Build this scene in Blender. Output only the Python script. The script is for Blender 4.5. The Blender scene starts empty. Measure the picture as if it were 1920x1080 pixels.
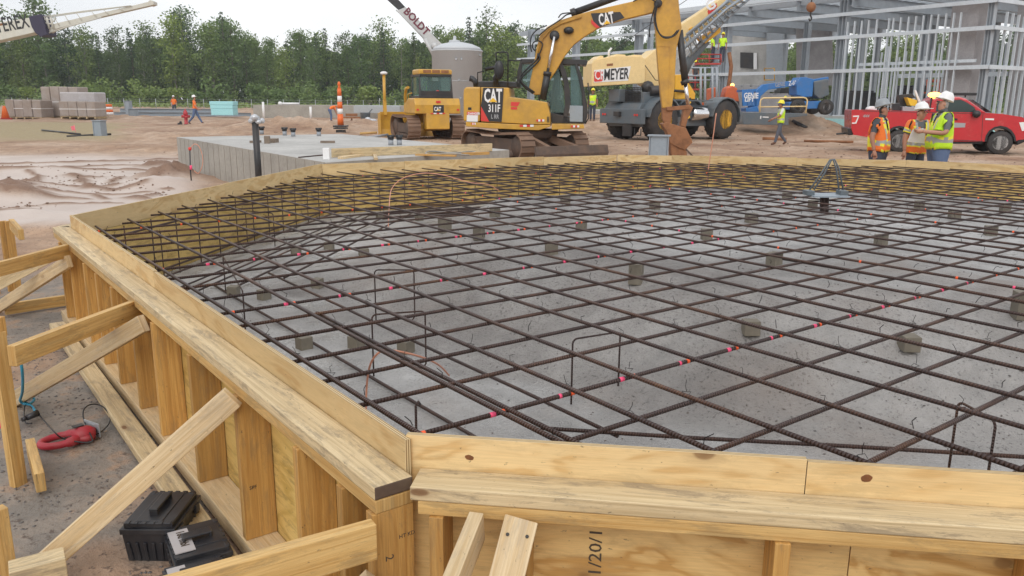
import bpy, bmesh, math, random
import numpy as np
from mathutils import Vector, Matrix
random.seed(7); rng = np.random.default_rng(7)
SC = bpy.context.scene
COL = SC.collection
R = math.radians

# ---------------------------------------------------------------- camera
CAM = np.array([-1.45568534, -2.00802491, 1.71234529])
FW = np.array([0.58716874, 0.77657137, -0.22840703])
RT = np.array([0.79862473, -0.60178879, 0.00698546])
UP = np.array([0.13202808, 0.18651315, 0.97354067])
FPX = 1504.63
cd = bpy.data.cameras.new('camera'); co = bpy.data.objects.new('camera', cd); COL.objects.link(co)
cd.sensor_width = 36.0; cd.lens = 36.0 * FPX / 1920.0; cd.clip_start = 0.05; cd.clip_end = 2000
co.matrix_world = Matrix(((RT[0], UP[0], -FW[0], CAM[0]), (RT[1], UP[1], -FW[1], CAM[1]), (RT[2], UP[2], -FW[2], CAM[2]), (0, 0, 0, 1)))
SC.camera = co
SC.view_settings.view_transform = 'Standard'; SC.view_settings.look = 'None'
SC.view_settings.exposure = 0.0; SC.view_settings.gamma = 1.0
SC.render.film_transparent = False

# ---------------------------------------------------------------- world (overcast) + weak soft sun
SUN_EL, SUN_AZ = R(42), R(228)          # azimuth measured from +X towards +Y
wd = bpy.data.worlds.new('World'); SC.world = wd; wd.use_nodes = True
nt = wd.node_tree; nt.nodes.clear()
wo = nt.nodes.new('ShaderNodeOutputWorld'); bg = nt.nodes.new('ShaderNodeBackground')
sk = nt.nodes.new('ShaderNodeTexSky'); sk.sky_type = 'NISHITA'; sk.sun_disc = False
sk.sun_elevation = SUN_EL; sk.sun_rotation = R(90) - SUN_AZ; sk.air_density = 1.0; sk.dust_density = 2.0
mx = nt.nodes.new('ShaderNodeMix'); mx.data_type = 'RGBA'
tc = nt.nodes.new('ShaderNodeTexCoord'); nz = nt.nodes.new('ShaderNodeTexNoise'); nz.inputs['Scale'].default_value = 2.2; nz.inputs['Detail'].default_value = 5
cr = nt.nodes.new('ShaderNodeValToRGB')
cr.color_ramp.elements[0].position = .3; cr.color_ramp.elements[0].color = (9.3, 9.5, 9.9, 1)
cr.color_ramp.elements[1].position = .7; cr.color_ramp.elements[1].color = (12.6, 12.6, 12.5, 1)
mp = nt.nodes.new('ShaderNodeMapping'); mp.inputs['Scale'].default_value = (1, 1, 2.5)
nt.links.new(tc.outputs['Generated'], mp.inputs[0]); nt.links.new(mp.outputs[0], nz.inputs[0]); nt.links.new(nz.outputs[0], cr.inputs[0])
mx.inputs[0].default_value = 0.86
nt.links.new(sk.outputs[0], mx.inputs[6]); nt.links.new(cr.outputs[0], mx.inputs[7]); nt.links.new(mx.outputs[2], bg.inputs[0])
bg.inputs[1].default_value = 0.1
nt.links.new(bg.outputs[0], wo.inputs[0])
sl = bpy.data.lights.new('sun', 'SUN'); sl.energy = 1.15; sl.angle = R(45); sl.color = (1, .97, .93)
so = bpy.data.objects.new('sun', sl); COL.objects.link(so)
sd = Vector((math.cos(SUN_EL) * math.cos(SUN_AZ), math.cos(SUN_EL) * math.sin(SUN_AZ), math.sin(SUN_EL)))
so.rotation_euler = sd.to_track_quat('Z', 'Y').to_euler()

# ---------------------------------------------------------------- pixel -> world helpers (where things of the place stand)
def ray(px, py): return FW + RT * (px - 960) / FPX + UP * (540 - py) / FPX
def U(px, py, z=0.0):
    d = ray(px, py); t = (z - CAM[2]) / d[2]; return Vector(CAM + d * t)
def PX(px, py, X):
    d = ray(px, py); t = (X - CAM[0]) / d[0]; return Vector(CAM + d * t)
FH = Vector((FW[0], FW[1], 0)).normalized(); RH = Vector((FH.y, -FH.x, 0))
C3 = Vector(CAM)
def GD(px, D, z=0.0, py=240):
    """ground point seen at pixel column px, at horizontal distance D ahead of the lens"""
    d = Vector(ray(px, py)); t = D / d.dot(FH); p = C3 + d * t; p.z = z; return p
YR = math.atan2(RH.y, RH.x)
class Frame:
    """upright frame: x along heading, y to its left, z up; .at() reads a pixel on the plane y = off"""
    def __init__(s, o, delta):
        s.o = Vector(o); s.a = YR + R(delta)
        s.ex = Vector((math.cos(s.a), math.sin(s.a), 0)); s.ey = Vector((-s.ex.y, s.ex.x, 0))
    def at(s, px, py, off=0.0):
        d = Vector(ray(px, py)); o2 = s.o + s.ey * off
        t = (o2 - C3).dot(s.ey) / d.dot(s.ey); p = C3 + d * t - s.o
        return Vector((p.dot(s.ex), off, p.z))
    def w(s, x, y, z): return s.o + s.ex * x + s.ey * y + Vector((0, 0, z))
    def xz(s, pts, off=0.0):
        return [(v.x, v.z) for v in (s.at(a, b, off) for a, b in pts)]

# ---------------------------------------------------------------- numpy value noise
def _h(ix, iy, s):
    n = (ix * 374761393 + iy * 668265263 + s * 974711) & 0x7fffffff
    n = ((n ^ (n >> 13)) * 1274126177) & 0x7fffffff
    return ((n ^ (n >> 16)) & 0xffff) / 65535.0
def vn(x, y, s=0):
    ix = np.floor(x).astype(np.int64); iy = np.floor(y).astype(np.int64); fx = x - ix; fy = y - iy
    fx = fx * fx * (3 - 2 * fx); fy = fy * fy * (3 - 2 * fy)
    return (_h(ix, iy, s) * (1 - fx) + _h(ix + 1, iy, s) * fx) * (1 - fy) + (_h(ix, iy + 1, s) * (1 - fx) + _h(ix + 1, iy + 1, s) * fx) * fy
def fbm(x, y, o=4, s=0):
    v = 0; a = .5
    for k in range(o): v = v + a * (vn(x * 2 ** k, y * 2 ** k, s + k) - .5); a *= .5
    return v

# ---------------------------------------------------------------- mesh builder
WM = {}
def clampp(p):
    while p.parent is not None and p.parent.parent is not None: p = p.parent
    return p
class MB:
    def __init__(s): s.v = []; s.f = []; s.m = []; s.uv = []; s.sm = []
    def quadf(s, idx, m, uv=None, smooth=False):
        s.f.append(tuple(idx)); s.m.append(m); s.sm.append(smooth)
        s.uv.append(uv if uv else [(s.v[i][0] + s.v[i][2] * .3, s.v[i][1] + s.v[i][2]) for i in idx])
    def beam(s, p0, p1, w, h, up=(0, 0, 1), m=0, off=None, mtop=None, mend=None):
        p0 = Vector(p0); p1 = Vector(p1); L = (p1 - p0).length; d = (p1 - p0) / L; up = Vector(up)
        sd_ = d.cross(up)
        if sd_.length < 1e-5: sd_ = d.cross(Vector((1, 0, 0)))
        sd_.normalize(); u2 = sd_.cross(d).normalized()
        b = len(s.v)
        for a, q in ((0, p0), (1, p1)):
            for i, j in ((-1, -1), (1, -1), (1, 1), (-1, 1)): s.v.append(tuple(q + sd_ * (i * w / 2) + u2 * (j * h / 2)))
        ou, ov = off if off else (random.random() * 40, random.random() * 40)
        for k, (i, j) in enumerate(((0, 1), (1, 2), (2, 3), (3, 0))):
            c = (w, h, w, h)[k]; v0 = ov + k * .37
            mm = m if (mtop is None or k != 2) else mtop
            s.quadf((b + i, b + j, b + 4 + j, b + 4 + i), mm, [(ou, v0), (ou, v0 + c), (ou + L, v0 + c), (ou + L, v0)])
        me_ = m if mend is None else mend
        s.quadf((b + 3, b + 2, b + 1, b), me_, [(ou, ov), (ou, ov + w), (ou + h * .3, ov + w), (ou + h * .3, ov)])
        s.quadf((b + 4, b + 5, b + 6, b + 7), me_, [(ou, ov), (ou, ov + w), (ou + h * .3, ov + w), (ou + h * .3, ov)])
        return s
    def box(s, c, sz, m=0, rz=0.0):
        c = Vector(c); ex = Vector((math.cos(rz), math.sin(rz), 0))
        return s.beam(c - ex * sz[0] / 2, c + ex * sz[0] / 2, sz[1], sz[2], m=m)
    def tube(s, pts, r, n=8, m=0, cap=True, closed=False):
        pts = [Vector(p) for p in pts]; k = len(pts); b = len(s.v)
        rs = r if isinstance(r, (list, tuple)) else [r] * k
        ref = None; u = 0.0; us = []
        for i, p in enumerate(pts):
            if i == 0: d = pts[1] - p
            elif i == k - 1: d = p - pts[-2]
            else: d = (pts[i + 1] - p).normalized() + (p - pts[i - 1]).normalized()
            if d.length < 1e-9: d = Vector((0, 0, 1))
            d.normalize()
            if ref is None:
                ref = d.orthogonal().normalized()
            ref = (ref - d * ref.dot(d))
            if ref.length < 1e-6: ref = d.orthogonal()
            ref.normalize(); bi = d.cross(ref)
            for j in range(n):
                a = 2 * math.pi * j / n; s.v.append(tuple(p + ref * (rs[i] * math.cos(a)) + bi * (rs[i] * math.sin(a))))
            if i: u += (p - pts[i - 1]).length
            us.append(u)
        o = random.random() * 30
        for i in range(k - 1):
            for j in range(n):
                j2 = (j + 1) % n
                s.quadf((b + i * n + j, b + i * n + j2, b + (i + 1) * n + j2, b + (i + 1) * n + j), m,
                        [(o + us[i], j / n), (o + us[i], (j + 1) / n), (o + us[i + 1], (j + 1) / n), (o + us[i + 1], j / n)], True)
        if cap:
            s.quadf([b + j for j in reversed(range(n))], m); s.quadf([b + (k - 1) * n + j for j in range(n)], m)
        return s
    def prism(s, pts, y0, y1, m=0, map3=None, mside=None):
        """outline (x, z) extruded from y0 to y1"""
        f3 = map3 or (lambda x, y, z: (x, y, z)); n = len(pts)
        ar = sum(pts[i][0] * pts[(i + 1) % n][1] - pts[(i + 1) % n][0] * pts[i][1] for i in range(n))
        if ar < 0: pts = list(reversed(pts))
        b = len(s.v)
        for y in (y0, y1):
            for x, z in pts: s.v.append(tuple(f3(x, y, z)))
        fl = y1 > y0
        f0 = [b + i for i in range(n)]; f1 = [b + n + i for i in range(n)]
        uv = [(x, z) for x, z in pts]
        if fl: s.quadf(f0, m, uv); s.quadf(f1[::-1], m, uv[::-1])
        else: s.quadf(f0[::-1], m, uv[::-1]); s.quadf(f1, m, uv)
        for i in range(n):
            j = (i + 1) % n; q = (b + i, b + n + i, b + n + j, b + j)
            s.quadf(q if fl else q[::-1], m if mside is None else mside)
        return s
    def lathe(s, prof, c=(0, 0, 0), n=16, m=0, ax='z', sx=1.0, sy=1.0, ang=None):
        b = len(s.v); c = Vector(c); k = len(prof)
        for r_, z in prof:
            for j in range(n):
                a = 2 * math.pi * j / n; x = r_ * math.cos(a) * sx; y = r_ * math.sin(a) * sy
                p = (x, y, z) if ax == 'z' else ((x, z, y) if ax == 'y' else (z, x, y))
                s.v.append((c.x + p[0], c.y + p[1], c.z + p[2]))
        for i in range(k - 1):
            for j in range(n):
                j2 = (j + 1) % n; s.quadf((b + i * n + j, b + i * n + j2, b + (i + 1) * n + j2, b + (i + 1) * n + j), m, None, True)
        if prof[0][0] > 1e-4: s.quadf([b + j for j in reversed(range(n))], m)
        if prof[-1][0] > 1e-4: s.quadf([b + (k - 1) * n + j for j in range(n)], m)
        return s
    def blob(s, c, r, m=0, n=8, k=5):
        r = (r, r, r) if isinstance(r, (int, float)) else r
        pr = [(math.sin(math.pi * i / k), -math.cos(math.pi * i / k)) for i in range(k + 1)]
        b = len(s.v)
        for a, z in pr:
            for j in range(n): t = 2 * math.pi * j / n; s.v.append((c[0] + a * math.cos(t) * r[0], c[1] + a * math.sin(t) * r[1], c[2] + z * r[2]))
        for i in range(k):
            for j in range(n):
                j2 = (j + 1) % n; s.quadf((b + i * n + j, b + i * n + j2, b + (i + 1) * n + j2, b + (i + 1) * n + j), m, None, True)
        return s
    def build(s, name, mats, parent=None, world=False, bevel=0, origin=None):
        me = bpy.data.meshes.new(name)
        v = s.v
        o = bpy.data.objects.new(name, me)
        if parent is not None:
            parent = clampp(parent); o.parent = parent
            M = WM.get(parent.name, Matrix())
            if world: Mi = M.inverted(); v = [tuple(Mi @ Vector(p)) for p in v]
            WM[name] = M
        else:
            a = np.array(v); lo = a.min(0); hi = a.max(0); c = origin if origin else ((lo[0] + hi[0]) / 2, (lo[1] + hi[1]) / 2, lo[2])
            a = a - np.array(c); v = a.tolist(); o.location = tuple(c)
        me.from_pydata(v, [], s.f)
        if not isinstance(mats, (list, tuple)): mats = [mats]
        for mt in mats: me.materials.append(mt)
        me.polygons.foreach_set('material_index', s.m); me.polygons.foreach_set('use_smooth', s.sm)
        uvl = me.uv_layers.new(name='UVMap'); uvl.data.foreach_set('uv', [c for f in s.uv for q in f for c in q])
        me.validate(); q_ = bmesh.new(); q_.from_mesh(me); bmesh.ops.recalc_face_normals(q_, faces=q_.faces); q_.to_mesh(me); q_.free(); me.update(); COL.objects.link(o)
        if parent is None: WM[o.name] = Matrix.Translation(o.location)
        else: WM[o.name] = WM.get(parent.name, Matrix())
        if bevel:
            md = o.modifiers.new('bevel', 'BEVEL'); md.width = bevel; md.segments = 2; md.limit_method = 'ANGLE'
        return o
def tag(o, label=None, cat=None, group=None, kind=None):
    if label: o['label'] = label
    if cat: o['category'] = cat
    if group: o['group'] = group
    if kind: o['kind'] = kind
    return o
def thing(name, label, cat, loc=(0, 0, 0), rz=0.0, group=None):
    o = bpy.data.objects.new(name, None); o.empty_display_size = .2; COL.objects.link(o)
    o.location = loc; o.rotation_euler = (0, 0, rz)
    WM[o.name] = Matrix.Translation(Vector(loc)) @ Matrix.Rotation(rz, 4, 'Z')
    return tag(o, label, cat, group)
CH = {}
def kids(o): return [c for c in bpy.data.objects if c.parent == o]
def copy_tree(o, parent=None, tree=None):
    c = o.copy(); COL.objects.link(c); c.parent = parent
    for ch, sub in (tree if tree is not None else tree_of(o)): copy_tree(ch, c, sub)
    return c
def tree_of(o): return [(c, tree_of(c)) for c in kids(o)]

# ---------------------------------------------------------------- materials
def NN(nt, t, **kw):
    n = nt.nodes.new(t)
    for k, v in kw.items():
        if k in n.inputs: n.inputs[k].default_value = v
        else: setattr(n, k, v)
    return n
def newmat(name):
    m = bpy.data.materials.new(name); m.use_nodes = True; nt = m.node_tree; return m, nt, nt.nodes['Principled BSDF']
def ramp(nt, els):
    r_ = nt.nodes.new('ShaderNodeValToRGB'); e = r_.color_ramp.elements
    e[0].position, e[0].color = els[0][0], (*els[0][1], 1); e[1].position, e[1].color = els[-1][0], (*els[-1][1], 1)
    for p, c in els[1:-1]: q = e.new(p); q.color = (*c, 1)
    return r_
def rampf(nt, els): return ramp(nt, [(p, (v, v, v)) for p, v in els])
def mixc(nt, fac, a, b, mode='MIX'):
    n = nt.nodes.new('ShaderNodeMix'); n.data_type = 'RGBA'; n.blend_type = mode
    for i, x in ((0, fac), (6, a), (7, b)):
        if isinstance(x, (int, float)): n.inputs[i].default_value = x
        elif isinstance(x, tuple): n.inputs[i].default_value = (*x, 1)
        else: nt.links.new(x, n.inputs[i])
    return n.outputs[2]
def coord(nt, kind='Object', scale=(1, 1, 1)):
    t = nt.nodes.new('ShaderNodeTexCoord'); m = nt.nodes.new('ShaderNodeMapping'); m.inputs['Scale'].default_value = scale
    nt.links.new(t.outputs[kind], m.inputs[0]); return m.outputs[0]
def noise(nt, vec, scale, detail=4, rough=.55, dist=0):
    n = NN(nt, 'ShaderNodeTexNoise', Scale=scale, Detail=detail, Roughness=rough, Distortion=dist); nt.links.new(vec, n.inputs['Vector']); return n.outputs[0]
def bump(nt, b, h, strength=.3, dist=.01):
    n = NN(nt, 'ShaderNodeBump', Strength=strength, Distance=dist); nt.links.new(h, n.inputs['Height']); nt.links.new(n.outputs[0], b.inputs['Normal'])
def paint(name, col, rough=.45, dirt=.35, dcol=(.19, .12, .08), metal=0.0, scale=2.0, bmp=.05, var=.15, coat=0, dthr=.52):
    m, nt, b = newmat(name); v = coord(nt, 'Object')
    n1 = noise(nt, v, scale, 6, .62); n2 = noise(nt, v, scale * 6, 4, .6)
    c = mixc(nt, n2, tuple(x * (1 - var) for x in col), tuple(min(1, x * (1 + var)) for x in col))
    r_ = rampf(nt, [(dthr - .08, 0), (dthr + .22, dirt)]); nt.links.new(n1, r_.inputs[0])
    c = mixc(nt, r_.outputs[0], c, dcol)
    nt.links.new(c, b.inputs['Base Color'])
    rr = rampf(nt, [(.3, rough * .8), (.8, min(1, rough * 1.5))]); nt.links.new(n1, rr.inputs[0]); nt.links.new(rr.outputs[0], b.inputs['Roughness'])
    b.inputs['Metallic'].default_value = metal; b.inputs['Coat Weight'].default_value = coat
    if bmp: bump(nt, b, n2, bmp, .01)
    return m
def wood(name, c1, c2, stain=(.25, .21, .14), stain_amt=.5, knots=1.0, ply=False, rough=.6, seed=0.0):
    m, nt, b = newmat(name)
    t = nt.nodes.new('ShaderNodeTexCoord'); uv = t.outputs['UV']
    def mp(sx, sy, o=0):
        q = nt.nodes.new('ShaderNodeMapping'); q.inputs['Scale'].default_value = (sx, sy, 1); q.inputs['Location'].default_value = (o + seed, o * 1.7, 0); nt.links.new(uv, q.inputs[0]); return q.outputs[0]
    if ply:
        g = noise(nt, mp(1.1, 3.2), 1.6, 3, .5, 1.6)
        w = NN(nt, 'ShaderNodeMath', operation='MULTIPLY'); nt.links.new(g, w.inputs[0]); w.inputs[1].default_value = 22
        s_ = NN(nt, 'ShaderNodeMath', operation='SINE'); nt.links.new(w.outputs[0], s_.inputs[0])
        gr = rampf(nt, [(0.0, 0.0), (.35, .12), (.8, .5), (1, 1)])
        a = NN(nt, 'ShaderNodeMath', operation='MULTIPLY_ADD'); nt.links.new(s_.outputs[0], a.inputs[0]); a.inputs[1].default_value = .5; a.inputs[2].default_value = .5
        nt.links.new(a.outputs[0], gr.inputs[0]); grain = gr.outputs[0]
    else:
        g = noise(nt, mp(.9, 34), 1.5, 6, .7, .9); gr = rampf(nt, [(.40, 0), (.62, 1)]); nt.links.new(g, gr.inputs[0]); grain = gr.outputs[0]
    fine = noise(nt, mp(6, 160, 3), 1.2, 3, .6)
    c = mixc(nt, grain, c1, c2)
    fr = rampf(nt, [(.3, .82), (.7, 1.1)]); nt.links.new(fine, fr.inputs[0])
    c = mixc(nt, .6, c, fr.outputs[0], 'MULTIPLY')
    # per-board tone
    tone = noise(nt, mp(.35, .35, 9), 1.0, 2); tr = ramp(nt, [(.32, (.72, .68, .60)), (.5, (.98, .94, .88)), (.68, (1.14, 1.12, 1.06))]); nt.links.new(tone, tr.inputs[0])
    c = mixc(nt, .8, c, tr.outputs[0], 'MULTIPLY')
    st = noise(nt, mp(2.6, 12, 5), 1.5, 9, .78, .5); sr = rampf(nt, [(.50, 0), (.60, stain_amt)]); nt.links.new(st, sr.inputs[0])
    c = mixc(nt, sr.outputs[0], c, stain)
    if knots:
        vo = NN(nt, 'ShaderNodeTexVoronoi', Scale=1.0); nt.links.new(mp(2.3, 5.5 if not ply else 3.4, 2), vo.inputs['Vector'])
        kr = rampf(nt, [(.0, .95 * knots), (.055, .8 * knots), (.075, .25 * knots), (.16, 0)]); nt.links.new(vo.outputs['Distance'], kr.inputs[0])
        c = mixc(nt, kr.outputs[0], c, (.16, .065, .02))
    sp = noise(nt, mp(30, 60, 4), 1.0, 3, .7); spr = rampf(nt, [(.66, 0), (.72, .75)]); nt.links.new(sp, spr.inputs[0])
    c = mixc(nt, spr.outputs[0], c, (.10, .075, .05))
    nt.links.new(c, b.inputs['Base Color']); b.inputs['Roughness'].default_value = rough
    bump(nt, b, g, .5, .004)
    return m
M = {}
M['wood'] = wood('wood_fresh', (.68, .46, .19), (.50, .29, .09), stain=(.24, .17, .085), stain_amt=.45)
M['wood_w'] = wood('wood_weathered', (.70, .57, .36), (.52, .40, .23), stain=(.30, .235, .155), stain_amt=.75, knots=1.0, seed=11)
M['wood_p'] = wood('wood_pale', (.72, .58, .38), (.58, .42, .23), stain=(.30, .25, .2), stain_amt=.35, knots=.5, seed=5)
M['wood_d'] = wood('wood_stud', (.62, .37, .12), (.46, .24, .065), stain=(.22, .15, .08), stain_amt=.4, seed=3)
M['ply'] = wood('plywood', (.74, .52, .23), (.52, .30, .095), stain=(.36, .24, .11), stain_amt=.35, knots=.8, ply=True, rough=.55, seed=7)
M['ply_y'] = wood('plywood_oiled', (.72, .52, .19), (.56, .38, .11), stain=(.29, .19, .065), stain_amt=.6, knots=.6, ply=True, rough=.42, seed=17)
M['board'] = wood('plywood_strip', (.72, .54, .29), (.60, .40, .18), stain=(.44, .32, .16), stain_amt=.3, knots=.9, ply=True, rough=.55, seed=23)
def edge_mat():
    m, nt, b = newmat('plywood_edge'); t = nt.nodes.new('ShaderNodeTexCoord'); s = nt.nodes.new('ShaderNodeSeparateXYZ'); nt.links.new(t.outputs['UV'], s.inputs[0])
    w = NN(nt, 'ShaderNodeMath', operation='MULTIPLY'); nt.links.new(s.outputs[1], w.inputs[0]); w.inputs[1].default_value = 900
    q = NN(nt, 'ShaderNodeMath', operation='SINE'); nt.links.new(w.outputs[0], q.inputs[0])
    r_ = ramp(nt, [(0, (.30, .19, .08)), (.45, (.66, .52, .30))]); nt.links.new(q.outputs[0], r_.inputs[0]); nt.links.new(r_.outputs[0], b.inputs['Base Color']); b.inputs['Roughness'].default_value = .7
    return m
M['edge'] = edge_mat()
def flat(name, col, rough=.5, metal=0, emit=0, alpha=None, trans=0):
    m, nt, b = newmat(name); b.inputs['Base Color'].default_value = (*col, 1); b.inputs['Roughness'].default_value = rough; b.inputs['Metallic'].default_value = metal
    if emit: b.inputs['Emission Color'].default_value = (*col, 1); b.inputs['Emission Strength'].default_value = emit
    if trans: b.inputs['Transmission Weight'].default_value = trans
    return m
def rebar_mat():
    m, nt, b = newmat('rusty_rebar'); t = nt.nodes.new('ShaderNodeTexCoord')
    q = nt.nodes.new('ShaderNodeMapping'); q.inputs['Scale'].default_value = (1, .1, 1); nt.links.new(t.outputs['UV'], q.inputs[0])
    n1 = noise(nt, q.outputs[0], .55, 8, .78); r_ = ramp(nt, [(.32, (.036, .026, .027)), (.50, (.068, .040, .034)), (.62, (.12, .06, .038)), (.76, (.28, .155, .065))]); nt.links.new(n1, r_.inputs[0])
    s = nt.nodes.new('ShaderNodeSeparateXYZ'); nt.links.new(t.outputs['UV'], s.inputs[0])
    w = NN(nt, 'ShaderNodeMath', operation='MULTIPLY_ADD'); nt.links.new(s.outputs[0], w.inputs[0]); w.inputs[1].default_value = 2 * math.pi / .0125
    w2 = NN(nt, 'ShaderNodeMath', operation='MULTIPLY'); nt.links.new(s.outputs[1], w2.inputs[0]); w2.inputs[1].default_value = 2 * math.pi; nt.links.new(w2.outputs[0], w.inputs[2])
    q2 = NN(nt, 'ShaderNodeMath', operation='SINE'); nt.links.new(w.outputs[0], q2.inputs[0])
    rr = rampf(nt, [(0, .55), (.5, 1.25)]); a = NN(nt, 'ShaderNodeMath', operation='MULTIPLY_ADD'); nt.links.new(q2.outputs[0], a.inputs[0]); a.inputs[1].default_value = .5; a.inputs[2].default_value = .5
    nt.links.new(a.outputs[0], rr.inputs[0])
    c = mixc(nt, .55, r_.outputs[0], rr.outputs[0], 'MULTIPLY')
    nt.links.new(c, b.inputs['Base Color']); b.inputs['Roughness'].default_value = .38; b.inputs['Metallic'].default_value = .35
    bump(nt, b, a.outputs[0], 1.0, .004); return m
M['rebar'] = rebar_mat()
M['pink'] = flat('pink_marking_paint', (.95, .09, .22), .6, emit=0); M['orange_mark'] = flat('orange_marking_paint', (1.0, .13, .03), .6)
M['copper'] = paint('copper_wire', (.62, .26, .16), .35, .2, (.3, .14, .1), metal=.6)
M['wire'] = flat('tie_wire', (.03, .026, .026), .5, .6)
def mud_mat():
    m, nt, b = newmat('wet_mud_mat'); v = coord(nt, 'Object')
    n1 = noise(nt, v, .55, 5, .6); n2 = noise(nt, v, 5, 6, .65); n3 = noise(nt, v, 55, 4, .65); n4 = noise(nt, v, 1.6, 5, .7)
    r1 = ramp(nt, [(.36, (.34, .325, .315)), (.5, (.46, .45, .44)), (.62, (.59, .58, .57))]); nt.links.new(n1, r1.inputs[0])
    r2 = rampf(nt, [(.3, .78), (.7, 1.18)]); nt.links.new(n2, r2.inputs[0])
    c = mixc(nt, .8, r1.outputs[0], r2.outputs[0], 'MULTIPLY')
    # dark crumbs gathered in patches
    sp = rampf(nt, [(.57, 0), (.64, 1)]); nt.links.new(n3, sp.inputs[0]); at = NN(nt, 'ShaderNodeAttribute', attribute_name='rough'); pz_ = NN(nt, 'ShaderNodeMath', operation='MULTIPLY_ADD'); nt.links.new(at.outputs['Fac'], pz_.inputs[0]); pz_.inputs[1].default_value = .16; nt.links.new(n4, pz_.inputs[2]); pa = rampf(nt, [(.46, .03), (.64, .62)]); nt.links.new(pz_.outputs[0], pa.inputs[0]); dk = mixc(nt, .9, c, (.66, .63, .61), 'MULTIPLY'); c = mixc(nt, at.outputs['Fac'], c, dk)
    mm = NN(nt, 'ShaderNodeMath', operation='MULTIPLY'); nt.links.new(sp.outputs[0], mm.inputs[0]); nt.links.new(pa.outputs[0], mm.inputs[1])
    c = mixc(nt, mm.outputs[0], c, (.055, .05, .047))
    pk = noise(nt, v, .8, 5, .65); pr = rampf(nt, [(.52, 0), (.66, .4)]); nt.links.new(pk, pr.inputs[0]); c = mixc(nt, pr.outputs[0], c, (.37, .31, .27))
    pk2 = noise(nt, v, 2.1, 4, .6); pr2 = rampf(nt, [(.62, 0), (.72, .35)]); nt.links.new(pk2, pr2.inputs[0]); c = mixc(nt, pr2.outputs[0], c, (.19, .175, .16))
    nt.links.new(c, b.inputs['Base Color'])
    rr = rampf(nt, [(.42, .22), (.66, .7)]); nt.links.new(pz_.outputs[0], rr.inputs[0]); nt.links.new(rr.outputs[0], b.inputs['Roughness'])
    ad = NN(nt, 'ShaderNodeMath', operation='ADD'); nt.links.new(n2, ad.inputs[0]); nt.links.new(n3, ad.inputs[1])
    bump(nt, b, ad.outputs[0], .8, .04); return m
M['mud'] = mud_mat()
def dirt_mat():
    m, nt, b = newmat('sandy_dirt'); v = coord(nt, 'Object')
    at = NN(nt, 'ShaderNodeAttribute', attribute_name='zone')      # r: wet smooth mud, g: grey near the form, b: straw mulch
    sx = nt.nodes.new('ShaderNodeSeparateColor'); nt.links.new(at.outputs['Color'], sx.inputs[0])
    n1 = noise(nt, v, .35, 6, .62); n2 = noise(nt, v, 3.2, 6, .65); n3 = noise(nt, v, 26, 4, .62)
    r1 = ramp(nt, [(.34, (.25, .145, .09)), (.5, (.385, .255, .17)), (.66, (.50, .37, .275))]); nt.links.new(n1, r1.inputs[0])
    r2 = rampf(nt, [(.3, .72), (.7, 1.22)]); nt.links.new(n2, r2.inputs[0])
    c = mixc(nt, .85, r1.outputs[0], r2.outputs[0], 'MULTIPLY')
    wet = ramp(nt, [(.35, (.47, .385, .335)), (.65, (.56, .475, .42))]); nt.links.new(n1, wet.inputs[0]); c = mixc(nt, sx.outputs[0], c, wet.outputs[0])
    gy = ramp(nt, [(.42, (.215, .19, .165)), (.55, (.28, .235, .195)), (.68, (.40, .25, .155))]); nt.links.new(n2, gy.inputs[0]); c = mixc(nt, sx.outputs[1], c, gy.outputs[0])
    st = ramp(nt, [(.4, (.25, .185, .10)), (.6, (.42, .345, .20))]); nt.links.new(n3, st.inputs[0]); c = mixc(nt, sx.outputs[2], c, st.outputs[0])
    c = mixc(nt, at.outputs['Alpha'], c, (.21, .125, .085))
    sp = rampf(nt, [(.58, 0), (.66, .75)]); nt.links.new(n3, sp.inputs[0])
    inv = NN(nt, 'ShaderNodeMath', operation='SUBTRACT', use_clamp=True); inv.inputs[0].default_value = 1; nt.links.new(sx.outputs[0], inv.inputs[1])
    mm = NN(nt, 'ShaderNodeMath', operation='MULTIPLY'); nt.links.new(sp.outputs[0], mm.inputs[0]); nt.links.new(inv.outputs[0], mm.inputs[1])
    c = mixc(nt, mm.outputs[0], c, (.10, .07, .055))
    nt.links.new(c, b.inputs['Base Color'])
    rr = rampf(nt, [(0, .88), (1, .55)]); nt.links.new(sx.outputs[0], rr.inputs[0]); nt.links.new(rr.outputs[0], b.inputs['Roughness'])
    ad = NN(nt, 'ShaderNodeMath', operation='MULTIPLY_ADD'); nt.links.new(n3, ad.inputs[0]); nt.links.new(inv.outputs[0], ad.inputs[1]); nt.links.new(n2, ad.inputs[2])
    bump(nt, b, ad.outputs[0], .5, .04); return m
M['dirt'] = dirt_mat()
def conc(name, c, rough=.8, panel=0):
    m, nt, b = newmat(name); v = coord(nt, 'Object'); n1 = noise(nt, v, .9, 6, .65); n2 = noise(nt, v, 14, 5, .6)
    r_ = ramp(nt, [(.3, tuple(x * .78 for x in c)), (.7, tuple(x * 1.15 for x in c))]); nt.links.new(n1, r_.inputs[0])
    r2 = rampf(nt, [(.3, .85), (.7, 1.1)]); nt.links.new(n2, r2.inputs[0]); cc = mixc(nt, .8, r_.outputs[0], r2.outputs[0], 'MULTIPLY')
    nt.links.new(cc, b.inputs['Base Color']); b.inputs['Roughness'].default_value = rough; bump(nt, b, n2, .15, .01); return m
M['conc'] = conc('concrete_pale', (.44, .43, .41)); M['conc_side'] = conc('concrete_side', (.37, .345, .305)); M['block'] = conc('concrete_block', (.21, .185, .145))
M['conc_d'] = conc('concrete_dark', (.36, .345, .35))
print('core ready')
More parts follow.
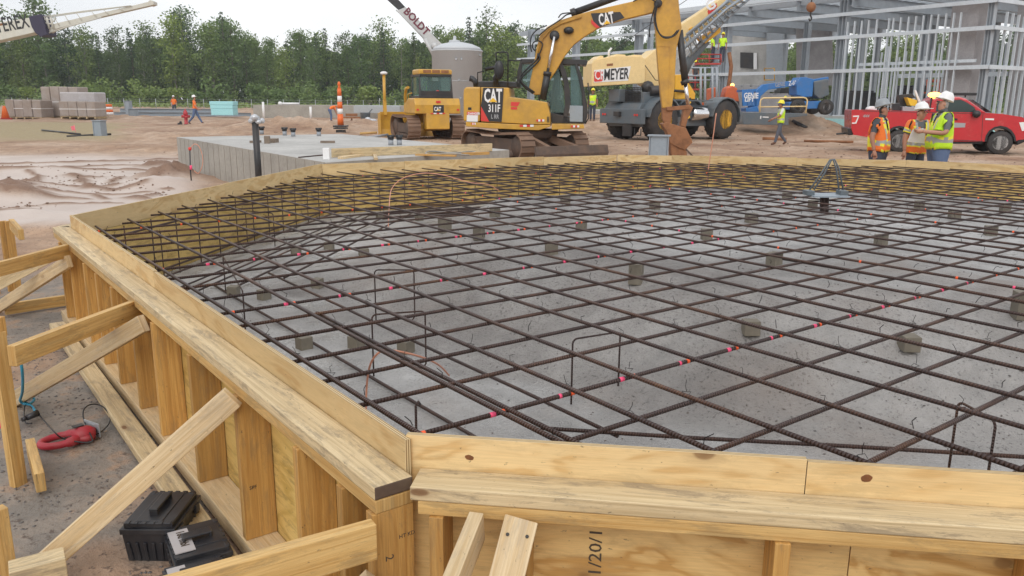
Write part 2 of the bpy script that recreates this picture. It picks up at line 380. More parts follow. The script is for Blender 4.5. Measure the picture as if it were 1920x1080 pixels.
# ================================================================ excavation form
PT = .3048
V8 = [Vector(p) for p in ((-.457, -.201), (-.459, 4.926), (3.212, 8.56), (8.22, 7.86), (11.334, 4.513), (12.45, .05), (9.6, -4.0), (2.99, -3.61))]
def rdir(k): a = V8[k]; b = V8[(k + 1) % 8]; return (b - a).normalized()
def inset(dd):
    out = []
    for k in range(8):
        d0 = rdir(k - 1); d1 = rdir(k); n0 = Vector((d0.y, -d0.x)); n1 = Vector((d1.y, -d1.x))
        A = np.array([[n0.x, n0.y], [n1.x, n1.y]]); b_ = np.array([n0.dot(V8[k]) + dd, n1.dot(V8[k]) + dd]); s = np.linalg.solve(A, b_); out.append(Vector(s.tolist()))
    return out
def clip(poly, p, d):
    t0, t1 = -99, 99
    for k in range(8):
        a = poly[k]; e = (poly[(k + 1) % 8] - a).normalized(); n = Vector((e.y, -e.x)); dn = d.dot(n); q = (p - a).dot(n)
        if abs(dn) < 1e-9:
            if q < 0: return None
            continue
        t = -q / dn
        if dn > 0: t0 = max(t0, t)
        else: t1 = min(t1, t)
    return (t0, t1) if t1 > t0 else None
ZT = .822; ZP = .735; M['endg'] = paint('dark_end_grain', (.10, .065, .045), .7, .5, (.2, .14, .09), scale=14)
M['knot'] = paint('pine_knot', (.20, .075, .025), .6, .6, (.07, .03, .015), scale=60, dthr=.5)
def knotty(b, P):
    for px, py, r_ in ((880, 858, .008), (1625, 897, .010)):
        d = Vector(ray(px, py)); o = P(0, .0195, 0); n = (P(0, 1, 0) - P(0, 0, 0)); t = (o - C3).dot(n) / d.dot(n); c = C3 + d * t; e = (P(1, 0, 0) - P(0, 0, 0)); pts = []
        bi = len(b.v)
        for j in range(14): a = 6.283 * j / 14; q = 1 + .10 * math.sin(2 * a + px) + .06 * math.sin(5 * a); p = c + e * (r_ * 1.5 * q * math.cos(a)) + Vector((0, 0, r_ * q * math.sin(a))); b.v.append(tuple(p)); 
        for j in range(14): p = Vector(b.v[bi + j]); b.v.append(tuple(p - n * .003))
        b.v = b.v[:bi] + [tuple(Vector(v) + n * .0006) for v in b.v[bi:bi + 14]] + b.v[bi + 14:]
        b.quadf(list(range(bi, bi + 14)), 2); [b.quadf((bi + j, bi + (j + 1) % 14, bi + 14 + (j + 1) % 14, bi + 14 + j), 2) for j in range(14)]
def wall(k, label, s0, s1, studs, t_a=0.0, t_b=0.0, seams=(), inner='ply_y', strip='board', plates=True, sB=None):
    """k-th side: plywood face, strip on top, double top plate, studs, sill plates"""
    a = V8[k]; d = rdir(k); n = Vector((-d.y, d.x)); L = (V8[(k + 1) % 8] - a).length
    th = thing('form_side', label, 'formwork', (a.x + d.x * L / 2 + n.x * .07, a.y + d.y * L / 2 + n.y * .07, 0), 0, 'plywood and lumber sides of the slab form')
    def P(t, o, z): return Vector((a.x + d.x * t + n.x * o, a.y + d.y * t + n.y * o, z))
    m = MB(); cuts = [s0] + [c for c in (1.22, 2.44, 3.66) if c < L - .5] + [s1 if sB is None else sB]
    for i in range(len(cuts) - 1):
        m.beam(P(cuts[i] + (.003 if i else 0), .009, .33), P(cuts[i + 1], .009, .33), .018, .655, m=0)
    m.build('plywood_panel', [M[inner]], th, world=True)
    cs = [s0] + list(seams) + [s1]
    for i in range(len(cs) - 1):
        b = MB(); dz = (0, .006, -.004)[i % 3]
        b.beam(P(cs[i] + (.002 if i else 0), .0095, (ZT + .66) / 2 + dz), P(cs[i + 1], .0095, (ZT + .66) / 2 + dz), .019, ZT - .66, m=0, mtop=1, mend=1, off=(random.random() * 20, round(random.random() * 20, 1)))
        (knotty(b, P) if k == 7 and i == 0 else None); b.build('top_board', [M[strip], M['edge'], M['knot']], th, world=True, bevel=.0012)
    if plates:
        b = MB(); b.beam(P(t_a, .078, ZP - .019), P(L + t_b, .078, ZP - .019), .114, .038, m=0, mend=1 if k == 0 else None); b.build('cap_plank', [M['wood_w'], M['endg']], th, world=True, bevel=.004)
        b = MB(); b.beam(P(t_a + (.03 if t_a > -.07 else 0), .0775, ZP - .058), P(L + t_b - (.02 if k == 7 else 0), .0775, ZP - .058), .112, .038, m=0); b.build('top_plate', [M['wood']], th, world=True, bevel=.003)
        b = MB(); b.beam(P(t_a, .085, .057), P(L + t_b, .085, .057), .128, .038); b.beam(P(t_a, .085, .019), P(L + t_b, .085, .019), .124, .036); b.build('bottom_plate', [M['wood_p']], th, world=True, bevel=.003)
        for t in studs:
            b = MB(); b.beam(P(t, .0815, .077), P(t, .0815, ZP - .078), .038, .122, up=(n.x, n.y, 0)); b.build('stud', [M['wood_d']], th, world=True, bevel=.002)
    return th, P
thL, PL = wall(0, 'long left side of the form with open studs and a weathered cap plank', -.04, 5.12,
               [t - V8[0].y for t in (-.262, -.08, .235, .80, 1.385, 2.0, 2.44, 2.92, 3.36, 3.75, 4.3, 4.72)], -.082, .06, (2.6,), strip='board')
wall(1, 'short angled side of the form behind the left corner, in front of the black pipe', .0, 5.15, [.3, 1.2, 2.1, 3.0, 4.0], -.02, 0, (2.4,), plates=True)
wall(2, 'far left side of the form just in front of the concrete slab', .0, 5.04, [.3, 1.4, 2.6, 3.8], -.02, 0, (1.22, 3.6))
wall(3, 'far right side of the form that hides the legs of the three men', .0, 4.57, [.3, 1.4, 2.6, 3.8], -.02, 0, (.9, 2.9))
wall(4, 'form side at the right edge of the picture beyond the rebar, right of the men', .0, 4.6, [.3, 1.4, 2.6, 3.8], -.02, 0, (1.8,))
wall(5, 'form side on the hidden right of the pit, out of the picture', .0, 4.95, [], 0, 0)
wall(6, 'form side beyond the right end of the near side, out of the picture', .0, 6.62, [], 0, 0)
L7 = (V8[0] - V8[7]).length
TS = [L7 - t for t in (.12, .345, .99, 1.60, 2.2, 2.9, 3.5)]
thN, PN = wall(7, 'near side of the form along the bottom of the picture', .0, L7 - .012, TS, .0, -.05, (L7 - 1.06,), inner='ply')
# stake holes and grade stamps are inked on the lumber
def txt(body, size, mat, parent, p, ex, ez, name='lettering', ext=.0006, bold=0.0, shear=0, align='LEFT', world=True, sx=1.0, label=None):
    """flat letters at p, running along ex, tops towards ez"""
    cu = bpy.data.curves.new(name, 'FONT'); cu.body = body; cu.size = size; cu.extrude = ext; cu.offset = bold; cu.shear = shear; cu.align_x = align
    cu.resolution_u = 2
    ob = bpy.data.objects.new('tmp', cu); COL.objects.link(ob)
    dg = bpy.context.evaluated_depsgraph_get(); me = bpy.data.meshes.new_from_object(ob.evaluated_get(dg)); bpy.data.objects.remove(ob)
    ex = Vector(ex).normalized(); ez = Vector(ez).normalized(); ny = ex.cross(ez)
    T = Matrix(((ex.x * sx, ez.x, ny.x, p[0]), (ex.y * sx, ez.y, ny.y, p[1]), (ex.z * sx, ez.z, ny.z, p[2]), (0, 0, 0, 1)))
    if world: T = WM.get(parent.name, Matrix()).inverted() @ T
    me.transform(T); me.materials.clear(); me.materials.append(mat)
    parent = clampp(parent); o = bpy.data.objects.new(name, me); COL.objects.link(o); o.parent = parent; WM[o.name] = WM.get(parent.name, Matrix())
    if label: o['label'] = label
    return o
M['ink'] = flat('stamp_ink', (.07, .05, .035), .8)
d7 = rdir(7); e7 = Vector((-d7.x, -d7.y, 0)); n7 = Vector((-d7.y, d7.x, 0))
def onN(t, z, o): return Vector((V8[0].x + e7.x * t + n7.x * o, V8[0].y + e7.y * t + n7.y * o, z))
nk = [c for c in kids(thN)]
txt('1/20/1', .05, M['ink'], thN, onN(.548, .445, .0192), (0, 0, 1), -e7, name='stencil_text', sx=1.15)
sl_ = PL(-.134, 0, 0)
txt('2', .034, M['ink'], thL, Vector((-.585, V8[0].y - .12, .555)), (0, 0, -1), (1, 0, 0), name='grade_stamp')
txt('HT KD', .016, M['ink'], thL, Vector((-.545, V8[0].y - .1195, .59)), (1, 0, 0), (0, 0, 1), name='grade_stamp')
for (y, z) in ((1.385, .33), (.80, .28)):
    txt('CANFOR' if 0 else 'SPF', .02, M['ink'], thL, Vector((-.575, y - .0196, z)), (1, 0, 0), (0, 0, 1), name='grade_stamp')

# loose outer plank on the ground along the left side
b = MB(); b.beam(Vector((-.70, -.3, .036)), Vector((-.68, 4.7, .036)), .10, .045); tag(b.build('ground_plank', [M['wood_w']], bevel=.006), 'long muddy plank on the ground along the foot of the left form side', 'plank')
# braces
def plank(name, label, cat, p0, p1, w, h, mat='wood', up=(0, 0, 1), grp=None, bev=.003):
    b = MB(); b.beam(p0, p1, w, h, up=up); o = b.build(name, [M[mat]], bevel=bev); return tag(o, label, cat, grp)
G1 = 'lumber bracing the left side of the form'
plank('brace', 'pale diagonal brace leaning against the left form side beside the black tool boxes', 'brace', (-1.30, 1.165, -.03), (-.615, .765, .665), .040, .085, 'wood_p', grp=G1)
plank('brace', 'thin diagonal brace above the red jigsaw, second from the near corner', 'brace', (-1.13, 3.20, .0), (-.615, 2.075, .64), .038, .085, 'wood_p', grp=G1)
plank('brace', 'far diagonal brace near the left corner of the form', 'brace', (-1.02, 5.6, .0), (-.615, 4.20, .60), .038, .085, 'wood_p', grp=G1)
plank('brace', 'darker far diagonal board crossing behind the pale one at the left edge', 'brace', (-1.6, 5.1, .02), (-.62, 4.55, .62), .038, .085, 'wood_w', grp=G1)
def hz(px, py, z): return U(px, py, z)
plank('rail', 'level two by four from the left form side to the tall stake', 'rail', hz(262, 575, .64), hz(22, 668, .655), .038, .09, 'wood', grp=G1)
plank('rail', 'far level two by four at the left corner of the form', 'rail', hz(126, 470, .66), hz(-30, 512, .66), .038, .09, 'wood', grp=G1)
plank('rail', 'near level board from the corner stud out over the toolboxes to the bottom edge', 'rail', (-.615, -.32, .615), (-1.13, -.50 + .23, .615), .038, .10, 'wood', grp=G1)
plank('rail', 'low board lying on edge on the mud near the left corner', 'rail', U(10, 590, .0) + Vector((0, 0, .045)), U(128, 572, 0) + Vector((0, 0, .045)), .038, .09, 'wood', grp=G1)
plank('brace', 'short diagonal brace below the near board at the corner stud with a nail in it', 'brace', (-.615, -.345, .50), (-.93, -.20, .16), .038, .10, 'wood_p', grp=G1)
def stake(label, x, y, z, w=.038, h=.09, a=0.0, mat='wood_d', lean=(0, 0)):
    return plank('stake', label, 'stake', (x, y, -.1), (x + lean[0], y + lean[1], z), w, h, mat, up=(math.cos(a), math.sin(a), 0), grp='stakes holding the form braces')
s1_ = U(34, 900, 0)
stake('tall yellow stake at the left edge beside the jigsaw', s1_.x, s1_.y, .70, .04, .062, .5, 'wood', (.0, .02))
s2_ = U(22, 1085, 0)
stake('short stake at the left edge below the tall one', s2_.x - .02, s2_.y + .03, .27, .045, .075, .3, 'wood')
plank('wood_block', 'short block of two by four on edge at the foot of the tall stake', 'block', U(58, 838, .05), U(76, 905, .05), .04, .09, 'wood', grp=None)
plank('wood_block', 'mossy end of a board sticking in at the lower left corner', 'block', U(125, 1064, .09), U(20, 1092, .09), .09, .12, 'wood_w', grp=None)
plank('rail', 'dark end of a two by four crossing the tall stake at the left edge', 'rail', hz(6, 613, .72), hz(-60, 610, .72), .04, .09, 'wood_d')
for (px, py, z, lab) in ((22, 480, .55, 'thin stake behind the far rail at the left edge, left one of a pair'), (33, 478, .57, 'thin stake behind the far rail at the left edge, right one of a pair')):
    q = U(px, 540, 0); stake(lab, q.x, q.y, .62, .035, .06, .2, 'wood_d')
plank('rail', 'short two by four on top of the paired stakes at the far left', 'rail', hz(22, 420, .64), hz(40, 440, .60), .04, .09, 'wood')
q = U(10, 560, 0); stake('wide stake carrying the far rail at the left edge', q.x - .05, q.y + .4, .62, .04, .09, .4, 'wood')
# near-side braces
def NP(px, py, o):
    d = Vector(ray(px, py)); p = onN(0, 0, o); t = (p - C3).dot(n7) / d.dot(n7); return C3 + d * t
G2 = 'lumber bracing the near side of the form'
plank('brace', 'yellow diagonal brace against the near side just right of the corner', 'brace', NP(895, 985, .16), NP(838, 1130, .42), .038, .085, 'wood_p', grp=G2)
plank('brace', 'wide pale plank with two screws standing against the near side', 'brace', NP(977, 976, .155), NP(925, 1180, .36), .085, .036, 'wood_p', up=(n7.x, n7.y, 0), grp=G2)
SB = bpy.data.objects[[o.name for o in bpy.data.objects if o.get('label', '').startswith('wide pale plank')][0]]
M['screw'] = flat('dark_screw', (.06, .055, .05), .4, .7)
ax_ = (NP(925, 1180, .36) - NP(977, 976, .155)).normalized(); nn_ = (n7.x, n7.y, 0); nv_ = Vector(nn_); nv_ = (nv_ - ax_ * nv_.dot(ax_)).normalized(); sv_ = ax_.cross(nv_)
for s in (-1, 1): b = MB(); c = NP(977, 976, .155) + ax_ * (.046 + .004 * s) + sv_ * (.024 * s) + nv_ * .018; b.tube([c, c + nv_ * .003], .0045, 8); b.build('screw', M['screw'], SB, world=True)
plank('brace', 'diagonal brace at the lower right of the near side', 'brace', onN(1.46, .60, .15), onN(1.62, 0, .65), .038, .09, 'wood_p', grp=G2)

# pit floor
def sst_(x, a, b): t = np.clip((x - a) / (b - a), 0, 1); return t * t * (3 - 2 * t)
def pitz(x, y):
    d = np.full_like(x, 99.)
    for k in range(8):
        a = V8[k]; e = rdir(k); n = (e.y, -e.x); d = np.minimum(d, (x - a.x) * n[0] + (y - a.y) * n[1])
    t = np.clip((d - 1.75 - .5 * fbm(x * .8, y * .8, 2, 44)) / 1.15, 0, 1); t = t * t * (3 - 2 * t)
    slope = 1 - np.abs(2 * t - 1)
    z = .13 + .462 * t + fbm(x * 1.3, y * 1.3, 3, 5) * .03 + fbm(x * 7, y * 7, 5, 9) * (.012 + .10 * np.maximum(slope, .13 * sst_(d, 1.4, 1.8) * (1 - sst_(d, 3.6, 4.6))))
    return z, d
xs = np.arange(-.5, 12.6, .035); ys = np.arange(-4.1, 8.7, .035); X, Y = np.meshgrid(xs, ys, indexing='ij'); Z, Dm = pitz(X, Y)
ins = Dm > -.008
idx = -np.ones(X.shape, int); idx[ins] = np.arange(ins.sum()); vv = np.stack([X[ins], Y[ins], Z[ins]], 1)
f4 = np.stack([idx[:-1, :-1], idx[1:, :-1], idx[1:, 1:], idx[:-1, 1:]], -1).reshape(-1, 4); f4 = f4[(f4 >= 0).all(1)]
def npmesh(name, v, f, mat, smooth=True, parent=None):
    me = bpy.data.meshes.new(name); me.vertices.add(len(v)); me.vertices.foreach_set('co', np.asarray(v, 'f').ravel())
    f = np.asarray(f); k = f.shape[1]; me.loops.add(f.size); me.loops.foreach_set('vertex_index', f.ravel().astype('i'))
    me.polygons.add(len(f)); me.polygons.foreach_set('loop_start', (np.arange(len(f)) * k).astype('i')); me.polygons.foreach_set('loop_total', np.full(len(f), k, 'i'))
    me.update(calc_edges=True); me.validate()
    me.polygons.foreach_set('use_smooth', [smooth] * len(me.polygons)); me.materials.append(mat)
    o = bpy.data.objects.new(name, me); COL.objects.link(o)
    if parent: o.parent = parent
    return o
o = npmesh('pit_floor', vv, f4, M['mud']); tag(o, kind='structure')
wb_ = fbm(X * .9, Y * .9, 4, 70) * 1.2; ro_ = sst_(Dm + wb_, 1.45, 1.75) * (1 - sst_(Dm + wb_ * 1.5, 3.0, 4.1)) * (.6 + .6 * vn(X * 2, Y * 2, 71)); o.data.attributes.new('rough', 'FLOAT', 'POINT').data.foreach_set('value', np.clip(ro_[ins], 0, 1).astype('f'))

# rebar mat
mat_e = thing('rebar_mat', 'large grid of rusty steel bars tied together and filling the form', 'rebar mat', (5.9, 2.3, .59))
def jit(s): return random.uniform(-s, s)
c5 = inset(.05); c9 = inset(.06); zA = .716; zB = .695; rb = .0089
ties = MB(); Bpos = []; Apos = []
ytab = {0: .08, 1: 1.14, 2: 2.06, 3: 3.06, -1: -.93, -2: -1.97, -3: -2.98, 6: 6.0, 10: 10.1}
def bar(p0, p1, z, r=rb, marks=None, name='bar', par=None, n=8):
    b = MB(); L = (p1 - p0).length; k = max(2, int(L / .9)); d = (p1 - p0) / L; pr = Vector((-d.y, d.x)); ph = random.random() * 6; am = random.uniform(.002, .010)
    pts = []
    for i in range(k + 1):
        t = i / k; q = p0 + d * (L * t) + pr * (am * math.sin(ph + t * 5 + 2 * t * t)); pts.append((q.x, q.y, z + .006 * math.sin(ph * 2 + t * 9)))
    b.tube(pts, r, n)
    if marks:
        for s, mm, ln in marks:
            if .02 < s < L - .05:
                def at(u):
                    t = u / L * k; i = min(int(t), k - 1); t -= i; return Vector(pts[i]).lerp(Vector(pts[i + 1]), t)
                b.tube([at(s), at(s + ln)], r + .0006, n, m=mm)
    return b.build(name, [M['rebar'], M['pink'], M['orange_mark']], par if par else mat_e, world=True)
painted_rows = (0, 6, 10, 16, -8)
for k in range(-12, 27):
    y = (ytab[k] if k in ytab else k + .07 + jit(.045)) * PT; c = clip(c9, Vector((0, y)), Vector((1, 0)))
    if not c or c[1] - c[0] < .25: continue
    mk = None
    if k in painted_rows:
        mk = []
        for a in range(-1, 41):
            xa = a * 1.014 * PT + .01; (mk.append((xa - c[0] - .018, 2, .016)) if a < 9 or random.random() < .5 else None); (mk.append((xa - c[0] - .062 - .01 * (a % 3), 1, .012 if a % 2 else .022)) if a < 12 and k < 12 else None)
    bar(Vector((c[0] + abs(jit(.05)), y)), Vector((c[1] - abs(jit(.05)), y)), zB, marks=mk, n=8 if abs(k) < 5 else 6)
    Bpos.append(y)
for a in range(-1, 41):
    x = (a * 1.014 * PT + .01 + (jit(.014) if a > 3 else 0)) if a >= 0 else -.30; c = clip(c5, Vector((x, 0)), Vector((0, 1)))
    if not c or c[1] - c[0] < .25: continue
    mk = None
    if a in (11, 18, 25):
        mk = [(yy - c[0] + .005, 1 if i % 2 else 2, .014) for i, yy in enumerate(Bpos) if random.random() < .6]
    bar(Vector((x, c[0] + abs(jit(.05)))), Vector((x, c[1] - abs(jit(.05)))), zA, marks=mk, n=8 if a < 8 else 6)
    Apos.append((x, c))
for xx_, ya_, yb_ in ((.062, -.35, 1.6), (3.15, -1.8, 1.1)): bar(Vector((xx_, ya_)), Vector((xx_ + .006, yb_)), .6955, par=mat_e)
# lap bar beside the first long one and bars bunched along the left side
bar(Vector((-.345, -.05)), Vector((-.345, 2.9)), .70, par=mat_e); bar(Vector((-.385, .1)), Vector((-.39, 4.6)), .665, par=mat_e)
def tie(x, y, z, big):
    n = random.random() * 6.28
    if big:
        pts = [(x + .016 * math.cos(n + i * 1.3) , y + .016 * math.sin(n + i * 1.3), z + .006 * (i % 2)) for i in range(5)]; ties.tube(pts, .0012, 3, cap=False)
    p = Vector((x, y, z + .008)); q = p + Vector((jit(.012), jit(.012), .02)); r_ = q + Vector((jit(.022), jit(.022), .012 + jit(.01)))
    ties.tube([p, q, r_], .0012 if big else .0018, 3, cap=False)
for i, (x, c) in enumerate(Apos):
    for y in Bpos:
        if c[0] + .04 < y < c[1] - .04:
            dd = math.hypot(x - CAM[0], y - CAM[1])
            if dd < 4.5 and random.random() < .5: tie(x + jit(.01), y + jit(.01), zA + .006, True)
            elif dd < 9.5 and random.random() < .55: tie(x, y, zA + .006, False)
tt = ties.build('tie_wire', [M['wire']], mat_e, world=True); tt['kind'] = 'stuff'

# lower bars following the eight sides at the foot of the pit
low = thing('perimeter_rebar', 'bent rusty bars following the eight sides at the bottom of the pit', 'rebar', (5.9, 2.3, .15))
for dd, z, r_ in ((.08, .19, .0098), (.30, .2, .0098), (1.0, .165, .0098), (1.42, .25, .0098), (.115, .60, .0098)):
    po = inset(dd)
    for k in (7, 0, 1, 2, 3):
        a = po[k]; c = po[(k + 1) % 8]; d = (c - a).normalized()
        b = MB(); q0 = a; q1 = c + d * (.35 if dd > .9 else 0)
        pts = [Vector((*(q0.lerp(q1, i / 6)), z + (.004 if k % 2 else -.012) + .003 * math.sin(i * 2 + k))) for i in range(7)]
        b.tube(pts, r_, 7); b.build('bar', [M['rebar']], low, world=True)
for t in (.35, .75, 1.15):
    for k in (1, 2, 3):
        po = inset(.45 + t * .3)
        b = MB(); a = po[k]; c = po[(k + 1) % 8]; b.tube([(*a, .16 + t * .02), (*c, .16 + t * .02)], rb, 6); b.build('bar', [M['rebar']], low, world=True)
# upright dowels along the far sides
for k in (1, 2, 3):
    L = (V8[(k + 1) % 8] - V8[k]).length; t = .3
    while t < L - .2:
        po = inset(.17); p = po[k] + rdir(k) * t
        b = MB(); b.tube([(p.x, p.y, .14), (p.x, p.y, .69)], .0055, 6); b.build('dowel', [M['rebar']], low, world=True); t += .38
# hoop standees
def hoop(px0, py0, px1, py1, zt, label, hook=False, zb=None):
    p = U(px0, py0, zt); q = U(px1, py1, zt); zf = float(pitz(np.array([p.x]), np.array([p.y]))[0][0]) if zb is None else zb
    d = (q - p).normalized(); r_ = .028; b = MB(); arc = []
    arc.append(Vector((p.x, p.y, zf)))
    for i in range(5): t = i / 4 * math.pi / 2; arc.append(p + d * (r_ - r_ * math.cos(t)) + Vector((0, 0, -r_ + r_ * math.sin(t))))
    for i in range(5): t = i / 4 * math.pi / 2; arc.append(q - d * (r_ - r_ * math.sin(t)) + Vector((0, 0, -r_ + r_ * math.cos(t))))
    arc.append(Vector((q.x, q.y, zf + (.05 if hook else 0))))
    if hook: arc += [Vector((q.x, q.y, zf + .02)) - d * .02, Vector((q.x, q.y, zf + .03)) - d * .05]
    b.tube(arc, .0052, 7); return tag(b.build('rebar_hoop', [M['rebar']]), label, 'rebar hoop', 'bent hoops standing in the edge trench')
hoop(1074, 636, 1163, 622, .50, 'bent rebar hoop standing in the trench just behind the near side, by pink paint marks', zb=.14)
hoop(697, 590, 797, 583, .50, 'bent rebar hoop standing near the copper wire loop', True)
hoop(702, 506, 776, 506, .52, 'bent rebar hoop behind the one by the copper wire', True)
hoop(1797, 752, 1868, 790, .60, 'bent rebar hoop turned sideways at the lower right of the pit', zb=.25)
hoop(418, 480, 455, 546, .45, 'bent rebar hoop near the left side of the form, farther of two', True)
hoop(460, 395, 512, 400, .50, 'bent rebar hoop in front of the angled far left plywood')
hoop(264, 436, 300, 432, .55, 'bent rebar hoop in the far left corner of the pit')
b = MB(); q = U(781, 826, .16); q2 = U(783, 738, .5); b.tube([(q.x, q.y, .13), (q.x, q.y, .33), (q.x + .02, q.y + .01, .345), (q.x + .035, q.y + .02, .325)], .0065, 7)
tag(b.build('rebar_dowel', [M['rebar']]), 'single upright bar standing just behind the near corner of the form', 'rebar dowel')
# bolster blocks
blk = [(1193, 505, 1), (1412, 560, 1), (1713, 574, 1), (1452, 484, 1), (1325, 438, 1), (1652, 449, 1), (1858, 432, 1), (1409, 408, 1), (1228, 384, 1), (1090, 423, 1), (1034, 462, 1), (928, 396, 1), (1060, 373, 1), (834, 418, 1), (898, 435, 1),
       (1524, 382, 1), (1724, 383, 1), (1790, 401, 1), (1885, 388, 1), (1140, 360, 1), (1476, 367, 1), (1918, 560, 1), (1003, 353, 1), (1640, 362, 1),
       (761, 648, 0), (668, 640, 0), (570, 642, 0), (495, 552, 0), (438, 546, 0), (595, 530, 0), (617, 461, 0), (682, 472, 0), (555, 470, 0), (712, 404, 0), (786, 408, 0)]
BL = []
for i, (px, py, up_) in enumerate(blk):
    p = U(px, py, .64 if up_ else .17); zf = float(pitz(np.array([p.x]), np.array([p.y]))[0][0]); h = (.684 - zf) if up_ and zf > .5 else .085
    b = MB(); w = random.uniform(.085, .10); rz = jit(.9); b.box((p.x, p.y, zf + h / 2 - .004), (w, w * random.uniform(.75, 1), h), 0, rz)
    BL.append((px, py, up_, b))
BD = {}
for px, py, up_, b in BL: BD.setdefault((up_, 0 if py > 520 else 1 if py > 445 else 2 if py > 400 else 3), []).append((px, b))
nth = lambda i: f"{i}{'th' if 10 < i % 100 < 14 else {1: 'st', 2: 'nd', 3: 'rd'}.get(i % 10, 'th')}"
for (up_, dep), L_ in BD.items():
    for i, (px, b) in enumerate(sorted(L_, key=lambda a: a[0])):
        tag(b.build('concrete_block', [M['block']], bevel=.004), f"small concrete block {'under the rebar' if up_ else 'in the edge trench'}, {nth(i + 1)} from left in the {('nearest', 'near middle', 'far middle', 'farthest')[dep]} row", 'concrete block', 'small concrete blocks carrying the rebar')
print('form done')
# ================================================================ ground sheet
def LD(x, y): dx = x - CAM[0]; dy = y - CAM[1]; return dx * RH.x + dy * RH.y, dx * FH.x + dy * FH.y
ang = np.concatenate([np.radians(np.arange(-180, -46, 6.)), np.radians(np.arange(-46, 46, .25)), np.radians(np.arange(46, 180.1, 6.))])
rad = [0.0, .5, 1.0]
while rad[-1] < 700: rad.append(rad[-1] * (1.0055 if 8 < rad[-1] < 32 else 1.0125) + .002)
rad = np.array(rad); A_, R_ = np.meshgrid(ang, rad, indexing='ij'); a0 = math.atan2(FH.y, FH.x)
GX = CAM[0] + R_ * np.cos(a0 - A_); GY = CAM[1] + R_ * np.sin(a0 - A_); GL, GDp = LD(GX, GY)
def sst(x, a, b): t = np.clip((x - a) / (b - a), 0, 1); return t * t * (3 - 2 * t)
def blobz(px, D, sx, sd, h):
    l0 = (px - 960) / FPX * D * 1.027; return h * np.exp(-((GL - l0) / sx) ** 2 - ((GDp - D) / sd) ** 2)
ratio = GL / np.maximum(GDp, .1)
wob = fbm(GX * .5, GY * .5, 4, 31) * 2.5
wet = sst(GDp + wob * .6, 10.4, 10.9) * (1 - sst(GDp + wob * 1.2, 22, 27)) * (1 - sst(ratio, -.43, -.36)) * sst(-fbm(GX * .5, GY * .5, 3, 77), -.34, -.22)
straw = sst(GDp + wob, 31, 35) * (1 - sst(GDp + wob, 55, 58)) * (1 - sst(ratio + fbm(GX * .3, GY * .3, 3, 3) * .12, -.52, -.455))
dform = np.full_like(GX, -99.)
for k in range(8):
    e = rdir(k); n = (e.y, -e.x); dform = np.maximum(dform, -((GX - V8[k].x) * n[0] + (GY - V8[k].y) * n[1]))
grey = (1 - sst(dform + wob * .35, 1.3, 2.6)) * (1 - sst(GDp, 7, 9)) * sst(fbm(GX * 1.7, GY * 1.7, 4, 13), -.22, -.02)
rough = (1 - wet * .85)
amp = np.interp(R_, [0, 3, 8, 20, 60, 200], [.010, .018, .05, .10, .16, .3]) * (1 - grey * .3)
GZ = -.02 + amp * rough * fbm(GX * .9, GY * .9, 5, 1) * 1.4 + .022 * rough * fbm(GX * 9, GY * 9, 4, 2) + fbm(GX * .08, GY * .08, 3, 8) * np.interp(R_, [0, 15, 60], [0, .05, .2])
# wheel ruts curling through the wet mud, and track marks on the dry haul road
s_ = GDp + .25 * GL + 1.2 * np.sin(GL * .25)
for c_, w_ in ():
    q_ = (s_ - c_) / w_; GZ += np.where(ratio < -.33, (np.exp(-q_ ** 2) * .055 - np.exp(-((s_ - c_ - w_ * 1.6) / w_) ** 2) * .03) * (.5 + vn(GX * 1.1, GY * 1.1, 4)), 0)
GZ += np.where((GDp > 14) & (GDp < 50) & (ratio > -.1), .022 * np.sin(GDp * 14 + np.sin(GL * .7)) * vn(GX * .6, GY * .6, 21), 0)
for args in ((20, 11.3, 1.6, .5, .16), (150, 10.6, 1.3, .4, .10), (10, 13.5, .8, .6, .22), (318, 15.6, .7, .5, .30), (60, 19, 2.0, .6, .12), (250, 27, 3, 1, .18), (340, 35, 3, 1.2, .3), (560, 44, 3.2, 2, .75), (690, 48, 3, 2, .6), (470, 50, 3, 2, .45), (640, 38, 1.5, 1, .2), (250, 66, 5, 3, .3), (430, 40, 2, 1, .25),
             (1480, 50, 2.2, 1.6, .9), (1425, 49, 2.5, 1.2, .65), (1545, 47, 1.2, .8, .25), (1590, 46.5, 1.0, .6, .12), (1300, 47, 4, 1.5, .4), (1500, 40, 1.4, .6, .1), (1040, 46, 5, 2, .5), (1180, 47, 4, 2, .5)):
    GZ += blobz(*args) * (1 + .8 * fbm(GX * 2.2, GY * 2.2, 4, 60))
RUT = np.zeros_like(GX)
def polyrut(pts, w, h, px0=0, py0=260, sc=5.647, dark=1.0):
    global GZ, RUT
    P_ = [U(px0 + x / sc, py0 + y / sc, 0) for x, y in pts]; d = np.full_like(GX, 99.)
    for a, c in zip(P_[:-1], P_[1:]):
        ex_, ey_ = c.x - a.x, c.y - a.y; L2 = ex_ * ex_ + ey_ * ey_; t = np.clip(((GX - a.x) * ex_ + (GY - a.y) * ey_) / L2, 0, 1); d = np.minimum(d, np.hypot(GX - a.x - t * ex_, GY - a.y - t * ey_))
    wn_ = w * (.45 + 1.1 * vn(GX * 1.3, GY * 1.3, 91)); q = np.exp(-(d / wn_) ** 2); GZ = GZ + q * h * (.4 + 1.1 * vn(GX * 5, GY * 5, 92)); RUT = np.maximum(RUT, q * dark)
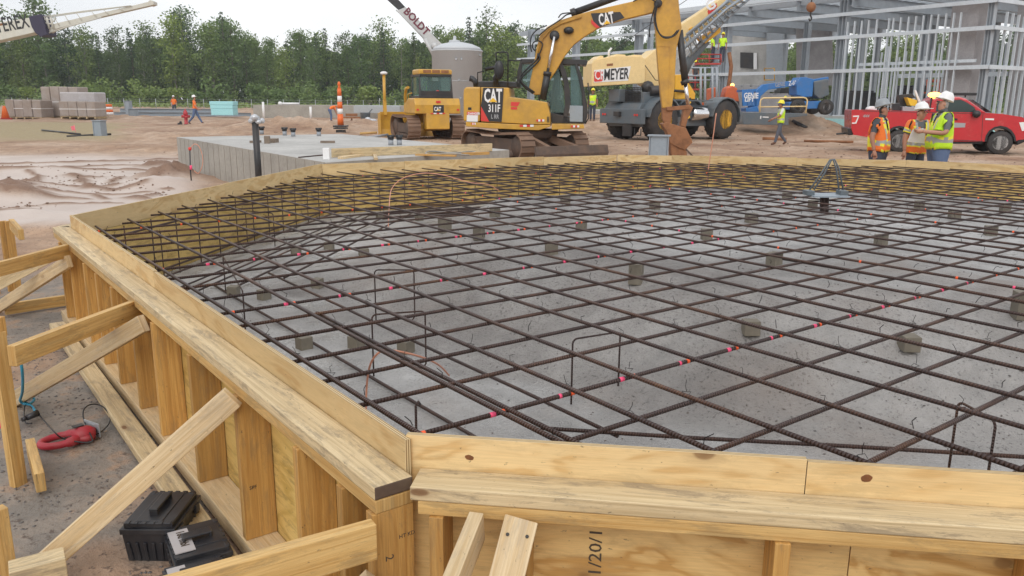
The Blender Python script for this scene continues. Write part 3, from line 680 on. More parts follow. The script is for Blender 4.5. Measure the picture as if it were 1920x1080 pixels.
for pts, w, h in (([(-60, 858), (300, 830), (800, 805)], .045, .03), ([(-60, 748), (500, 700), (800, 685), (1280, 680)], .05, .03), ([(-60, 672), (350, 665), (700, 648), (930, 640)], .05, .035), ([(80, 425), (400, 455), (850, 510), (1000, 520), (1180, 555), (1550, 540)], .06, .03), ([(60, 480), (350, 520), (850, 575), (1200, 590), (1820, 555)], .05, .03),
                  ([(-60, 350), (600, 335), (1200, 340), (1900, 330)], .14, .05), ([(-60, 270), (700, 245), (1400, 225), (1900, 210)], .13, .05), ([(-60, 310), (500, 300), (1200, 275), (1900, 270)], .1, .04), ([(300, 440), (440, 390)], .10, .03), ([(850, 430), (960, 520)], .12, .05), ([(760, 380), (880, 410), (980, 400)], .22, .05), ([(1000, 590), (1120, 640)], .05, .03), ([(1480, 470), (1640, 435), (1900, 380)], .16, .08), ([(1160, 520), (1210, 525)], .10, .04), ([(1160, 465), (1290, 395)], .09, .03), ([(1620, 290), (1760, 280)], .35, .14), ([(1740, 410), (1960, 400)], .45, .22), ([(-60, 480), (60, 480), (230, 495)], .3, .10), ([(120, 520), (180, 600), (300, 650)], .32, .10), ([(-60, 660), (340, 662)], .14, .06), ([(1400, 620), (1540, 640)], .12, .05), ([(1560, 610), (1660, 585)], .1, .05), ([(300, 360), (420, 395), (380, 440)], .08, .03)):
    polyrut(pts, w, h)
for k in range(7):   # crawler prints on the haul road
    y0 = 262 + k * 4.2; polyrut([(500 + 900 * 0, 0), (1, 0)], .001, 0) if 0 else None
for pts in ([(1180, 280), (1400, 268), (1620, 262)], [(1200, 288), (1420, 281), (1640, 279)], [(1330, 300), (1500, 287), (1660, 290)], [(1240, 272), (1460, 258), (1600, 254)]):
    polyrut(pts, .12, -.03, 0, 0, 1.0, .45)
GZ = np.where(dform < -.1, np.minimum(GZ, -.05), GZ); GZ = np.where(R_ < 5, np.minimum(GZ, .012), GZ)
GZ += sst(GDp, 120, 400) * 0.0
na, nr = GX.shape; ii = np.arange(na * nr).reshape(na, nr)
f4 = np.stack([ii[:-1, :-1], ii[:-1, 1:], ii[1:, 1:], ii[1:, :-1]], -1).reshape(-1, 4)[:, ::-1]
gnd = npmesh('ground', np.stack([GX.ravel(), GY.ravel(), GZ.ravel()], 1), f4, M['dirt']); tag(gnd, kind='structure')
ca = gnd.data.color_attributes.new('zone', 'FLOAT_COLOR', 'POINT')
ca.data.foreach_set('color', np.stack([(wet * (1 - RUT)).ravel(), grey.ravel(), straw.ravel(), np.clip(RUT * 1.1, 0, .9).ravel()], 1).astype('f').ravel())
def gz(x, y):
    r_ = math.hypot(x - CAM[0], y - CAM[1]); a = a0 - math.atan2(y - CAM[1], x - CAM[0]); a = (a + math.pi) % (2 * math.pi) - math.pi
    i = int(np.argmin(abs(ang - a))); j = int(np.argmin(abs(rad - r_))); return float(GZ[i, j])
def G(px, D): p = GD(px, D); p.z = gz(p.x, p.y); return p
# clods
def clods(name, pts, r0, r1, mat):
    b = MB()
    for x, y, z in pts:
        r_ = random.uniform(r0, r1); i0 = len(b.v); b.blob((x, y, z + r_ * .1), (r_ * random.uniform(.6, 1.5), r_ * random.uniform(.6, 1.5), r_ * random.uniform(.3, .75)), 0, 5, 3); b.v[i0:] = [(v[0] + jit(r_ * .35), v[1] + jit(r_ * .35), v[2] + jit(r_ * .15)) for v in b.v[i0:]]
    o = b.build(name, mat); o['kind'] = 'stuff'; return o
M['clod'] = paint('mud_clod', (.26, .175, .13), .8, .3, (.25, .15, .1)); M['clod_g'] = paint('grey_clod', (.15, .14, .135), .8, .5, (.26, .18, .13), scale=20)
pts = []
for _ in range(2000):
    x = random.uniform(-1.5, -.72); y = random.uniform(-.3, 5.2)
    if vn(np.array([x * 2.3]), np.array([y * 2.3]), 6)[0] > .52: pts.append((x, y, gz(x, y)))
clods('mud_clods', pts, .0018, .0085, M['clod_g'])
pts = []
for _ in range(1300):
    px = random.uniform(0, 345); py = random.triangular(262, 440, 425); p = U(px, py, 0)
    if vn(np.array([p.x * 1.1]), np.array([p.y * 1.1]), 16)[0] > .5: pts.append((p.x, p.y, gz(p.x, p.y)))
clods('dirt_clods', pts, .008, .03, M['clod'])
pts = []
for _ in range(1500):
    px = random.uniform(480, 1920); D = random.uniform(18, 52); p = G(px, D); pts.append(tuple(p))
clods('dirt_crumbs', pts, .01, .045, M['clod'])
pts = []
for _ in range(2600):
    x = random.uniform(.3, 6); y = random.uniform(-3, 5)
    if vn(np.array([x * 1.6]), np.array([y * 1.6]), 26)[0] < .42: continue
    z, d_ = pitz(np.array([x]), np.array([y]))
    if 1.5 < d_[0] < 4 or (d_[0] > .25 and random.random() < .15): pts.append((x, y, float(z[0])))
clods('pit_crumbs', pts, .002, .008, M['clod_g'])

# ================================================================ trees
def leafmat(name, c1, c2):
    m, nt, b = newmat(name); at = NN(nt, 'ShaderNodeAttribute', attribute_name='tone'); oi = nt.nodes.new('ShaderNodeObjectInfo')
    c = mixc(nt, at.outputs['Fac'], c1, c2); r_ = ramp(nt, [(0, (.72, .82, .85)), (.5, (1, 1, 1)), (1, (1.28, 1.18, .85))]); nt.links.new(oi.outputs['Random'], r_.inputs[0])
    c = mixc(nt, .9, c, r_.outputs[0], 'MULTIPLY'); nt.links.new(c, b.inputs['Base Color']); b.inputs['Roughness'].default_value = .65
    b.inputs['Subsurface Weight'].default_value = 0
    tr = nt.nodes.new('ShaderNodeBsdfTranslucent'); nt.links.new(c, tr.inputs[0]); ms = nt.nodes.new('ShaderNodeMixShader'); ms.inputs[0].default_value = .3
    nt.links.new(b.outputs[0], ms.inputs[1]); nt.links.new(tr.outputs[0], ms.inputs[2]); nt.links.new(ms.outputs[0], nt.nodes['Material Output'].inputs[0]); return m
M['leaf'] = leafmat('leaves_broad', (.085, .135, .045), (.21, .29, .095)); M['leaf_d'] = leafmat('needles_dark', (.042, .075, .036), (.115, .175, .072)); M['leaf_l'] = leafmat('leaves_light', (.12, .185, .055), (.25, .34, .11))
M['bark'] = paint('bark', (.13, .11, .09), .9); M['bark_w'] = paint('bark_pale', (.22, .21, .185), .8)
def leaves(name, cen, size, mat, parent):
    n = len(cen); u = rng.normal(size=(n, 3)); u /= np.linalg.norm(u, axis=1)[:, None]; w = rng.normal(size=(n, 3)); w -= u * (u * w).sum(1)[:, None]; w /= np.linalg.norm(w, axis=1)[:, None]
    s_ = (size * rng.uniform(.6, 1.3, n))[:, None]; v = np.stack([cen - u * s_, cen - w * s_ * .6, cen + u * s_, cen + w * s_ * .6], 1).reshape(-1, 3)
    o = npmesh(name, v, np.arange(4 * n).reshape(n, 4), mat, False, parent)
    at = o.data.attributes.new('tone', 'FLOAT', 'FACE'); at.data.foreach_set('value', np.clip(rng.normal(.48, .22, n), 0, 1).astype('f')); return o
def tree_proto(h, kind, mat, bark, seed):
    r0 = np.random.default_rng(seed); random.seed(seed)
    root = thing('tree', 'tree', 'tree'); b = MB()
    lean = r0.normal(0, .02, 2); b.tube([(lean[0] * z, lean[1] * z, z) for z in np.linspace(-.3, h * .93, 8)], [.17 * h / 15 * (1 - .9 * t) + .02 for t in np.linspace(0, 1, 8)], 6)
    C = []
    if kind == 'round':
        z0 = h * r0.uniform(.18, .35); nl = 26
        for i in range(nl):
            t = (i + .5) / nl; z = z0 + (h * .97 - z0) * t; rr = h * .17 * math.sin(math.pi * (.18 + .74 * t)) ** .8 * r0.uniform(.55, 1.25); a = r0.uniform(0, 6.28); q = r0.uniform(.25, 1) * rr
            c = np.array([q * math.cos(a), q * math.sin(a), z]); b.tube([(0, 0, z - .08 * h), tuple(c)], [.05, .015], 4)
            m_ = int(85 * r0.uniform(.5, 1.3)); C.append(c + r0.normal(size=(m_, 3)) * np.array([.05, .05, .036]) * h)
    elif kind == 'cone':
        z0 = h * .12; z = z0
        while z < h * .98:
            t = (z - z0) / (h - z0); rr = h * .15 * (1 - t) ** .8 + .15
            for a in np.linspace(0, 6.28, 7)[:-1] + r0.uniform(0, 1):
                L = rr * r0.uniform(.6, 1.2); k = max(3, int(L * 9)); s_ = r0.uniform(.15, 1, k) ** .7 * L
                C.append(np.stack([s_ * math.cos(a), s_ * math.sin(a), z - s_ * .22 + r0.normal(0, .1, k)], 1) + r0.normal(0, .09, (k, 3))); b.tube([(0, 0, z), (L * math.cos(a) * .9, L * math.sin(a) * .9, z - L * .2)], [.03, .008], 3)
            z += h * .035 * r0.uniform(.7, 1.3)
    else:   # sparse, ragged top
        for i in range(16):
            z = h * (.35 + .62 * i / 16); a = r0.uniform(0, 6.28); L = h * .13 * r0.uniform(.3, 1.1) * (1.15 - i / 18); e = np.array([L * math.cos(a), L * math.sin(a), z + L * .35]); b.tube([(0, 0, z), tuple(e)], [.05, .012], 4)
            m_ = int(45 * r0.uniform(.4, 1.3)); C.append(e * np.array([.8, .8, 1]) + r0.normal(size=(m_, 3)) * np.array([.05, .05, .022]) * h)
    b.build('trunk', bark, root); leaves('crown', np.concatenate(C), .21 if kind != 'cone' else .2, mat, root)
    return root
protos = [tree_proto(15, 'round', M['leaf'], M['bark'], 1), tree_proto(16, 'round', M['leaf_d'], M['bark_w'], 2), tree_proto(14, 'round', M['leaf_l'], M['bark_w'], 3), tree_proto(17, 'cone', M['leaf_d'], M['bark'], 4), tree_proto(15, 'cone', M['leaf'], M['bark'], 5), tree_proto(18, 'sparse', M['leaf_d'], M['bark'], 6), tree_proto(15, 'round', M['leaf'], M['bark_w'], 8), tree_proto(16, 'sparse', M['leaf'], M['bark_w'], 9)]
KN = ['bushy mid-green broadleaf tree', 'dark broadleaf tree with a pale trunk', 'light green broadleaf tree', 'dark pointed fir', 'green pointed spruce', 'ragged dark pine rising above its neighbours', 'broad green tree with a pale trunk', 'thin ragged birch']
trees = [tree_of(p) for p in protos]; used = [False] * 9
random.seed(21)
def where(px): return 'below the white crane jib at the left' if px < 300 else 'left of the orange and white marker' if px < 560 else 'above the concrete footing wall' if px < 780 else 'by the white tank' if px < 980 else 'behind the steel building'
prof = [(-60, 50), (20, 58), (90, 20), (130, 55), (200, 50), (260, 45), (330, 50), (360, 22), (400, 48), (440, 40), (500, 58), (560, 52), (620, 50), (680, 60), (720, 42), (780, 62), (830, 48), (900, 30), (960, 40), (1010, 50), (1100, 40), (1300, 60), (1500, 50), (1700, 50), (1900, 30), (2000, 40)]
rowname = ['front row', 'second row', 'third row']
def plant(i, p, s, rz, lab, gr):
    o = protos[i] if not used[i] else copy_tree(protos[i], None, trees[i]); used[i] = True
    o.location = p; o.scale = (s * random.uniform(.9, 1.2), s * random.uniform(.9, 1.2), s); o.rotation_euler.z = rz; o['label'] = lab; o['group'] = gr; o['category'] = 'tree'; return o
cnt_ = [0, 0, 0]; ns_ = 0; hts = [15, 16, 14, 17, 15, 18, 15, 16]
for row, (D, sp) in enumerate(((166, 3.6), (174, 3.4), (184, 3.6))):
    x = -.68 * D
    while x < .70 * D:
        px = 960 + x / D * FPX
        if px > 1000: x += sp * .5
        ytop = np.interp(px, [a for a, _ in prof], [b for _, b in prof]); Hh = (186 - ytop) * D / FPX + 1.7
        k = random.choice([0, 0, 1, 1, 2, 3, 3, 4, 5, 6, 7] if row else [0, 1, 2, 2, 6, 6, 4, 3, 7])
        cnt_[row] += 1; Hh *= random.uniform(.66, .93) if row == 0 else random.uniform(.78, .97)
        p = C3 + RH * (x + random.uniform(-1.3, 1.3)) + FH * (D + random.uniform(-3, 3)); p.z = gz(p.x, p.y) - .1
        plant(k, p, Hh / hts[k], random.uniform(0, 6.28), f'{KN[k]}, {nth(cnt_[row])} from left, {rowname[row]} of the wood', 'trees along the edge of the wood'); x += sp * random.uniform(.75, 1.3)
# a few tall trees that stand out against the sky
for px, yt, k, lab in ((92, 12, 0, 'tall round-topped tree sticking up above the white jib at the left'), (362, 20, 5, 'tall dark pine standing above the wood over the two left workers'), (718, 38, 7, 'nearly bare spindly tree against the sky left of the grey crane boom'), (918, 18, 5, 'tall dark pine above the wood right of the white tank'), (430, 34, 3, 'tall pointed fir above the wood left of centre'), (880, 40, 3, 'tall pointed fir just behind the white tank top'), (10, 16, 6, 'leafy tree rising behind the white jib at the left edge')):
    D = 170; p = GD(px, D); p.z = 0; H_ = (186 - yt) * D / FPX + 1.7; plant(k, p, H_ / hts[k], 1.3, lab, 'trees along the edge of the wood')
# shrubs
def shrub_proto(seed):
    r0 = np.random.default_rng(seed); root = thing('shrub', 'shrub', 'shrub'); b = MB(); C = []
    for i in range(9):
        a = r0.uniform(0, 6.28); L = r0.uniform(.2, 1.6); z = r0.uniform(.6, 3.4); b.tube([(0, 0, -.1), (L * math.cos(a), L * math.sin(a), z)], [.04, .01], 4); C.append(np.array([L * math.cos(a), L * math.sin(a), z]) + r0.normal(size=(60, 3)) * .45)
    b.build('stem', M['bark'], root); leaves('foliage', np.concatenate(C), .2, M['leaf_l'], root); return root
shp = [shrub_proto(31), shrub_proto(32)]; sht = [tree_of(s) for s in shp]; us = [0, 0]
D = 157; x = -.66 * D
while x < .66 * D:
    px = 960 + x / D * FPX; i = random.randint(0, 1); o = shp[i] if not us[i] else copy_tree(shp[i], None, sht[i]); us[i] = 1
    ns_ += 1; p = C3 + RH * x + FH * (D + random.uniform(-4, 4)); p.z = gz(p.x, p.y) - .1; o.location = p; s = random.uniform(.8, 1.5); o.scale = (s * 1.2, s * 1.2, s); o.rotation_euler.z = random.uniform(0, 6)
    tag(o, f'{"low" if s < 1.1 else "tall"} bright green shrub, {nth(ns_)} from left along the foot of the wood', 'shrub', 'shrubs at the foot of the wood'); x += random.uniform(2.0, 3.6) * (1 if px < 1000 else 2.2)
n = 34000; lat = rng.uniform(-150, 160, n); dd = rng.uniform(190, 206, n); zz = rng.uniform(0, 1, n) ** .9 * (13.5 + 5 * (vn(lat * .22, lat * 0, 2) - .5) )
cen = np.array([[CAM[0], CAM[1], 0]]) + lat[:, None] * np.array(RH)[None] + dd[:, None] * np.array(FH)[None]; cen[:, 2] = zz
fo = leaves('forest', cen, .95, M['leaf_d'], None); tag(fo, 'dark mass of the wood behind the rows of trees', kind='stuff', cat='forest')
n = 9000; lat = rng.uniform(-105, 110, n); dd = rng.uniform(139, 160, n); cen = np.array([[CAM[0], CAM[1], 0]]) + lat[:, None] * np.array(RH)[None] + dd[:, None] * np.array(FH)[None]; cen[:, 2] = rng.uniform(0, .7, n)
tag(leaves('tall_grass', cen, .3, M['leaf_l'], None), 'rough grass between the fence and the wood', kind='stuff', cat='grass')

# fence
M['galv'] = paint('galvanized', (.40, .43, .45), .4, .15, (.3, .25, .2), metal=.3)
fe = thing('chain_link_fence', 'low wire fence with thin metal posts running along the foot of the wood', 'fence', tuple(GD(350, 128)))
a_ = GD(-60, 128); b_ = GD(1010, 128); L_ = (b_ - a_).length; k = 36
for i in range(k + 1):
    p = a_.lerp(b_, i / k); mb = MB(); mb.tube([(p.x, p.y, gz(p.x, p.y) - .2), (p.x, p.y, 1.5)], .045, 5); mb.build('post', M['galv'], fe, world=True)
mb = MB()
for z in (1.4, 1.05, .7, .35): mb.tube([(a_.x, a_.y, z), (b_.x, b_.y, z)], .012, 4)
mb.build('wire', M['galv'], fe, world=True)
print('trees done')
# ================================================================ machines
Z3 = lambda pts: [(840 + x / 3.6, y / 3.6) for x, y in pts]
Z4 = lambda pts: [(1240 + x / 3.6, y / 3.6) for x, y in pts]
Z5 = lambda pts: [(1560 + x / 3.483, y / 3.483) for x, y in pts]
Z2 = lambda pts: [(480 + x / 4, y / 4) for x, y in pts]
Z1 = lambda pts: [(x / 4, y / 4) for x, y in pts]
M['cat_y'] = paint('machine_yellow', (.60, .335, .045), .38, .55, (.26, .16, .07), scale=1.2, coat=.2, dthr=.56)
M['cat_y2'] = paint('boom_yellow', (.60, .33, .05), .42, .7, (.30, .16, .06), scale=1.6, dthr=.5)
M['blk'] = paint('black_steel', (.028, .028, .03), .4, .3, (.12, .09, .07)); M['blk_p'] = flat('black_plastic', (.02, .02, .022), .35)
M['decal'] = flat('black_decal', (.03, .03, .033), .35); M['white'] = flat('white_vinyl', (.8, .8, .8), .4); M['redv'] = flat('red_vinyl', (.65, .05, .04), .4); M['yel'] = flat('yellow_vinyl', (.85, .5, .03), .4); M['greyv'] = flat('grey_vinyl', (.35, .35, .36), .4)
M['mudtrack'] = paint('muddy_steel', (.20, .125, .085), .8, .7, (.30, .19, .13), scale=3, bmp=.6); M['mudtrack2'] = paint('dark_muddy_steel', (.10, .07, .055), .7, .6, (.25, .16, .11), scale=3, bmp=.5)
M['rust'] = paint('rusty_iron', (.30, .13, .055), .7, .7, (.12, .06, .035), scale=4, bmp=.5); M['chrome'] = flat('chrome_rod', (.75, .75, .76), .18, 1.0)
M['rub'] = paint('tyre_rubber', (.032, .031, .032), .8, .5, (.13, .10, .08)); M['galv2'] = paint('blue_grey_steel', (.30, .35, .40), .45, .2, (.35, .33, .3), metal=.2)
def glassm(name, c, t=.75):
    m, nt, b = newmat(name); b.inputs['Base Color'].default_value = (*c, 1); b.inputs['Roughness'].default_value = .06; b.inputs['Transmission Weight'].default_value = 0
    tr = nt.nodes.new('ShaderNodeBsdfTransparent'); tr.inputs[0].default_value = (.78, .90, .88, 1); ms = nt.nodes.new('ShaderNodeMixShader'); ms.inputs[0].default_value = t
    nt.links.new(b.outputs[0], ms.inputs[1]); nt.links.new(tr.outputs[0], ms.inputs[2]); nt.links.new(ms.outputs[0], nt.nodes['Material Output'].inputs[0]); return m
M['glass'] = glassm('tinted_cab_glass', (.16, .24, .235), .62)
M['lamp'] = flat('amber_beacon', (1, .35, .06), .3, emit=9)
def add(th, name, mat, fn, bevel=0, label=None):
    b = MB(); fn(b); o = b.build(name, mat if isinstance(mat, list) else M[mat], th, bevel=bevel)
    if label: o['label'] = label
    return o
def L3(F, pts, off): return [F.at(a, b_, off) for a, b_ in pts]
def emblem(F, th, par, zf, p, sz, off, extra=None, slope=0.0):
    """white C A T with the yellow triangle"""
    q = F.at(*zf([p])[0], off); ex = Vector((math.cos(slope), 0, math.sin(slope))); ez = Vector((-math.sin(slope), 0, math.cos(slope)))
    txt('CAT', sz, M['white'], par, q, ex, ez, bold=sz * .03, world=False, sx=.50, ext=.004)
    c = q + ex * sz * .50 + Vector((0, -.009, 0)); w = sz * .24
    b = MB(); pts = [c - ex * w, c + ex * w, c + ez * w * .95]; b.prism([(v.x, v.z) for v in pts], c.y, c.y - .004); b.build('emblem_triangle', M['yel'], par)
def trackloop(b, x0, x1, z0, z1, y0, y1, m=0, ms=1, n_sh=None, sag=.05):
    """crawler belt: rounded loop of plates with raised bars, side frame and rollers"""
    r_ = (z1 - z0) / 2; zc = (z0 + z1) / 2; loop = []
    Ls = x1 - x0 - 2 * r_; per = 2 * Ls + 2 * math.pi * r_; n = n_sh or int(per / .17); 
    def at(s):
        s %= per
        if s < Ls: return Vector((x0 + r_ + s, 0, z0)), Vector((1, 0, 0)), Vector((0, 0, -1))
        s -= Ls
        if s < math.pi * r_: a = s / r_ - math.pi / 2; nn = Vector((math.cos(a), 0, math.sin(a))); return Vector((x1 - r_, 0, zc)) + nn * r_, Vector((-math.sin(a), 0, math.cos(a))), nn
        s -= math.pi * r_
        if s < Ls: t = s / Ls; return Vector((x1 - r_ - s, 0, z1 - sag * math.sin(math.pi * t))), Vector((-1, 0, 0)), Vector((0, 0, 1))
        s -= Ls; a = s / r_ + math.pi / 2; nn = Vector((math.cos(a), 0, math.sin(a))); return Vector((x0 + r_, 0, zc)) + nn * r_, Vector((-math.sin(a), 0, math.cos(a))), nn
    ym = (y0 + y1) / 2; w = abs(y1 - y0)
    for i in range(n):
        p, d, nn = at((i + .5) * per / n); h = per / n * .47
        p0 = p + Vector((0, ym, 0)) - d * h - nn * .02; b.beam(p0, p0 + d * 2 * h, w, .04, up=nn, m=m)
        p1 = p + Vector((0, ym, 0)) - d * (h * .9) + nn * .015; b.beam(p1, p1 + d * .025, w * .98, .045, up=nn, m=m)
    return b
def crawler(th, x0, x1, z1, yc, w, shoe='mudtrack', z0=.02):
    tr = add(th, 'track', [M[shoe]], lambda b: trackloop(b, x0, x1, z0, z1, yc - w / 2, yc + w / 2))
    def fr(b):
        r_ = (z1 - z0) / 2; b.beam((x0 + r_, yc, z0 + r_ * .95), (x1 - r_, yc, z0 + r_ * .95), w * .5, r_ * .8)
        for x in (x0 + r_, x1 - r_): b.lathe([(.02, -w * .3), (r_ * .72, -w * .3), (r_ * .8, 0), (r_ * .72, w * .3), (.02, w * .3)], (x, yc, z0 + r_), 14, ax='y')
        k = 6
        for i in range(k): x = x0 + r_ + (x1 - x0 - 2 * r_) * (i + .5) / k; b.lathe([(.02, -w * .28), (.10, -w * .28), (.10, w * .28), (.02, w * .28)], (x, yc, z0 + .15), 10, ax='y')
    o = MB(); fr(o); o.build('track_frame', M['mudtrack2'], tr)

# ---- excavator
F = Frame(G(985, 25.6), -4); F.o.z = 0
ex = thing('excavator', 'yellow crawler excavator with its boom arched to the right and the bucket on the ground', 'excavator', F.o, F.a)
N_ = -1.12; FAR = 1.12
def pz(b, pts, y0, y1, zf=Z3, m=0, ref=None): return b.prism(F.xz(zf(pts), ref if ref is not None else y0), y0, y1, m)
body = add(ex, 'engine_housing', 'cat_y', lambda b: (pz(b, [(222, 588), (410, 592), (418, 655), (610, 680), (668, 692), (688, 770), (690, 838), (612, 842), (222, 822)], N_, FAR),), .02)
add(ex, 'counterweight', 'cat_y', lambda b: (pz(b, [(122, 586), (218, 587), (216, 822), (105, 818), (103, 640), (106, 600)], N_ - .02, FAR),), .05)
add(ex, 'turntable_deck', 'cat_y', lambda b: (pz(b, [(118, 822), (610, 846), (690, 842), (690, 855), (612, 880), (300, 868), (122, 853)], N_ - .02, FAR), pz(b, [(700, 838), (918, 842), (920, 868), (700, 876)], N_ + .02, FAR)), .015)
add(ex, 'swing_ring', 'mudtrack2', lambda b: b.lathe([(.9, 0), (.95, .25)], (F.at(*Z3([(540, 900)])[0]).x, 0, F.at(*Z3([(540, 915)])[0]).z - .05), 20))
dc = add(body, 'decal', 'decal', lambda b: pz(b, [(239, 592), (376, 594), (362, 824), (222, 816), (222, 716)], N_ - .024, N_ - .016, m=0))
add(dc, 'decal_stripe', 'redv', lambda b: pz(b, [(222, 716), (222, 816), (278, 822)], N_ - .03, N_ - .024))
emblem(F, ex, dc, Z3, (243, 688), .54, N_ - .03)
q = F.at(*Z3([(270, 755)])[0], N_ - .03); txt('311F', .31, M['white'], dc, q, (1, 0, 0), (0, 0, 1), bold=.006, world=False, sx=.60, ext=.004)
q = F.at(*Z3([(290, 800)])[0], N_ - .03); txt('L RR', .17, M['greyv'], dc, q, (1, 0, 0), (0, 0, 1), bold=.004, world=False, sx=.7, ext=.004)
sg = add(body, 'warning_sign', 'white', lambda b: pz(b, [(128, 776), (202, 778), (200, 822), (126, 820)], N_ - .032, N_ - .024))
add(sg, 'sign_header', 'redv', lambda b: pz(b, [(129, 754), (203, 756), (202, 777), (128, 775)], N_ - .034, N_ - .024))
q = F.at(*Z3([(134, 773)])[0], N_ - .038); txt('DANGER', .09, M['white'], sg, q, (1, 0, 0), (0, 0, 1), world=False, bold=.003, ext=.002)
for q4 in ([(425, 688), (486, 690), (470, 718), (424, 716)], [(425, 722), (466, 723), (466, 740), (425, 739)]): add(body, 'sticker', 'redv', lambda b: pz(b, q4, N_ - .01, N_ - .002))
def refl(b, a, c):
    if 1:
        k = 4; 
        for i in range(k):
            x0 = a + (c - a) * i / k; x1 = a + (c - a) * (i + 1) / k; yy = 842 + (a - 484) * .012 if a > 400 and a != 596 else (806 if a == 596 else 828); pz(b, [(x0, yy), (x1, yy), (x1, yy + 14), (x0, yy + 14)], N_ - .03, N_ - .024, m=i % 2)
for ac in ((484, 578), (830, 886), (596, 650), (158, 186)): b = MB(); refl(b, *ac); b.build('reflector_strip', [M['redv'], M['white']], body)
add(body, 'vent_grille', 'blk_p', lambda b: [pz(b, [(668, 788 + i * 8), (684, 788 + i * 8), (684, 793 + i * 8), (668, 793 + i * 8)], N_ - .01, N_ - .002) for i in range(5)] + [pz(b, [(135, 725), (158, 725), (158, 742), (135, 742)], N_ - .03, N_ - .022)])
add(ex, 'engine_cover', 'blk', lambda b: (pz(b, [(198, 548), (330, 545), (462, 552), (466, 592), (198, 590)], -.6, .9),), .03)
P = lambda x, y, off=0: F.at(*Z3([(x, y)])[0], off)
add(ex, 'exhaust_pipe', 'blk', lambda b: b.tube([P(147, 528, -.2), P(165, 532, -.2), P(185, 550, -.2), P(192, 590, -.2)], .09, 8))
add(ex, 'handrail', 'blk_p', lambda b: (b.tube([P(325, 500, -.9), P(325, 358, -.9), P(332, 352, -.9), P(398, 352, -.9), P(406, 360, -.9), P(404, 585, -.9)], .022, 5), b.tube([P(404, 408, -.9), P(500, 408, -.9)], .02, 5), b.tube([P(200, 590, -.9), P(200, 490, -.9), P(245, 480, -.9)], .02, 5)))
mi = add(ex, 'mirror', 'blk_p', lambda b: (b.blob(P(344, 474, -1.1), (.15, .07, .28), 0, 10, 6), b.tube([P(322, 580, -.95), P(322, 520, -.95), P(338, 500, -1.05)], .09, 6), b.tube([P(250, 468, -1.0), P(300, 455, -1.0), P(335, 460, -1.1)], .05, 5)))
# cab
def cabf(b):
    y0, y1 = -.05, FAR
    for pts in ([(460, 590), (468, 480), (490, 398), (560, 398), (570, 420), (500, 430), (486, 590)], [(770, 395), (930, 404), (944, 412), (935, 440), (870, 436), (770, 432)], [(560, 398), (780, 396), (780, 428), (560, 425)],
                [(872, 430), (905, 520), (936, 690), (945, 760), (930, 832), (905, 832), (912, 760), (905, 640), (880, 520), (856, 436)], [(770, 425), (800, 490), (822, 600), (828, 700), (800, 832), (770, 832), (790, 700), (780, 560), (745, 430)],
                [(690, 760), (820, 790), (820, 835), (700, 832)], [(800, 815), (935, 818), (935, 835), (800, 835)]):
        pz(b, pts, y0, y1)
cab = add(ex, 'cab', 'blk', cabf, .01)
add(cab, 'windscreen', 'glass', lambda b: (pz(b, [(826, 440), (868, 440), (905, 650), (908, 810), (826, 812)], .0, .02), pz(b, [(490, 432), (740, 430), (780, 620), (790, 760), (690, 760), (690, 690), (520, 590), (488, 590)], .0, .02), pz(b, [(826, 440), (868, 440), (905, 650), (908, 810), (826, 812)], FAR - .04, FAR - .02)))
add(cab, 'seat', 'blk_p', lambda b: (pz(b, [(700, 690), (730, 660), (770, 680), (800, 800), (700, 810)], .35, .85),), .03)
add(cab, 'work_lamp', 'white', lambda b: [pz(b, [(x, 416), (x + 18, 416), (x + 16, 440), (x, 440)], -.02, .1) for x in (890, 918)])
add(cab, 'door_panel', 'galv2', lambda b: pz(b, [(822, 712), (910, 714), (908, 822), (822, 820)], -.09, -.06))
add(cab, 'handrail', 'blk_p', lambda b: b.tube([P(944, 560, -.1), P(952, 620, -.1), P(948, 800, -.1), P(925, 835, -.1)], .02, 5))
# boom and arm
bm = [(548, 592), (556, 540), (580, 430), (598, 320), (622, 235), (668, 182), (740, 142), (850, 106), (960, 74), (1250, 8), (1385, -40), (1440, -70), (1480, -40), (1440, 40), (1385, 84), (1190, 130), (1085, 160), (1010, 192), (920, 248), (850, 300), (790, 375), (730, 478), (668, 570), (625, 640), (580, 640)]
boom = add(ex, 'boom', 'cat_y2', lambda b: b.prism(F.xz(Z3(bm), -.2), -.2, .2), .02)
bd = add(boom, 'decal', 'decal', lambda b: pz(b, [(964, 90), (1162, 80), (1192, 120), (1012, 190), (990, 170)], -.212, -.202))
add(bd, 'decal_stripe', 'redv', lambda b: pz(b, [(966, 130), (1026, 185), (1000, 190), (968, 160)], -.22, -.212))
emblem(F, ex, bd, Z3, (1022, 172), .46, -.222, slope=.19)
add(boom, 'boom_lamp', 'blk_p', lambda b: b.blob(P(815, 205, -.28), (.16, .08, .11), 0, 8, 5)); add(boom, 'pivot_pin', 'blk', lambda b: b.lathe([(.01, -.32), (.15, -.32), (.15, .32), (.01, .32)], P(720, 245), 14, ax='y'))
for (r0, r1, c1, off) in (((718, 248), (672, 490), (640, 672), -.36), ((768, 405), (745, 490), (705, 740), .36)):
    cy = add(ex, 'boom_cylinder', 'blk', lambda b: (b.tube([P(*r1, off), P(*c1, off)], .105, 10), b.tube([P(r1[0] - 3, r1[1] + 20, off), P(r1[0], r1[1] - 6, off)], .125, 10)))
    add(cy, 'cylinder_rod', 'chrome', lambda b: b.tube([P(*r0, off), P(*r1, off)], .05, 8))
add(ex, 'arm_cylinder', 'blk', lambda b: (b.tube([P(850, 86), P(1100, -5), P(1220, -48)], .10, 10), b.tube([P(830, 92), P(862, 80)], .13, 8)))
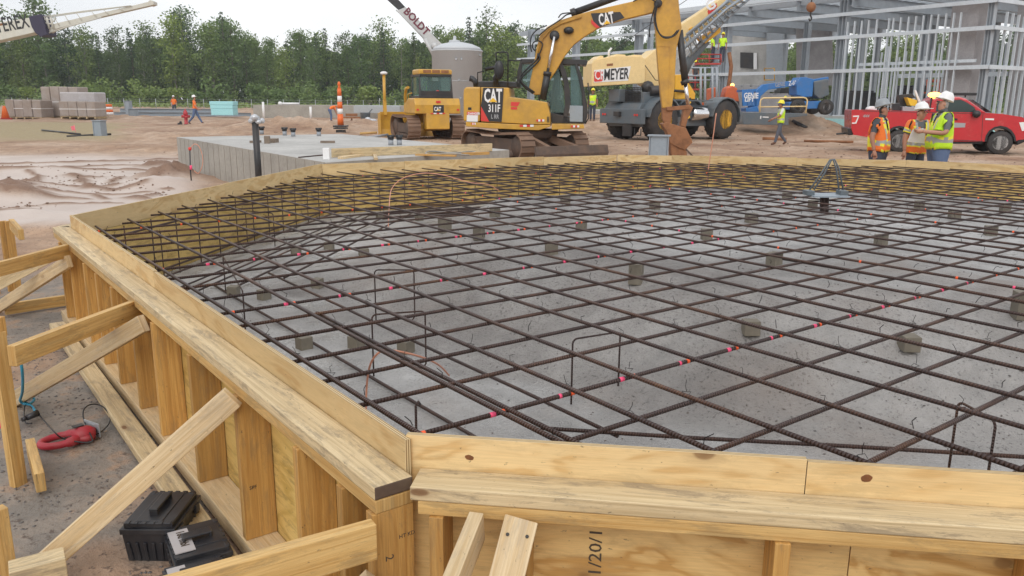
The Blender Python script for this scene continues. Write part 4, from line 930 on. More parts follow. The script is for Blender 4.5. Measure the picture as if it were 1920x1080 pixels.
st = [(1382, -60), (1470, -90), (1552, -60), (1562, 60), (1578, 185), (1542, 330), (1528, 600), (1510, 735), (1448, 728), (1436, 640), (1416, 420), (1402, 200), (1386, 60)]
arm = add(ex, 'arm', 'cat_y2', lambda b: b.prism(F.xz(Z3(st), -.17), -.17, .17), .02)
add(arm, 'pivot_pin', 'blk', lambda b: b.lathe([(.01, -.3), (.12, -.3), (.12, .3), (.01, .3)], P(1412, 30), 12, ax='y'))
add(arm, 'stiffener_plate', 'cat_y2', lambda b: (pz(b, [(1410, 305), (1500, 308), (1500, 316), (1410, 313)], -.185, -.17), pz(b, [(1500, 308), (1508, 308), (1500, 640), (1490, 700), (1484, 698), (1492, 600)], -.185, -.17)))
cy = add(ex, 'bucket_cylinder', 'blk', lambda b: (b.tube([P(1562, 205), P(1602, 560)], .11, 10), b.tube([P(1594, 540), P(1604, 568)], .13, 10)))
add(cy, 'cylinder_rod', 'chrome', lambda b: b.tube([P(1603, 565), P(1620, 712)], .06, 8))
add(ex, 'bucket_linkage', 'rust', lambda b: (pz(b, [(1445, 728), (1520, 730), (1500, 850), (1468, 860), (1448, 800)], -.16, .16), pz(b, [(1596, 716), (1632, 708), (1655, 725), (1620, 800), (1605, 860), (1570, 850), (1585, 780)], -.2, .2), pz(b, [(1470, 722), (1640, 708), (1645, 735), (1480, 748)], -.22, -.14)), .01)
add(ex, 'bucket', 'rust', lambda b: (pz(b, [(1446, 838), (1478, 826), (1560, 850), (1606, 862), (1640, 930), (1652, 962), (1628, 985), (1600, 1015), (1560, 1000), (1500, 968), (1480, 900)], -.40, .40), pz(b, [(1495, 905), (1560, 920), (1610, 1000), (1615, 1058), (1560, 1075), (1510, 1060)], -.36, .36)), .02)
add(ex, 'bucket_tooth', 'mudtrack2', lambda b: [b.beam(P(1600, 1000, y), P(1668, 1072, y), .07, .05) for y in (-.33, -.11, .11, .33)])
hz_ = [[(575, 632), (520, 590), (488, 545), (500, 500), (560, 440), (600, 400), (608, 360)], [(585, 625), (500, 560), (500, 520), (575, 450), (618, 400), (612, 370)], [(565, 350), (556, 300), (566, 240), (610, 195), (668, 172)], [(590, 345), (570, 320), (575, 290), (605, 270)], [(600, 400), (640, 300), (600, 262), (660, 200), (760, 132), (800, 100), (850, 90)], [(745, 120), (765, 95), (800, 88), (850, 84)],
       [(1405, 20), (1380, 100), (1360, 200), (1362, 250)], [(1420, 10), (1400, 110), (1415, 200), (1450, 245), (1510, 245), (1548, 205)], [(1412, 10), (1392, 130), (1425, 225), (1470, 258), (1530, 240), (1560, 200)], [(1250, 10), (1330, -20), (1400, 10)], [(610, 640), (620, 700), (618, 850)]]
def hoses(b, k, h):
    if 1:
        pts = [P(x, y, -.30 - .02 * (k % 3)) for x, y in h]; q = []
        for i in range(len(pts) - 1):
            p0 = pts[max(i - 1, 0)]; p1, p2 = pts[i], pts[i + 1]; p3 = pts[min(i + 2, len(pts) - 1)]
            for t in (0, .33, .66): q.append(.5 * ((2 * p1) + (p2 - p0) * t + (2 * p0 - 5 * p1 + 4 * p2 - p3) * t * t + (3 * p1 - p0 - 3 * p2 + p3) * t ** 3))
        q.append(pts[-1]); b.tube(q, .028 if k < 2 else .02, 6)
[add(ex, 'hydraulic_hose', 'blk_p', lambda b: hoses(b, k, h)) for k, h in enumerate(hz_)]
add(ex, 'hydraulic_pipe', 'cat_y2', lambda b: [b.tube([P(600 + k * 6, 400, -.24), P(625 + k * 6, 262, -.24), P(680 + k * 4, 196 + k * 4, -.24), P(760, 150 + k * 5, -.24), P(900, 106 + k * 4, -.24)], .022, 5) for k in range(3)])
# undercarriage, turned towards the viewer
FU = Frame(G(982, 25.6), -56); da = FU.a - F.a

b = MB(); b.box((0, 0, .55), (1.6, 1.2, .4)); b.lathe([(.62, .6), (.66, .95)], (0, 0, 0), 18); uo = b.build('undercarriage', M['mudtrack2'], ex)
uo.rotation_euler = (0, 0, da); uo.location = ((FU.o - F.o).dot(F.ex), (FU.o - F.o).dot(F.ey), FU.o.z); WM[uo.name] = Matrix.Translation(FU.o) @ Matrix.Rotation(FU.a, 4, 'Z')
for y in (-1.0, 1.0): add(uo, 'track', [M['mudtrack']], lambda b: trackloop(b, -1.75, 1.7, .02, .80, y - .25, y + .25)); add(uo, 'track_frame', 'mudtrack2', lambda b: (b.beam((-1.35, y, .4), (1.3, y, .4), .22, .45), [b.lathe([(.02, -.14), (.31, -.14), (.31, .14), (.02, .14)], (x, y, .41), 14, ax='y') for x in (-1.33, 1.3)], [b.lathe([(.02, -.15), (.1, -.15), (.1, .15), (.02, .15)], (-1.0 + .33 * i, y, .18), 10, ax='y') for i in range(7)]))
add(uo, 'dozer_blade', 'mudtrack2', lambda b: b.prism([(2.42, .02), (2.50, .0), (2.56, .25), (2.50, .47), (2.42, .47), (2.46, .25)], -1.32, 1.32), .01)
add(uo, 'blade_arm', 'mudtrack', lambda b: [b.beam((.8, y, .62), (2.4, y * 1.3, .25), .16, .2) for y in (-.42, .42)])

# ---- bulldozer seen from behind
F = Frame(G(801, 37.0), 112); F.o.z = G(801, 37.0).z + .02
dz = thing('bulldozer', 'small yellow bulldozer seen from behind with mud-caked tracks and a driver in the cab', 'bulldozer', F.o, F.a)
for y in (-1.0, 1.0): crawler(dz, -1.55, 1.75, 1.02, y, .56)
add(dz, 'rear_tank', 'cat_y', lambda b: (b.prism([(-1.75, .48), (-1.2, .42), (-1.2, 1.2), (-1.72, 1.16)], -.52, .52),), .03)
rb_ = add(dz, 'body', 'cat_y', lambda b: (b.prism([(-1.72, 1.13), (.2, 1.12), (.2, 1.5), (-.6, 1.78), (-1.6, 1.78), (-1.74, 1.5)], -1.02, 1.02), b.prism([(.2, .7), (1.75, .7), (1.85, 1.2), (1.7, 1.65), (.2, 1.72)], -.5, .5)), .04)
def orb(n): return Vector((-1, 0, 0)), n
def rtxt(body_, size, mat, par, y, z, x=-1.79, **k): return txt(body_, size, mat, par, Vector((x, y, z)), (0, -1, 0), (0, 0, 1), world=False, **k)
dcl = add(rb_, 'decal', 'decal', lambda b: b.box((-1.735, -.02, 1.33), (.012, .48, .34)))
rtxt('CAT', .24, M['white'], dcl, .18, 1.25, x=-1.745, bold=.008, sx=.66, ext=.003)
b = MB(); b.prism([(-.06, 1.25), (.10, 1.25), (.02, 1.33)], -1.752, -1.756, map3=lambda x, y, z: (y, -x + .0, z)); b.build('emblem_triangle', M['yel'], dcl)
b = MB()
for i in range(5): b.box((-1.745, .27 - i * .13, 1.145), (.012, .13, .05), i % 2)
b.build('reflector_strip', [M['redv'], M['white']], rb_)
add(rb_, 'tail_lamp', 'redv', lambda b: [b.box((-1.74, y, 1.3), (.02, .1, .08)) for y in (-.9, .9)])
add(rb_, 'hood_side_decal', 'decal', lambda b: b.box((.95, .503, 1.35), (.7, .006, .25)))
def cabd(b):
    for x, y in ((-1.45, -.72), (-1.45, .72), (.05, -.66), (.05, .66)): b.beam((x, y, 1.76), (x * .93, y * .93, 2.72), .09, .09)
    b.box((-.7, 0, 1.82), (1.6, 1.5, .12)); b.box((-.72, 0, 2.74), (1.55, 1.42, .1)); b.beam((-1.44, -.7, 1.98), (-1.44, .7, 1.98), .05, .22)
cb = add(dz, 'cab', 'blk', cabd, .01)
add(cb, 'window', 'glass', lambda b: (b.beam((-1.44, -.68, 2.3), (-1.44, .68, 2.3), .01, .85), b.beam((-1.4, .69, 2.28), (.02, .66, 2.28), .01, .85), b.beam((-1.4, -.69, 2.28), (.02, -.66, 2.28), .01, .85)))
ro = add(dz, 'roof_unit', 'cat_y', lambda b: (b.box((-.9, 0, 2.88), (1.1, 1.5, .22)),), .06); add(ro, 'roof_grille', 'rust', lambda b: [b.box((-1.455, y, 2.9), (.012, .34, .12)) for y in (-.42, -.02, .38)])
st_ = add(cb, 'seat', 'blk_p', lambda b: (b.box((-.9, -.05, 2.15), (.15, .55, .75)), b.box((-.65, -.05, 1.98), (.5, .5, .14))), .05)
add(rb_, 'sticker', 'redv', lambda b: b.lathe([(.001, 0), (.10, 0), (.10, .012)], (-1.46, -.08, 2.02), 14, ax='x')); add(rb_, 'sticker', 'redv', lambda b: b.box((-1.735, -.02, 1.63), (.012, .2, .09)))
bl = add(dz, 'blade', 'cat_y', lambda b: (b.prism([(2.3, .0), (2.42, .0), (2.58, .3), (2.56, .8), (2.48, 1.15), (2.4, 1.15), (2.46, .75), (2.45, .35)], -1.6, 1.6), b.box((2.45, 1.62, .55), (.5, .05, 1.1)), b.box((2.2, .3, .7), (.4, .5, .6))), .01)
add(dz, 'push_arm', 'cat_y', lambda b: [(b.beam((-.3, y, .5), (2.35, y, .35), .16, .24), b.beam((1.0, y * .5, 1.3), (2.35, y * .7, .9), .12, .12)) for y in (-.62, .62)])
mst = add(bl, 'gps_mast', 'cat_y', lambda b: (b.tube([(2.45, 1.35, 1.1), (2.45, 1.35, 2.85)], .07, 8), b.prism([(2.3, 1.0), (2.6, 1.0), (2.5, 1.7), (2.4, 1.7)], 1.28, 1.42)), 0)
add(mst, 'antenna', 'white', lambda b: b.lathe([(.02, 0), (.16, .02), (.17, .1), (.1, .14), (.01, .15)], (2.45, 1.35, 2.84), 14))
add(dz, 'lift_arm', 'cat_y', lambda b: b.tube([(1.3, .62, 1.1), (1.25, .66, 1.9), (1.0, .68, 2.2), (.7, .66, 2.25)], .07, 8))
add(dz, 'handrail', 'cat_y', lambda b: b.tube([(.1, .8, 1.5), (.1, .82, 1.95), (-.5, .82, 2.0)], .03, 6))
DZ_F = F

# ---- mobile crane
M['crane_y'] = paint('crane_cream_yellow', (.80, .60, .29), .4, .3, (.5, .4, .2), scale=1.0, dthr=.6); M['crane_g'] = paint('crane_grey', (.105, .13, .15), .45, .4, (.22, .17, .13)); M['crane_o'] = paint('crane_orange_yellow', (.78, .42, .03), .4, .2)
Fc = Frame(G(1262, 38.6), 36); cr_ = thing('mobile_crane', 'rough-terrain crane with grey carrier, cream yellow boom and counterweight name board', 'mobile crane', Fc.o, Fc.a)
def carr(b):
    b.prism([(-3.3, .75), (-3.15, .6), (3.2, .6), (3.3, .9), (3.3, 1.5), (-3.1, 1.62), (-3.3, 1.35)], -1.0, 1.0)
    b.box((-3.32, 0, 1.05), (.25, 2.7, .65)); b.box((-2.9, .55, 1.95), (.9, .7, .55)); b.box((-2.2, -.3, 1.85), (1.6, 1.3, .5)); b.box((3.3, 0, 1.0), (.2, 2.6, .5))
car = add(cr_, 'carrier', 'crane_g', carr, .03)
add(car, 'radiator_grille', 'blk', lambda b: [b.box((-3.04, -.35, 1.72 + .08 * i), (.05, .9, .03)) for i in range(8)] + [b.box((-3.03, -.78 + .09 * i, 2.0), (.03, .02, .62)) for i in range(11)])
add(car, 'tail_lamp', 'redv', lambda b: [b.lathe([(.001, 0), (.05, 0), (.05, -.03)], (-3.46, y, 1.12), 10, ax='x') for y in (-1.1, -.95, .95, 1.1)])
add(car, 'tow_hook', 'blk', lambda b: b.box((-3.5, .1, 1.15), (.2, .35, .2))); add(car, 'mud_flap', 'blk', lambda b: b.box((-3.5, -.55, .45), (.1, .5, .5))); add(car, 'step', 'blk', lambda b: b.tube([(-3.3, -1.2, .55), (-3.3, -1.2, .25), (-3.3, -.8, .25), (-3.3, -.8, .55)], .03, 5))
add(cr_, 'winch_motor', 'blk', lambda b: (b.tube([(-2.6, -.9, 2.15), (-1.8, -1.1, 2.2)], .22, 10), b.tube([(-1.9, -1.1, 2.2), (-.6, -1.15, 2.15)], .06, 8), b.blob((-2.4, -.6, 2.3), .3)))
def wheelp(th, x, y, z, r_, w, s, hub='crane_o', name='wheel', rimr=.5):
    wl = add(th, name, 'rub', lambda b: (b.lathe([(r_ * .55, -w / 2), (r_ * .9, -w / 2), (r_, -w * .36), (r_, w * .36), (r_ * .9, w / 2), (r_ * .55, w / 2)], (x, y, z), 28, ax='y'), [b.beam((x + math.cos(a) * (r_ - .01), y - w * .42 * (1 if k % 2 else -1), z + math.sin(a) * (r_ - .01)), (x + math.cos(a + .1) * r_, y, z + math.sin(a + .1) * r_), .05 * r_, .05 * r_, up=(math.cos(a), 0, math.sin(a))) for k, a in enumerate(np.linspace(0, 2 * math.pi, 45)[:-1])]))
    add(wl, 'rim', hub, lambda b: (b.lathe([(r_ * rimr, s * w * .5), (r_ * rimr * 1.08, s * w * .47), (r_ * rimr * .9, s * w * .3), (r_ * .32, s * w * .1), (r_ * .22, s * w * .12), (r_ * .2, s * w * .3), (.01, s * w * .3)], (x, y, z), 20, ax='y')))
    return wl
for x in (-2.1, 2.0):
    for y in (-1.12, 1.12): wheelp(cr_, x, y, .90, .90, .68, -1 if y < 0 else 1)
def fend(b, x, y):
    if 1:
        if 1:
            pts = []
            for i in range(9): a = math.radians(10 + 160 * i / 8); pts.append((x + 1.06 * math.cos(a), .86 + 1.06 * math.sin(a)))
            for i in range(9): a = math.radians(170 - 160 * i / 8); pts.append((x + 1.0 * math.cos(a), .86 + 1.0 * math.sin(a)))
            b.prism(pts, y - .38, y + .38)
[add(cr_, 'fender', 'crane_g', lambda b: fend(b, x, y)) for x in (-2.1, 2.0) for y in (-1.12, 1.12)]; add(cr_, 'deck', 'crane_g', lambda b: (b.box((0, -1.1, 1.75), (2.1, .6, .06)), b.box((.4, 1.1, 1.75), (2.1, .6, .06))))
add(cr_, 'air_tank', 'chrome', lambda b: b.lathe([(.02, -.5), (.28, -.48), (.3, -.4), (.3, .4), (.28, .48), (.02, .5)], (.4, -1.15, 1.15), 14, ax='x'))
add(cr_, 'hazard_board', [M['yel'], M['blk']], lambda b: [b.beam((-.62, -1.38, .95 + .16 * i), (-.42, -1.38, 1.05 + .16 * i), .01, .09, m=i % 2) for i in range(6)])
Fs = Frame(Fc.o, 9); Ls = Fc.a
def S(zf, x, y, off): v = Fs.at(*zf([(x, y)])[0], off); w = Fs.w(v.x, v.y, v.z - 0) - Vector((0, 0, 0)); return w
def sp(b, zf, pts, y0, y1, m=0):
    def m3(x, y, z):
        w = Fs.w(x, y, z); d = w - Fc.o; return (d.dot(Fc.ex), d.dot(Fc.ey), w.z - 0)
    b.prism([(v.x, v.z) for v in (Fs.at(*q, y0) for q in zf(pts))], y0, y1, m, map3=lambda x, y, z: (lambda t: (t[0], t[1], t[2] - Fc.o.z * 0))(m3(x, y, z)))
def c2l(w): d = w - Fc.o; return Vector((d.dot(Fc.ex), d.dot(Fc.ey), d.z))
def fixz(fn):
    def g(b): fn(b); b.v = [(x, y, z - Fc.o.z * 2 + Fc.o.z) if False else (x, y, z) for x, y, z in b.v]
    return g
# Frame.at measures z from zero height, so keep the frame origins at z = 0
cw = add(cr_, 'counterweight', 'crane_y', lambda b: (sp(b, Z3, [(972, 425), (985, 400), (1130, 372), (1300, 376), (1332, 392), (1330, 560), (970, 580)], -1.25, .4), sp(b, Z3, [(1000, 396), (1030, 372), (1050, 375), (1050, 400)], -1.1, .2), sp(b, Z3, [(1120, 372), (1140, 362), (1200, 366), (1200, 385), (1120, 385)], -1.1, .2), sp(b, Z3, [(1240, 380), (1250, 366), (1310, 368), (1310, 385)], -1.1, .2)), .03)
add(cw, 'recess', 'rust', lambda b: sp(b, Z3, [(1072, 428), (1114, 424), (1114, 440), (1072, 444)], -1.26, -1.251))
pl = add(cw, 'name_board', 'white', lambda b: sp(b, Z3, [(987, 470), (1234, 444), (1216, 541), (985, 554)], -1.265, -1.252))
add(pl, 'logo_square', 'redv', lambda b: sp(b, Z3, [(988, 482), (1000, 475), (1040, 472), (1044, 480), (1044, 540), (1036, 546), (990, 549), (986, 540)], -1.275, -1.266))
def ctx(body_, size, mat, par, zf, x, y, off, **k):
    q = S(zf, x, y, off); sl_ = k.pop('slope', 0.0); e = (Fs.ex * math.cos(sl_) + Vector((0, 0, math.sin(sl_)))).normalized(); z = (Vector((0, 0, 1)) * math.cos(sl_) - Fs.ex * math.sin(sl_)).normalized(); return txt(body_, size, mat, par, q, e, z, world=True, **k)
ctx('CR', .58, M['white'], pl, Z3, 990, 538, -1.282, bold=.006, sx=.62, ext=.003, slope=.06)
ctx('MEYER', .66, M['decal'], pl, Z3, 1050, 540, -1.282, bold=.012, sx=.58, ext=.003, shear=.15, slope=.07)
tb = add(cr_, 'turntable', 'crane_y', lambda b: (sp(b, Z3, [(1322, 400), (1400, 330), (1440, 330), (1450, 560), (1440, 620), (1330, 560)], -.6, .8),), .03)
cabc = add(cr_, 'cab', 'crane_o', lambda b: (sp(b, Z4, [(95, 500), (150, 500), (232, 630), (228, 668), (90, 668)], -1.3, -.3),), .04)
bo = add(cr_, 'boom', 'crane_y', lambda b: (sp(b, Z4, [(60, 260), (140, 158), (480, -62), (640, -62), (250, 215), (150, 300)], -.35, .35),), .03)
add(bo, 'boom_head_logo', 'redv', lambda b: sp(b, Z4, [(312, 72), (330, 50), (372, 18), (378, 40), (350, 75), (318, 95)], -.362, -.351))
q = None
ctx('G', .62, M['white'], bo, Z4, 322, 82, -.372, bold=.02, ext=.003, slope=.68)
lat = [[(155, 262), (440, 20), (520, -40)], [(150, 330), (440, 60), (570, -30)], [(185, 380), (500, 70), (620, -30)], [(170, 235), (420, 30), (470, -20)]]
def latt(b):
    P_ = lambda x, y, o: c2l(S(Z4, x, y, o))
    for k, l in enumerate(lat): b.tube([P_(x, y, -.55 - .35 * (k % 2)) for x, y in l], .065, 6)
    for i in range(12):
        t = i / 12; a = (155 + (520 - 155) * t, 262 - 302 * t); c = (185 + (620 - 185) * (t + .05), 380 - 410 * (t + .05)); b.tube([P_(*a, -.55), P_(*c, -.7)], .03, 4); b.tube([P_(*c, -.7), P_(a[0] + 30, a[1] - 25, -.9)], .03, 4)
add(bo, 'lattice_jib', 'galv2', latt); add(cr_, 'lift_cylinder', 'crane_g', lambda b: b.tube([c2l(S(Z4, 150, 490, 0)), c2l(S(Z4, 180, 420, 0)), c2l(S(Z4, 300, 275, 0))], [.22, .22, .22], 12))
add(bo, 'boom_bracket', 'crane_o', lambda b: (sp(b, Z4, [(265, 250), (400, 175), (400, 215), (300, 290)], -.3, .3), sp(b, Z4, [(190, 190), (212, 178), (212, 196), (192, 200)], -.45, -.35)))
add(cr_, 'warning_light', 'white', lambda b: b.tube([c2l(S(Z3, 1085, 385, -.5)), c2l(S(Z3, 1085, 345, -.5)), c2l(S(Z3, 1104, 325, -.5))], .05, 6))
def cable(b):
    P_ = lambda x, y, o=0: c2l(S(Z3, x, y, o)); b.tube([P_(1330, 440, -.9), P_(1400, 540, -.9), P_(1430, 545, -.9), P_(1440, 480, -.9)], .02, 5); b.tube([P_(1080, 370, -.2), P_(1270, 230, -.2), P_(1700, -60, -.2)], .015, 4)
add(cr_, 'hoist_cable', 'blk', cable)

# ---- pickup
M['red'] = paint('truck_red', (.52, .018, .028), .22, .25, (.35, .18, .12), scale=1.5, coat=.6, dthr=.62, bmp=0); M['alu'] = paint('alloy', (.5, .5, .5), .35, .3, (.3, .24, .2), metal=.6)
F = Frame(G(1790, 29.2), -15); F.o.z = 0; pk = thing('pickup_truck', 'red single-cab work pickup parked side-on behind the three men, bed full of tools', 'pickup', F.o, F.a); N_ = -.98
p5 = lambda b, pts, y0, y1, m=0: b.prism(F.xz(Z5(pts), N_), y0, y1, m)
def arch(cx, cy, r_, n=9): return [(cx + r_ * math.cos(math.radians(180 - 180 * i / (n - 1))), cy - r_ * math.sin(math.radians(180 - 180 * i / (n - 1)))) for i in range(n)]
low_ = [(128, 722), (136, 716), (700, 730), (1000, 736), (1120, 745), (1240, 764), (1290, 790), (1300, 850), (1296, 905), (1215, 915)] + arch(1100, 925, 98)[::-1] + [(1000, 925), (800, 925), (530, 915)] + arch(440, 925, 92)[::-1] + [(345, 915), (140, 880), (126, 840)]
bodyp = add(pk, 'body', 'red', lambda b: p5(b, low_, N_, -N_), .03)
def cabp(b): 
    o = [(640, 733), (655, 650), (700, 632), (835, 632), (880, 646), (1012, 738)]
    b.prism(F.xz(Z5(o), N_ + .1), N_ + .12, -N_ - .12)
cbp = add(bodyp, 'cab', 'red', cabp, .05)
add(cbp, 'side_window', [M['glassd']] if 'glassd' in M else [flat('dark_car_glass', (.035, .06, .06), .06)], lambda b: b.prism(F.xz(Z5([(678, 728), (688, 662), (840, 650), (872, 664), (930, 700), (948, 742), (770, 735)]), N_ + .1), N_ + .10, N_ + .125))
M['glassd'] = bpy.data.materials['dark_car_glass']
add(cbp, 'windscreen', 'glassd', lambda b: b.beam(F.at(*Z5([(890, 652)])[0], 0), F.at(*Z5([(1008, 732)])[0], 0), 1.15, .02))
add(bodyp, 'mirror', 'blk_p', lambda b: (b.blob(F.at(*Z5([(944, 745)])[0], N_ - .12), (.14, .1, .13), 0, 10, 6),))
def seams(b):
    for pts in ([(762, 740), (765, 740), (772, 918), (769, 918)], [(985, 742), (988, 742), (978, 920), (975, 920)], [(690, 738), (693, 738), (694, 915), (691, 915)], [(765, 912), (985, 920), (985, 924), (765, 916)], [(200, 722), (1000, 742), (1000, 745), (200, 726)]): p5(b, pts, N_ - .004, N_ + .01)
add(bodyp, 'panel_seam', 'blk', seams); add(bodyp, 'door_handle', 'blk_p', lambda b: p5(b, [(780, 772), (818, 774), (818, 784), (780, 782)], N_ - .03, N_)); add(bodyp, 'door_sticker', 'greyv', lambda b: p5(b, [(785, 800), (872, 804), (868, 832), (785, 834)], N_ - .008, N_ - .002))
add(bodyp, 'badge', 'white', lambda b: (p5(b, [(1002, 772), (1058, 774), (1056, 785), (1000, 783)], N_ - .015, N_),)); txt('4X4', .12, M['greyv'], bodyp, F.at(*Z5([(200, 765)])[0], N_ - .006), (1, 0, 0), (0, 0, 1), world=False, bold=.004, shear=.3)
tl = add(bodyp, 'tail_lamp', 'redv', lambda b: p5(b, [(130, 754), (178, 752), (160, 808), (128, 808)], N_ - .01, N_ + .02)); add(tl, 'lamp_outline', 'white', lambda b: (p5(b, [(136, 756), (176, 754), (174, 762), (136, 764)], N_ - .02, N_ - .01), p5(b, [(170, 760), (178, 756), (158, 808), (148, 806)], N_ - .02, N_ - .01), p5(b, [(130, 800), (152, 800), (152, 808), (130, 808)], N_ - .02, N_ - .01)))
add(bodyp, 'headlamp', 'white', lambda b: p5(b, [(1222, 800), (1270, 795), (1280, 850), (1240, 855)], N_ - .012, N_ + .05)); add(bodyp, 'front_bumper', 'blk_p', lambda b: p5(b, [(1205, 865), (1310, 860), (1315, 905), (1210, 950)], N_ + .03, -N_), .03); add(bodyp, 'rear_bumper', 'blk_p', lambda b: (p5(b, [(104, 838), (136, 838), (138, 882), (106, 885)], N_ + .05, -N_ - .05), p5(b, [(48, 876), (110, 872), (110, 884), (48, 888)], -.05, .05)), .02)
add(bodyp, 'arch_liner', 'blk_p', lambda b: [b.prism([(v[0], v[1]) for v in F.xz(Z5(arch(cx, 925, 104) + arch(cx, 925, 90)[::-1]), N_)], N_ - .012, N_ + .4) for cx in (1100, 440)] + [p5(b, [(560, 918), (985, 925), (985, 940), (560, 940)], N_ + .1, -N_ - .1)])
add(pk, 'chassis', 'blk', lambda b: (p5(b, [(300, 900), (1180, 915), (1180, 940), (300, 935)], -.6, .6),))
wr = (F.at(*Z5([(1100, 925)])[0], N_), F.at(*Z5([(440, 925)])[0], N_)); 
for w_ in wr:
    for y in (N_ + .12, -N_ - .12): wheelp(pk, w_.x, y, .39, .395, .25, -1 if y < 0 else 1, 'alu', rimr=.62)
bl_ = add(cbp, 'light_bar', 'blk_p', lambda b: (b.box((F.at(*Z5([(832, 612)])[0], 0).x, 0, F.at(*Z5([(832, 614)])[0], 0).z), (1.05, .3, .1)), [b.tube([(F.at(*Z5([(x, 612)])[0], 0).x, 0, F.at(*Z5([(x, 612)])[0], 0).z), (F.at(*Z5([(x, 636)])[0], 0).x, 0, F.at(*Z5([(x, 636)])[0], 0).z)], .03, 5) for x in (790, 870)]), .02)
# load of the bed
def load(name, label, cat, mat, pts, y0, y1, bev=.01, mats=None):
    b = MB(); b.prism(F.xz(Z5(pts), (y0 + y1) / 2), y0, y1, map3=lambda x, y, z: tuple(F.w(x, y, z))); return tag(b.build(name, mats or M[mat], bevel=bev), label, cat)
load('tool_crate', 'grey flat box lying across the pickup bed', 'crate', 'greyv', [(440, 695), (568, 700), (568, 728), (440, 725)], -.7, .5)
load('tool_case', 'yellow tool case tilted on the load in the pickup bed', 'tool case', 'yel', [(478, 636), (545, 655), (545, 692), (500, 690)], -.3, .3)
load('cargo_box', 'dark box behind the yellow case in the pickup bed', 'box', 'blk', [(425, 620), (520, 612), (540, 640), (478, 640), (490, 694), (440, 694)], .32, .7)
load('bucket', 'dark bucket standing in the pickup bed at the tailgate side', 'bucket', 'decal', [(396, 676), (438, 672), (436, 724), (392, 724)], -.5, -.1)
load('white_bag', 'white bag on the rear of the pickup bed', 'bag', 'white', [(222, 716), (232, 700), (262, 692), (282, 702), (286, 720)], -.3, .3, .03)
load('white_pipe', 'white plastic pipe sticking up out of the pickup bed', 'pipe', 'white', [(536, 590), (548, 588), (578, 665), (564, 668)], -.05, .05)
add(pk, 'headache_rack', 'blk_p', lambda b: [b.beam(F.at(*Z5([(640, 728)])[0], y), F.at(*Z5([(650, 640)])[0], y), .05, .05) for y in (-.8, -.4, 0, .4, .8)] + [b.beam(F.at(*Z5([(650, 640)])[0], -.8), F.at(*Z5([(650, 640)])[0], .8), .05, .05)])
add(pk, 'beacon', 'lamp', lambda b: b.blob(F.at(*Z5([(670, 620)])[0], 0), (.22, .14, .10), 0, 12, 6), label='lit amber beacon')
PKF = F

# ---- blue boom lift
M['blue'] = paint('lift_blue', (.03, .17, .46), .4, .25, (.2, .16, .12)); F = Frame(G(1470, 47.5), 2); F.o.z = 0
bf = thing('boom_lift', 'blue articulated boom lift folded low in front of the building floor', 'boom lift', F.o, F.a)
p4 = lambda b, pts, y0, y1, m=0: b.prism(F.xz(Z4(pts), y0), y0, y1, m)
ar = add(bf, 'boom_arm', 'blue', lambda b: (p4(b, [(640, 612), (690, 570), (925, 540), (932, 575), (720, 606), (672, 650), (660, 705), (640, 740), (596, 742), (600, 700), (630, 670)], -.3, .1), p4(b, [(1000, 540), (1130, 518), (1130, 540), (1020, 562)], -.2, .2)), .02)
txt('GENIE', .34, M['greyv'], ar, F.at(*Z4([(768, 588)])[0], -.31), (math.cos(.12), 0, math.sin(.12)), (-math.sin(.12), 0, math.cos(.12)), world=False, bold=.006, sx=.62); txt('Z-60/34', .36, M['white'], ar, F.at(*Z4([(860, 578)])[0], -.31), (math.cos(.12), 0, math.sin(.12)), (-math.sin(.12), 0, math.cos(.12)), world=False, bold=.006, sx=.62)
tu = add(bf, 'turret', 'blue', lambda b: (p4(b, [(915, 565), (940, 522), (975, 520), (1032, 535), (1020, 652), (960, 655), (912, 640)], -.6, .6),), .03)
add(bf, 'counterweight', 'crane_g', lambda b: (p4(b, [(1030, 552), (1128, 532), (1135, 640), (1070, 668), (1034, 640)], -.7, .7),), .05)
add(bf, 'chassis', 'blue', lambda b: (p4(b, [(860, 690), (1100, 680), (1100, 730), (860, 740)], -.8, .8), p4(b, [(570, 732), (650, 716), (660, 755), (575, 755)], -.5, .5)), .02)
q = F.at(*Z4([(1065, 722)])[0], 0); q3 = F.at(*Z4([(880, 722)])[0], 0)
for x in (q.x, q3.x):
    for y in (-.9, .9): wheelp(bf, x, y, q.z, .42, .35, -1 if y < 0 else 1, 'greyv')
bk = add(bf, 'basket', 'blue', lambda b: (p4(b, [(545, 606), (645, 600), (640, 618), (545, 622)], -.5, .5), p4(b, [(548, 622), (625, 618), (628, 712), (552, 715)], -.52, -.45), [b.tube([F.at(*Z4([(x, 604)])[0], -.5), F.at(*Z4([(x, 715)])[0], -.5)], .03, 5) for x in (548, 580, 612, 640)]))
txt('GENIE', .42, M['white'], bk, F.at(*Z4([(556, 662)])[0], -.53), (1, 0, 0), (0, 0, 1), world=False, bold=.012, sx=.72); txt('LIFT', .3, M['white'], bk, F.at(*Z4([(562, 685)])[0], -.53), (1, 0, 0), (0, 0, 1), world=False, bold=.01)
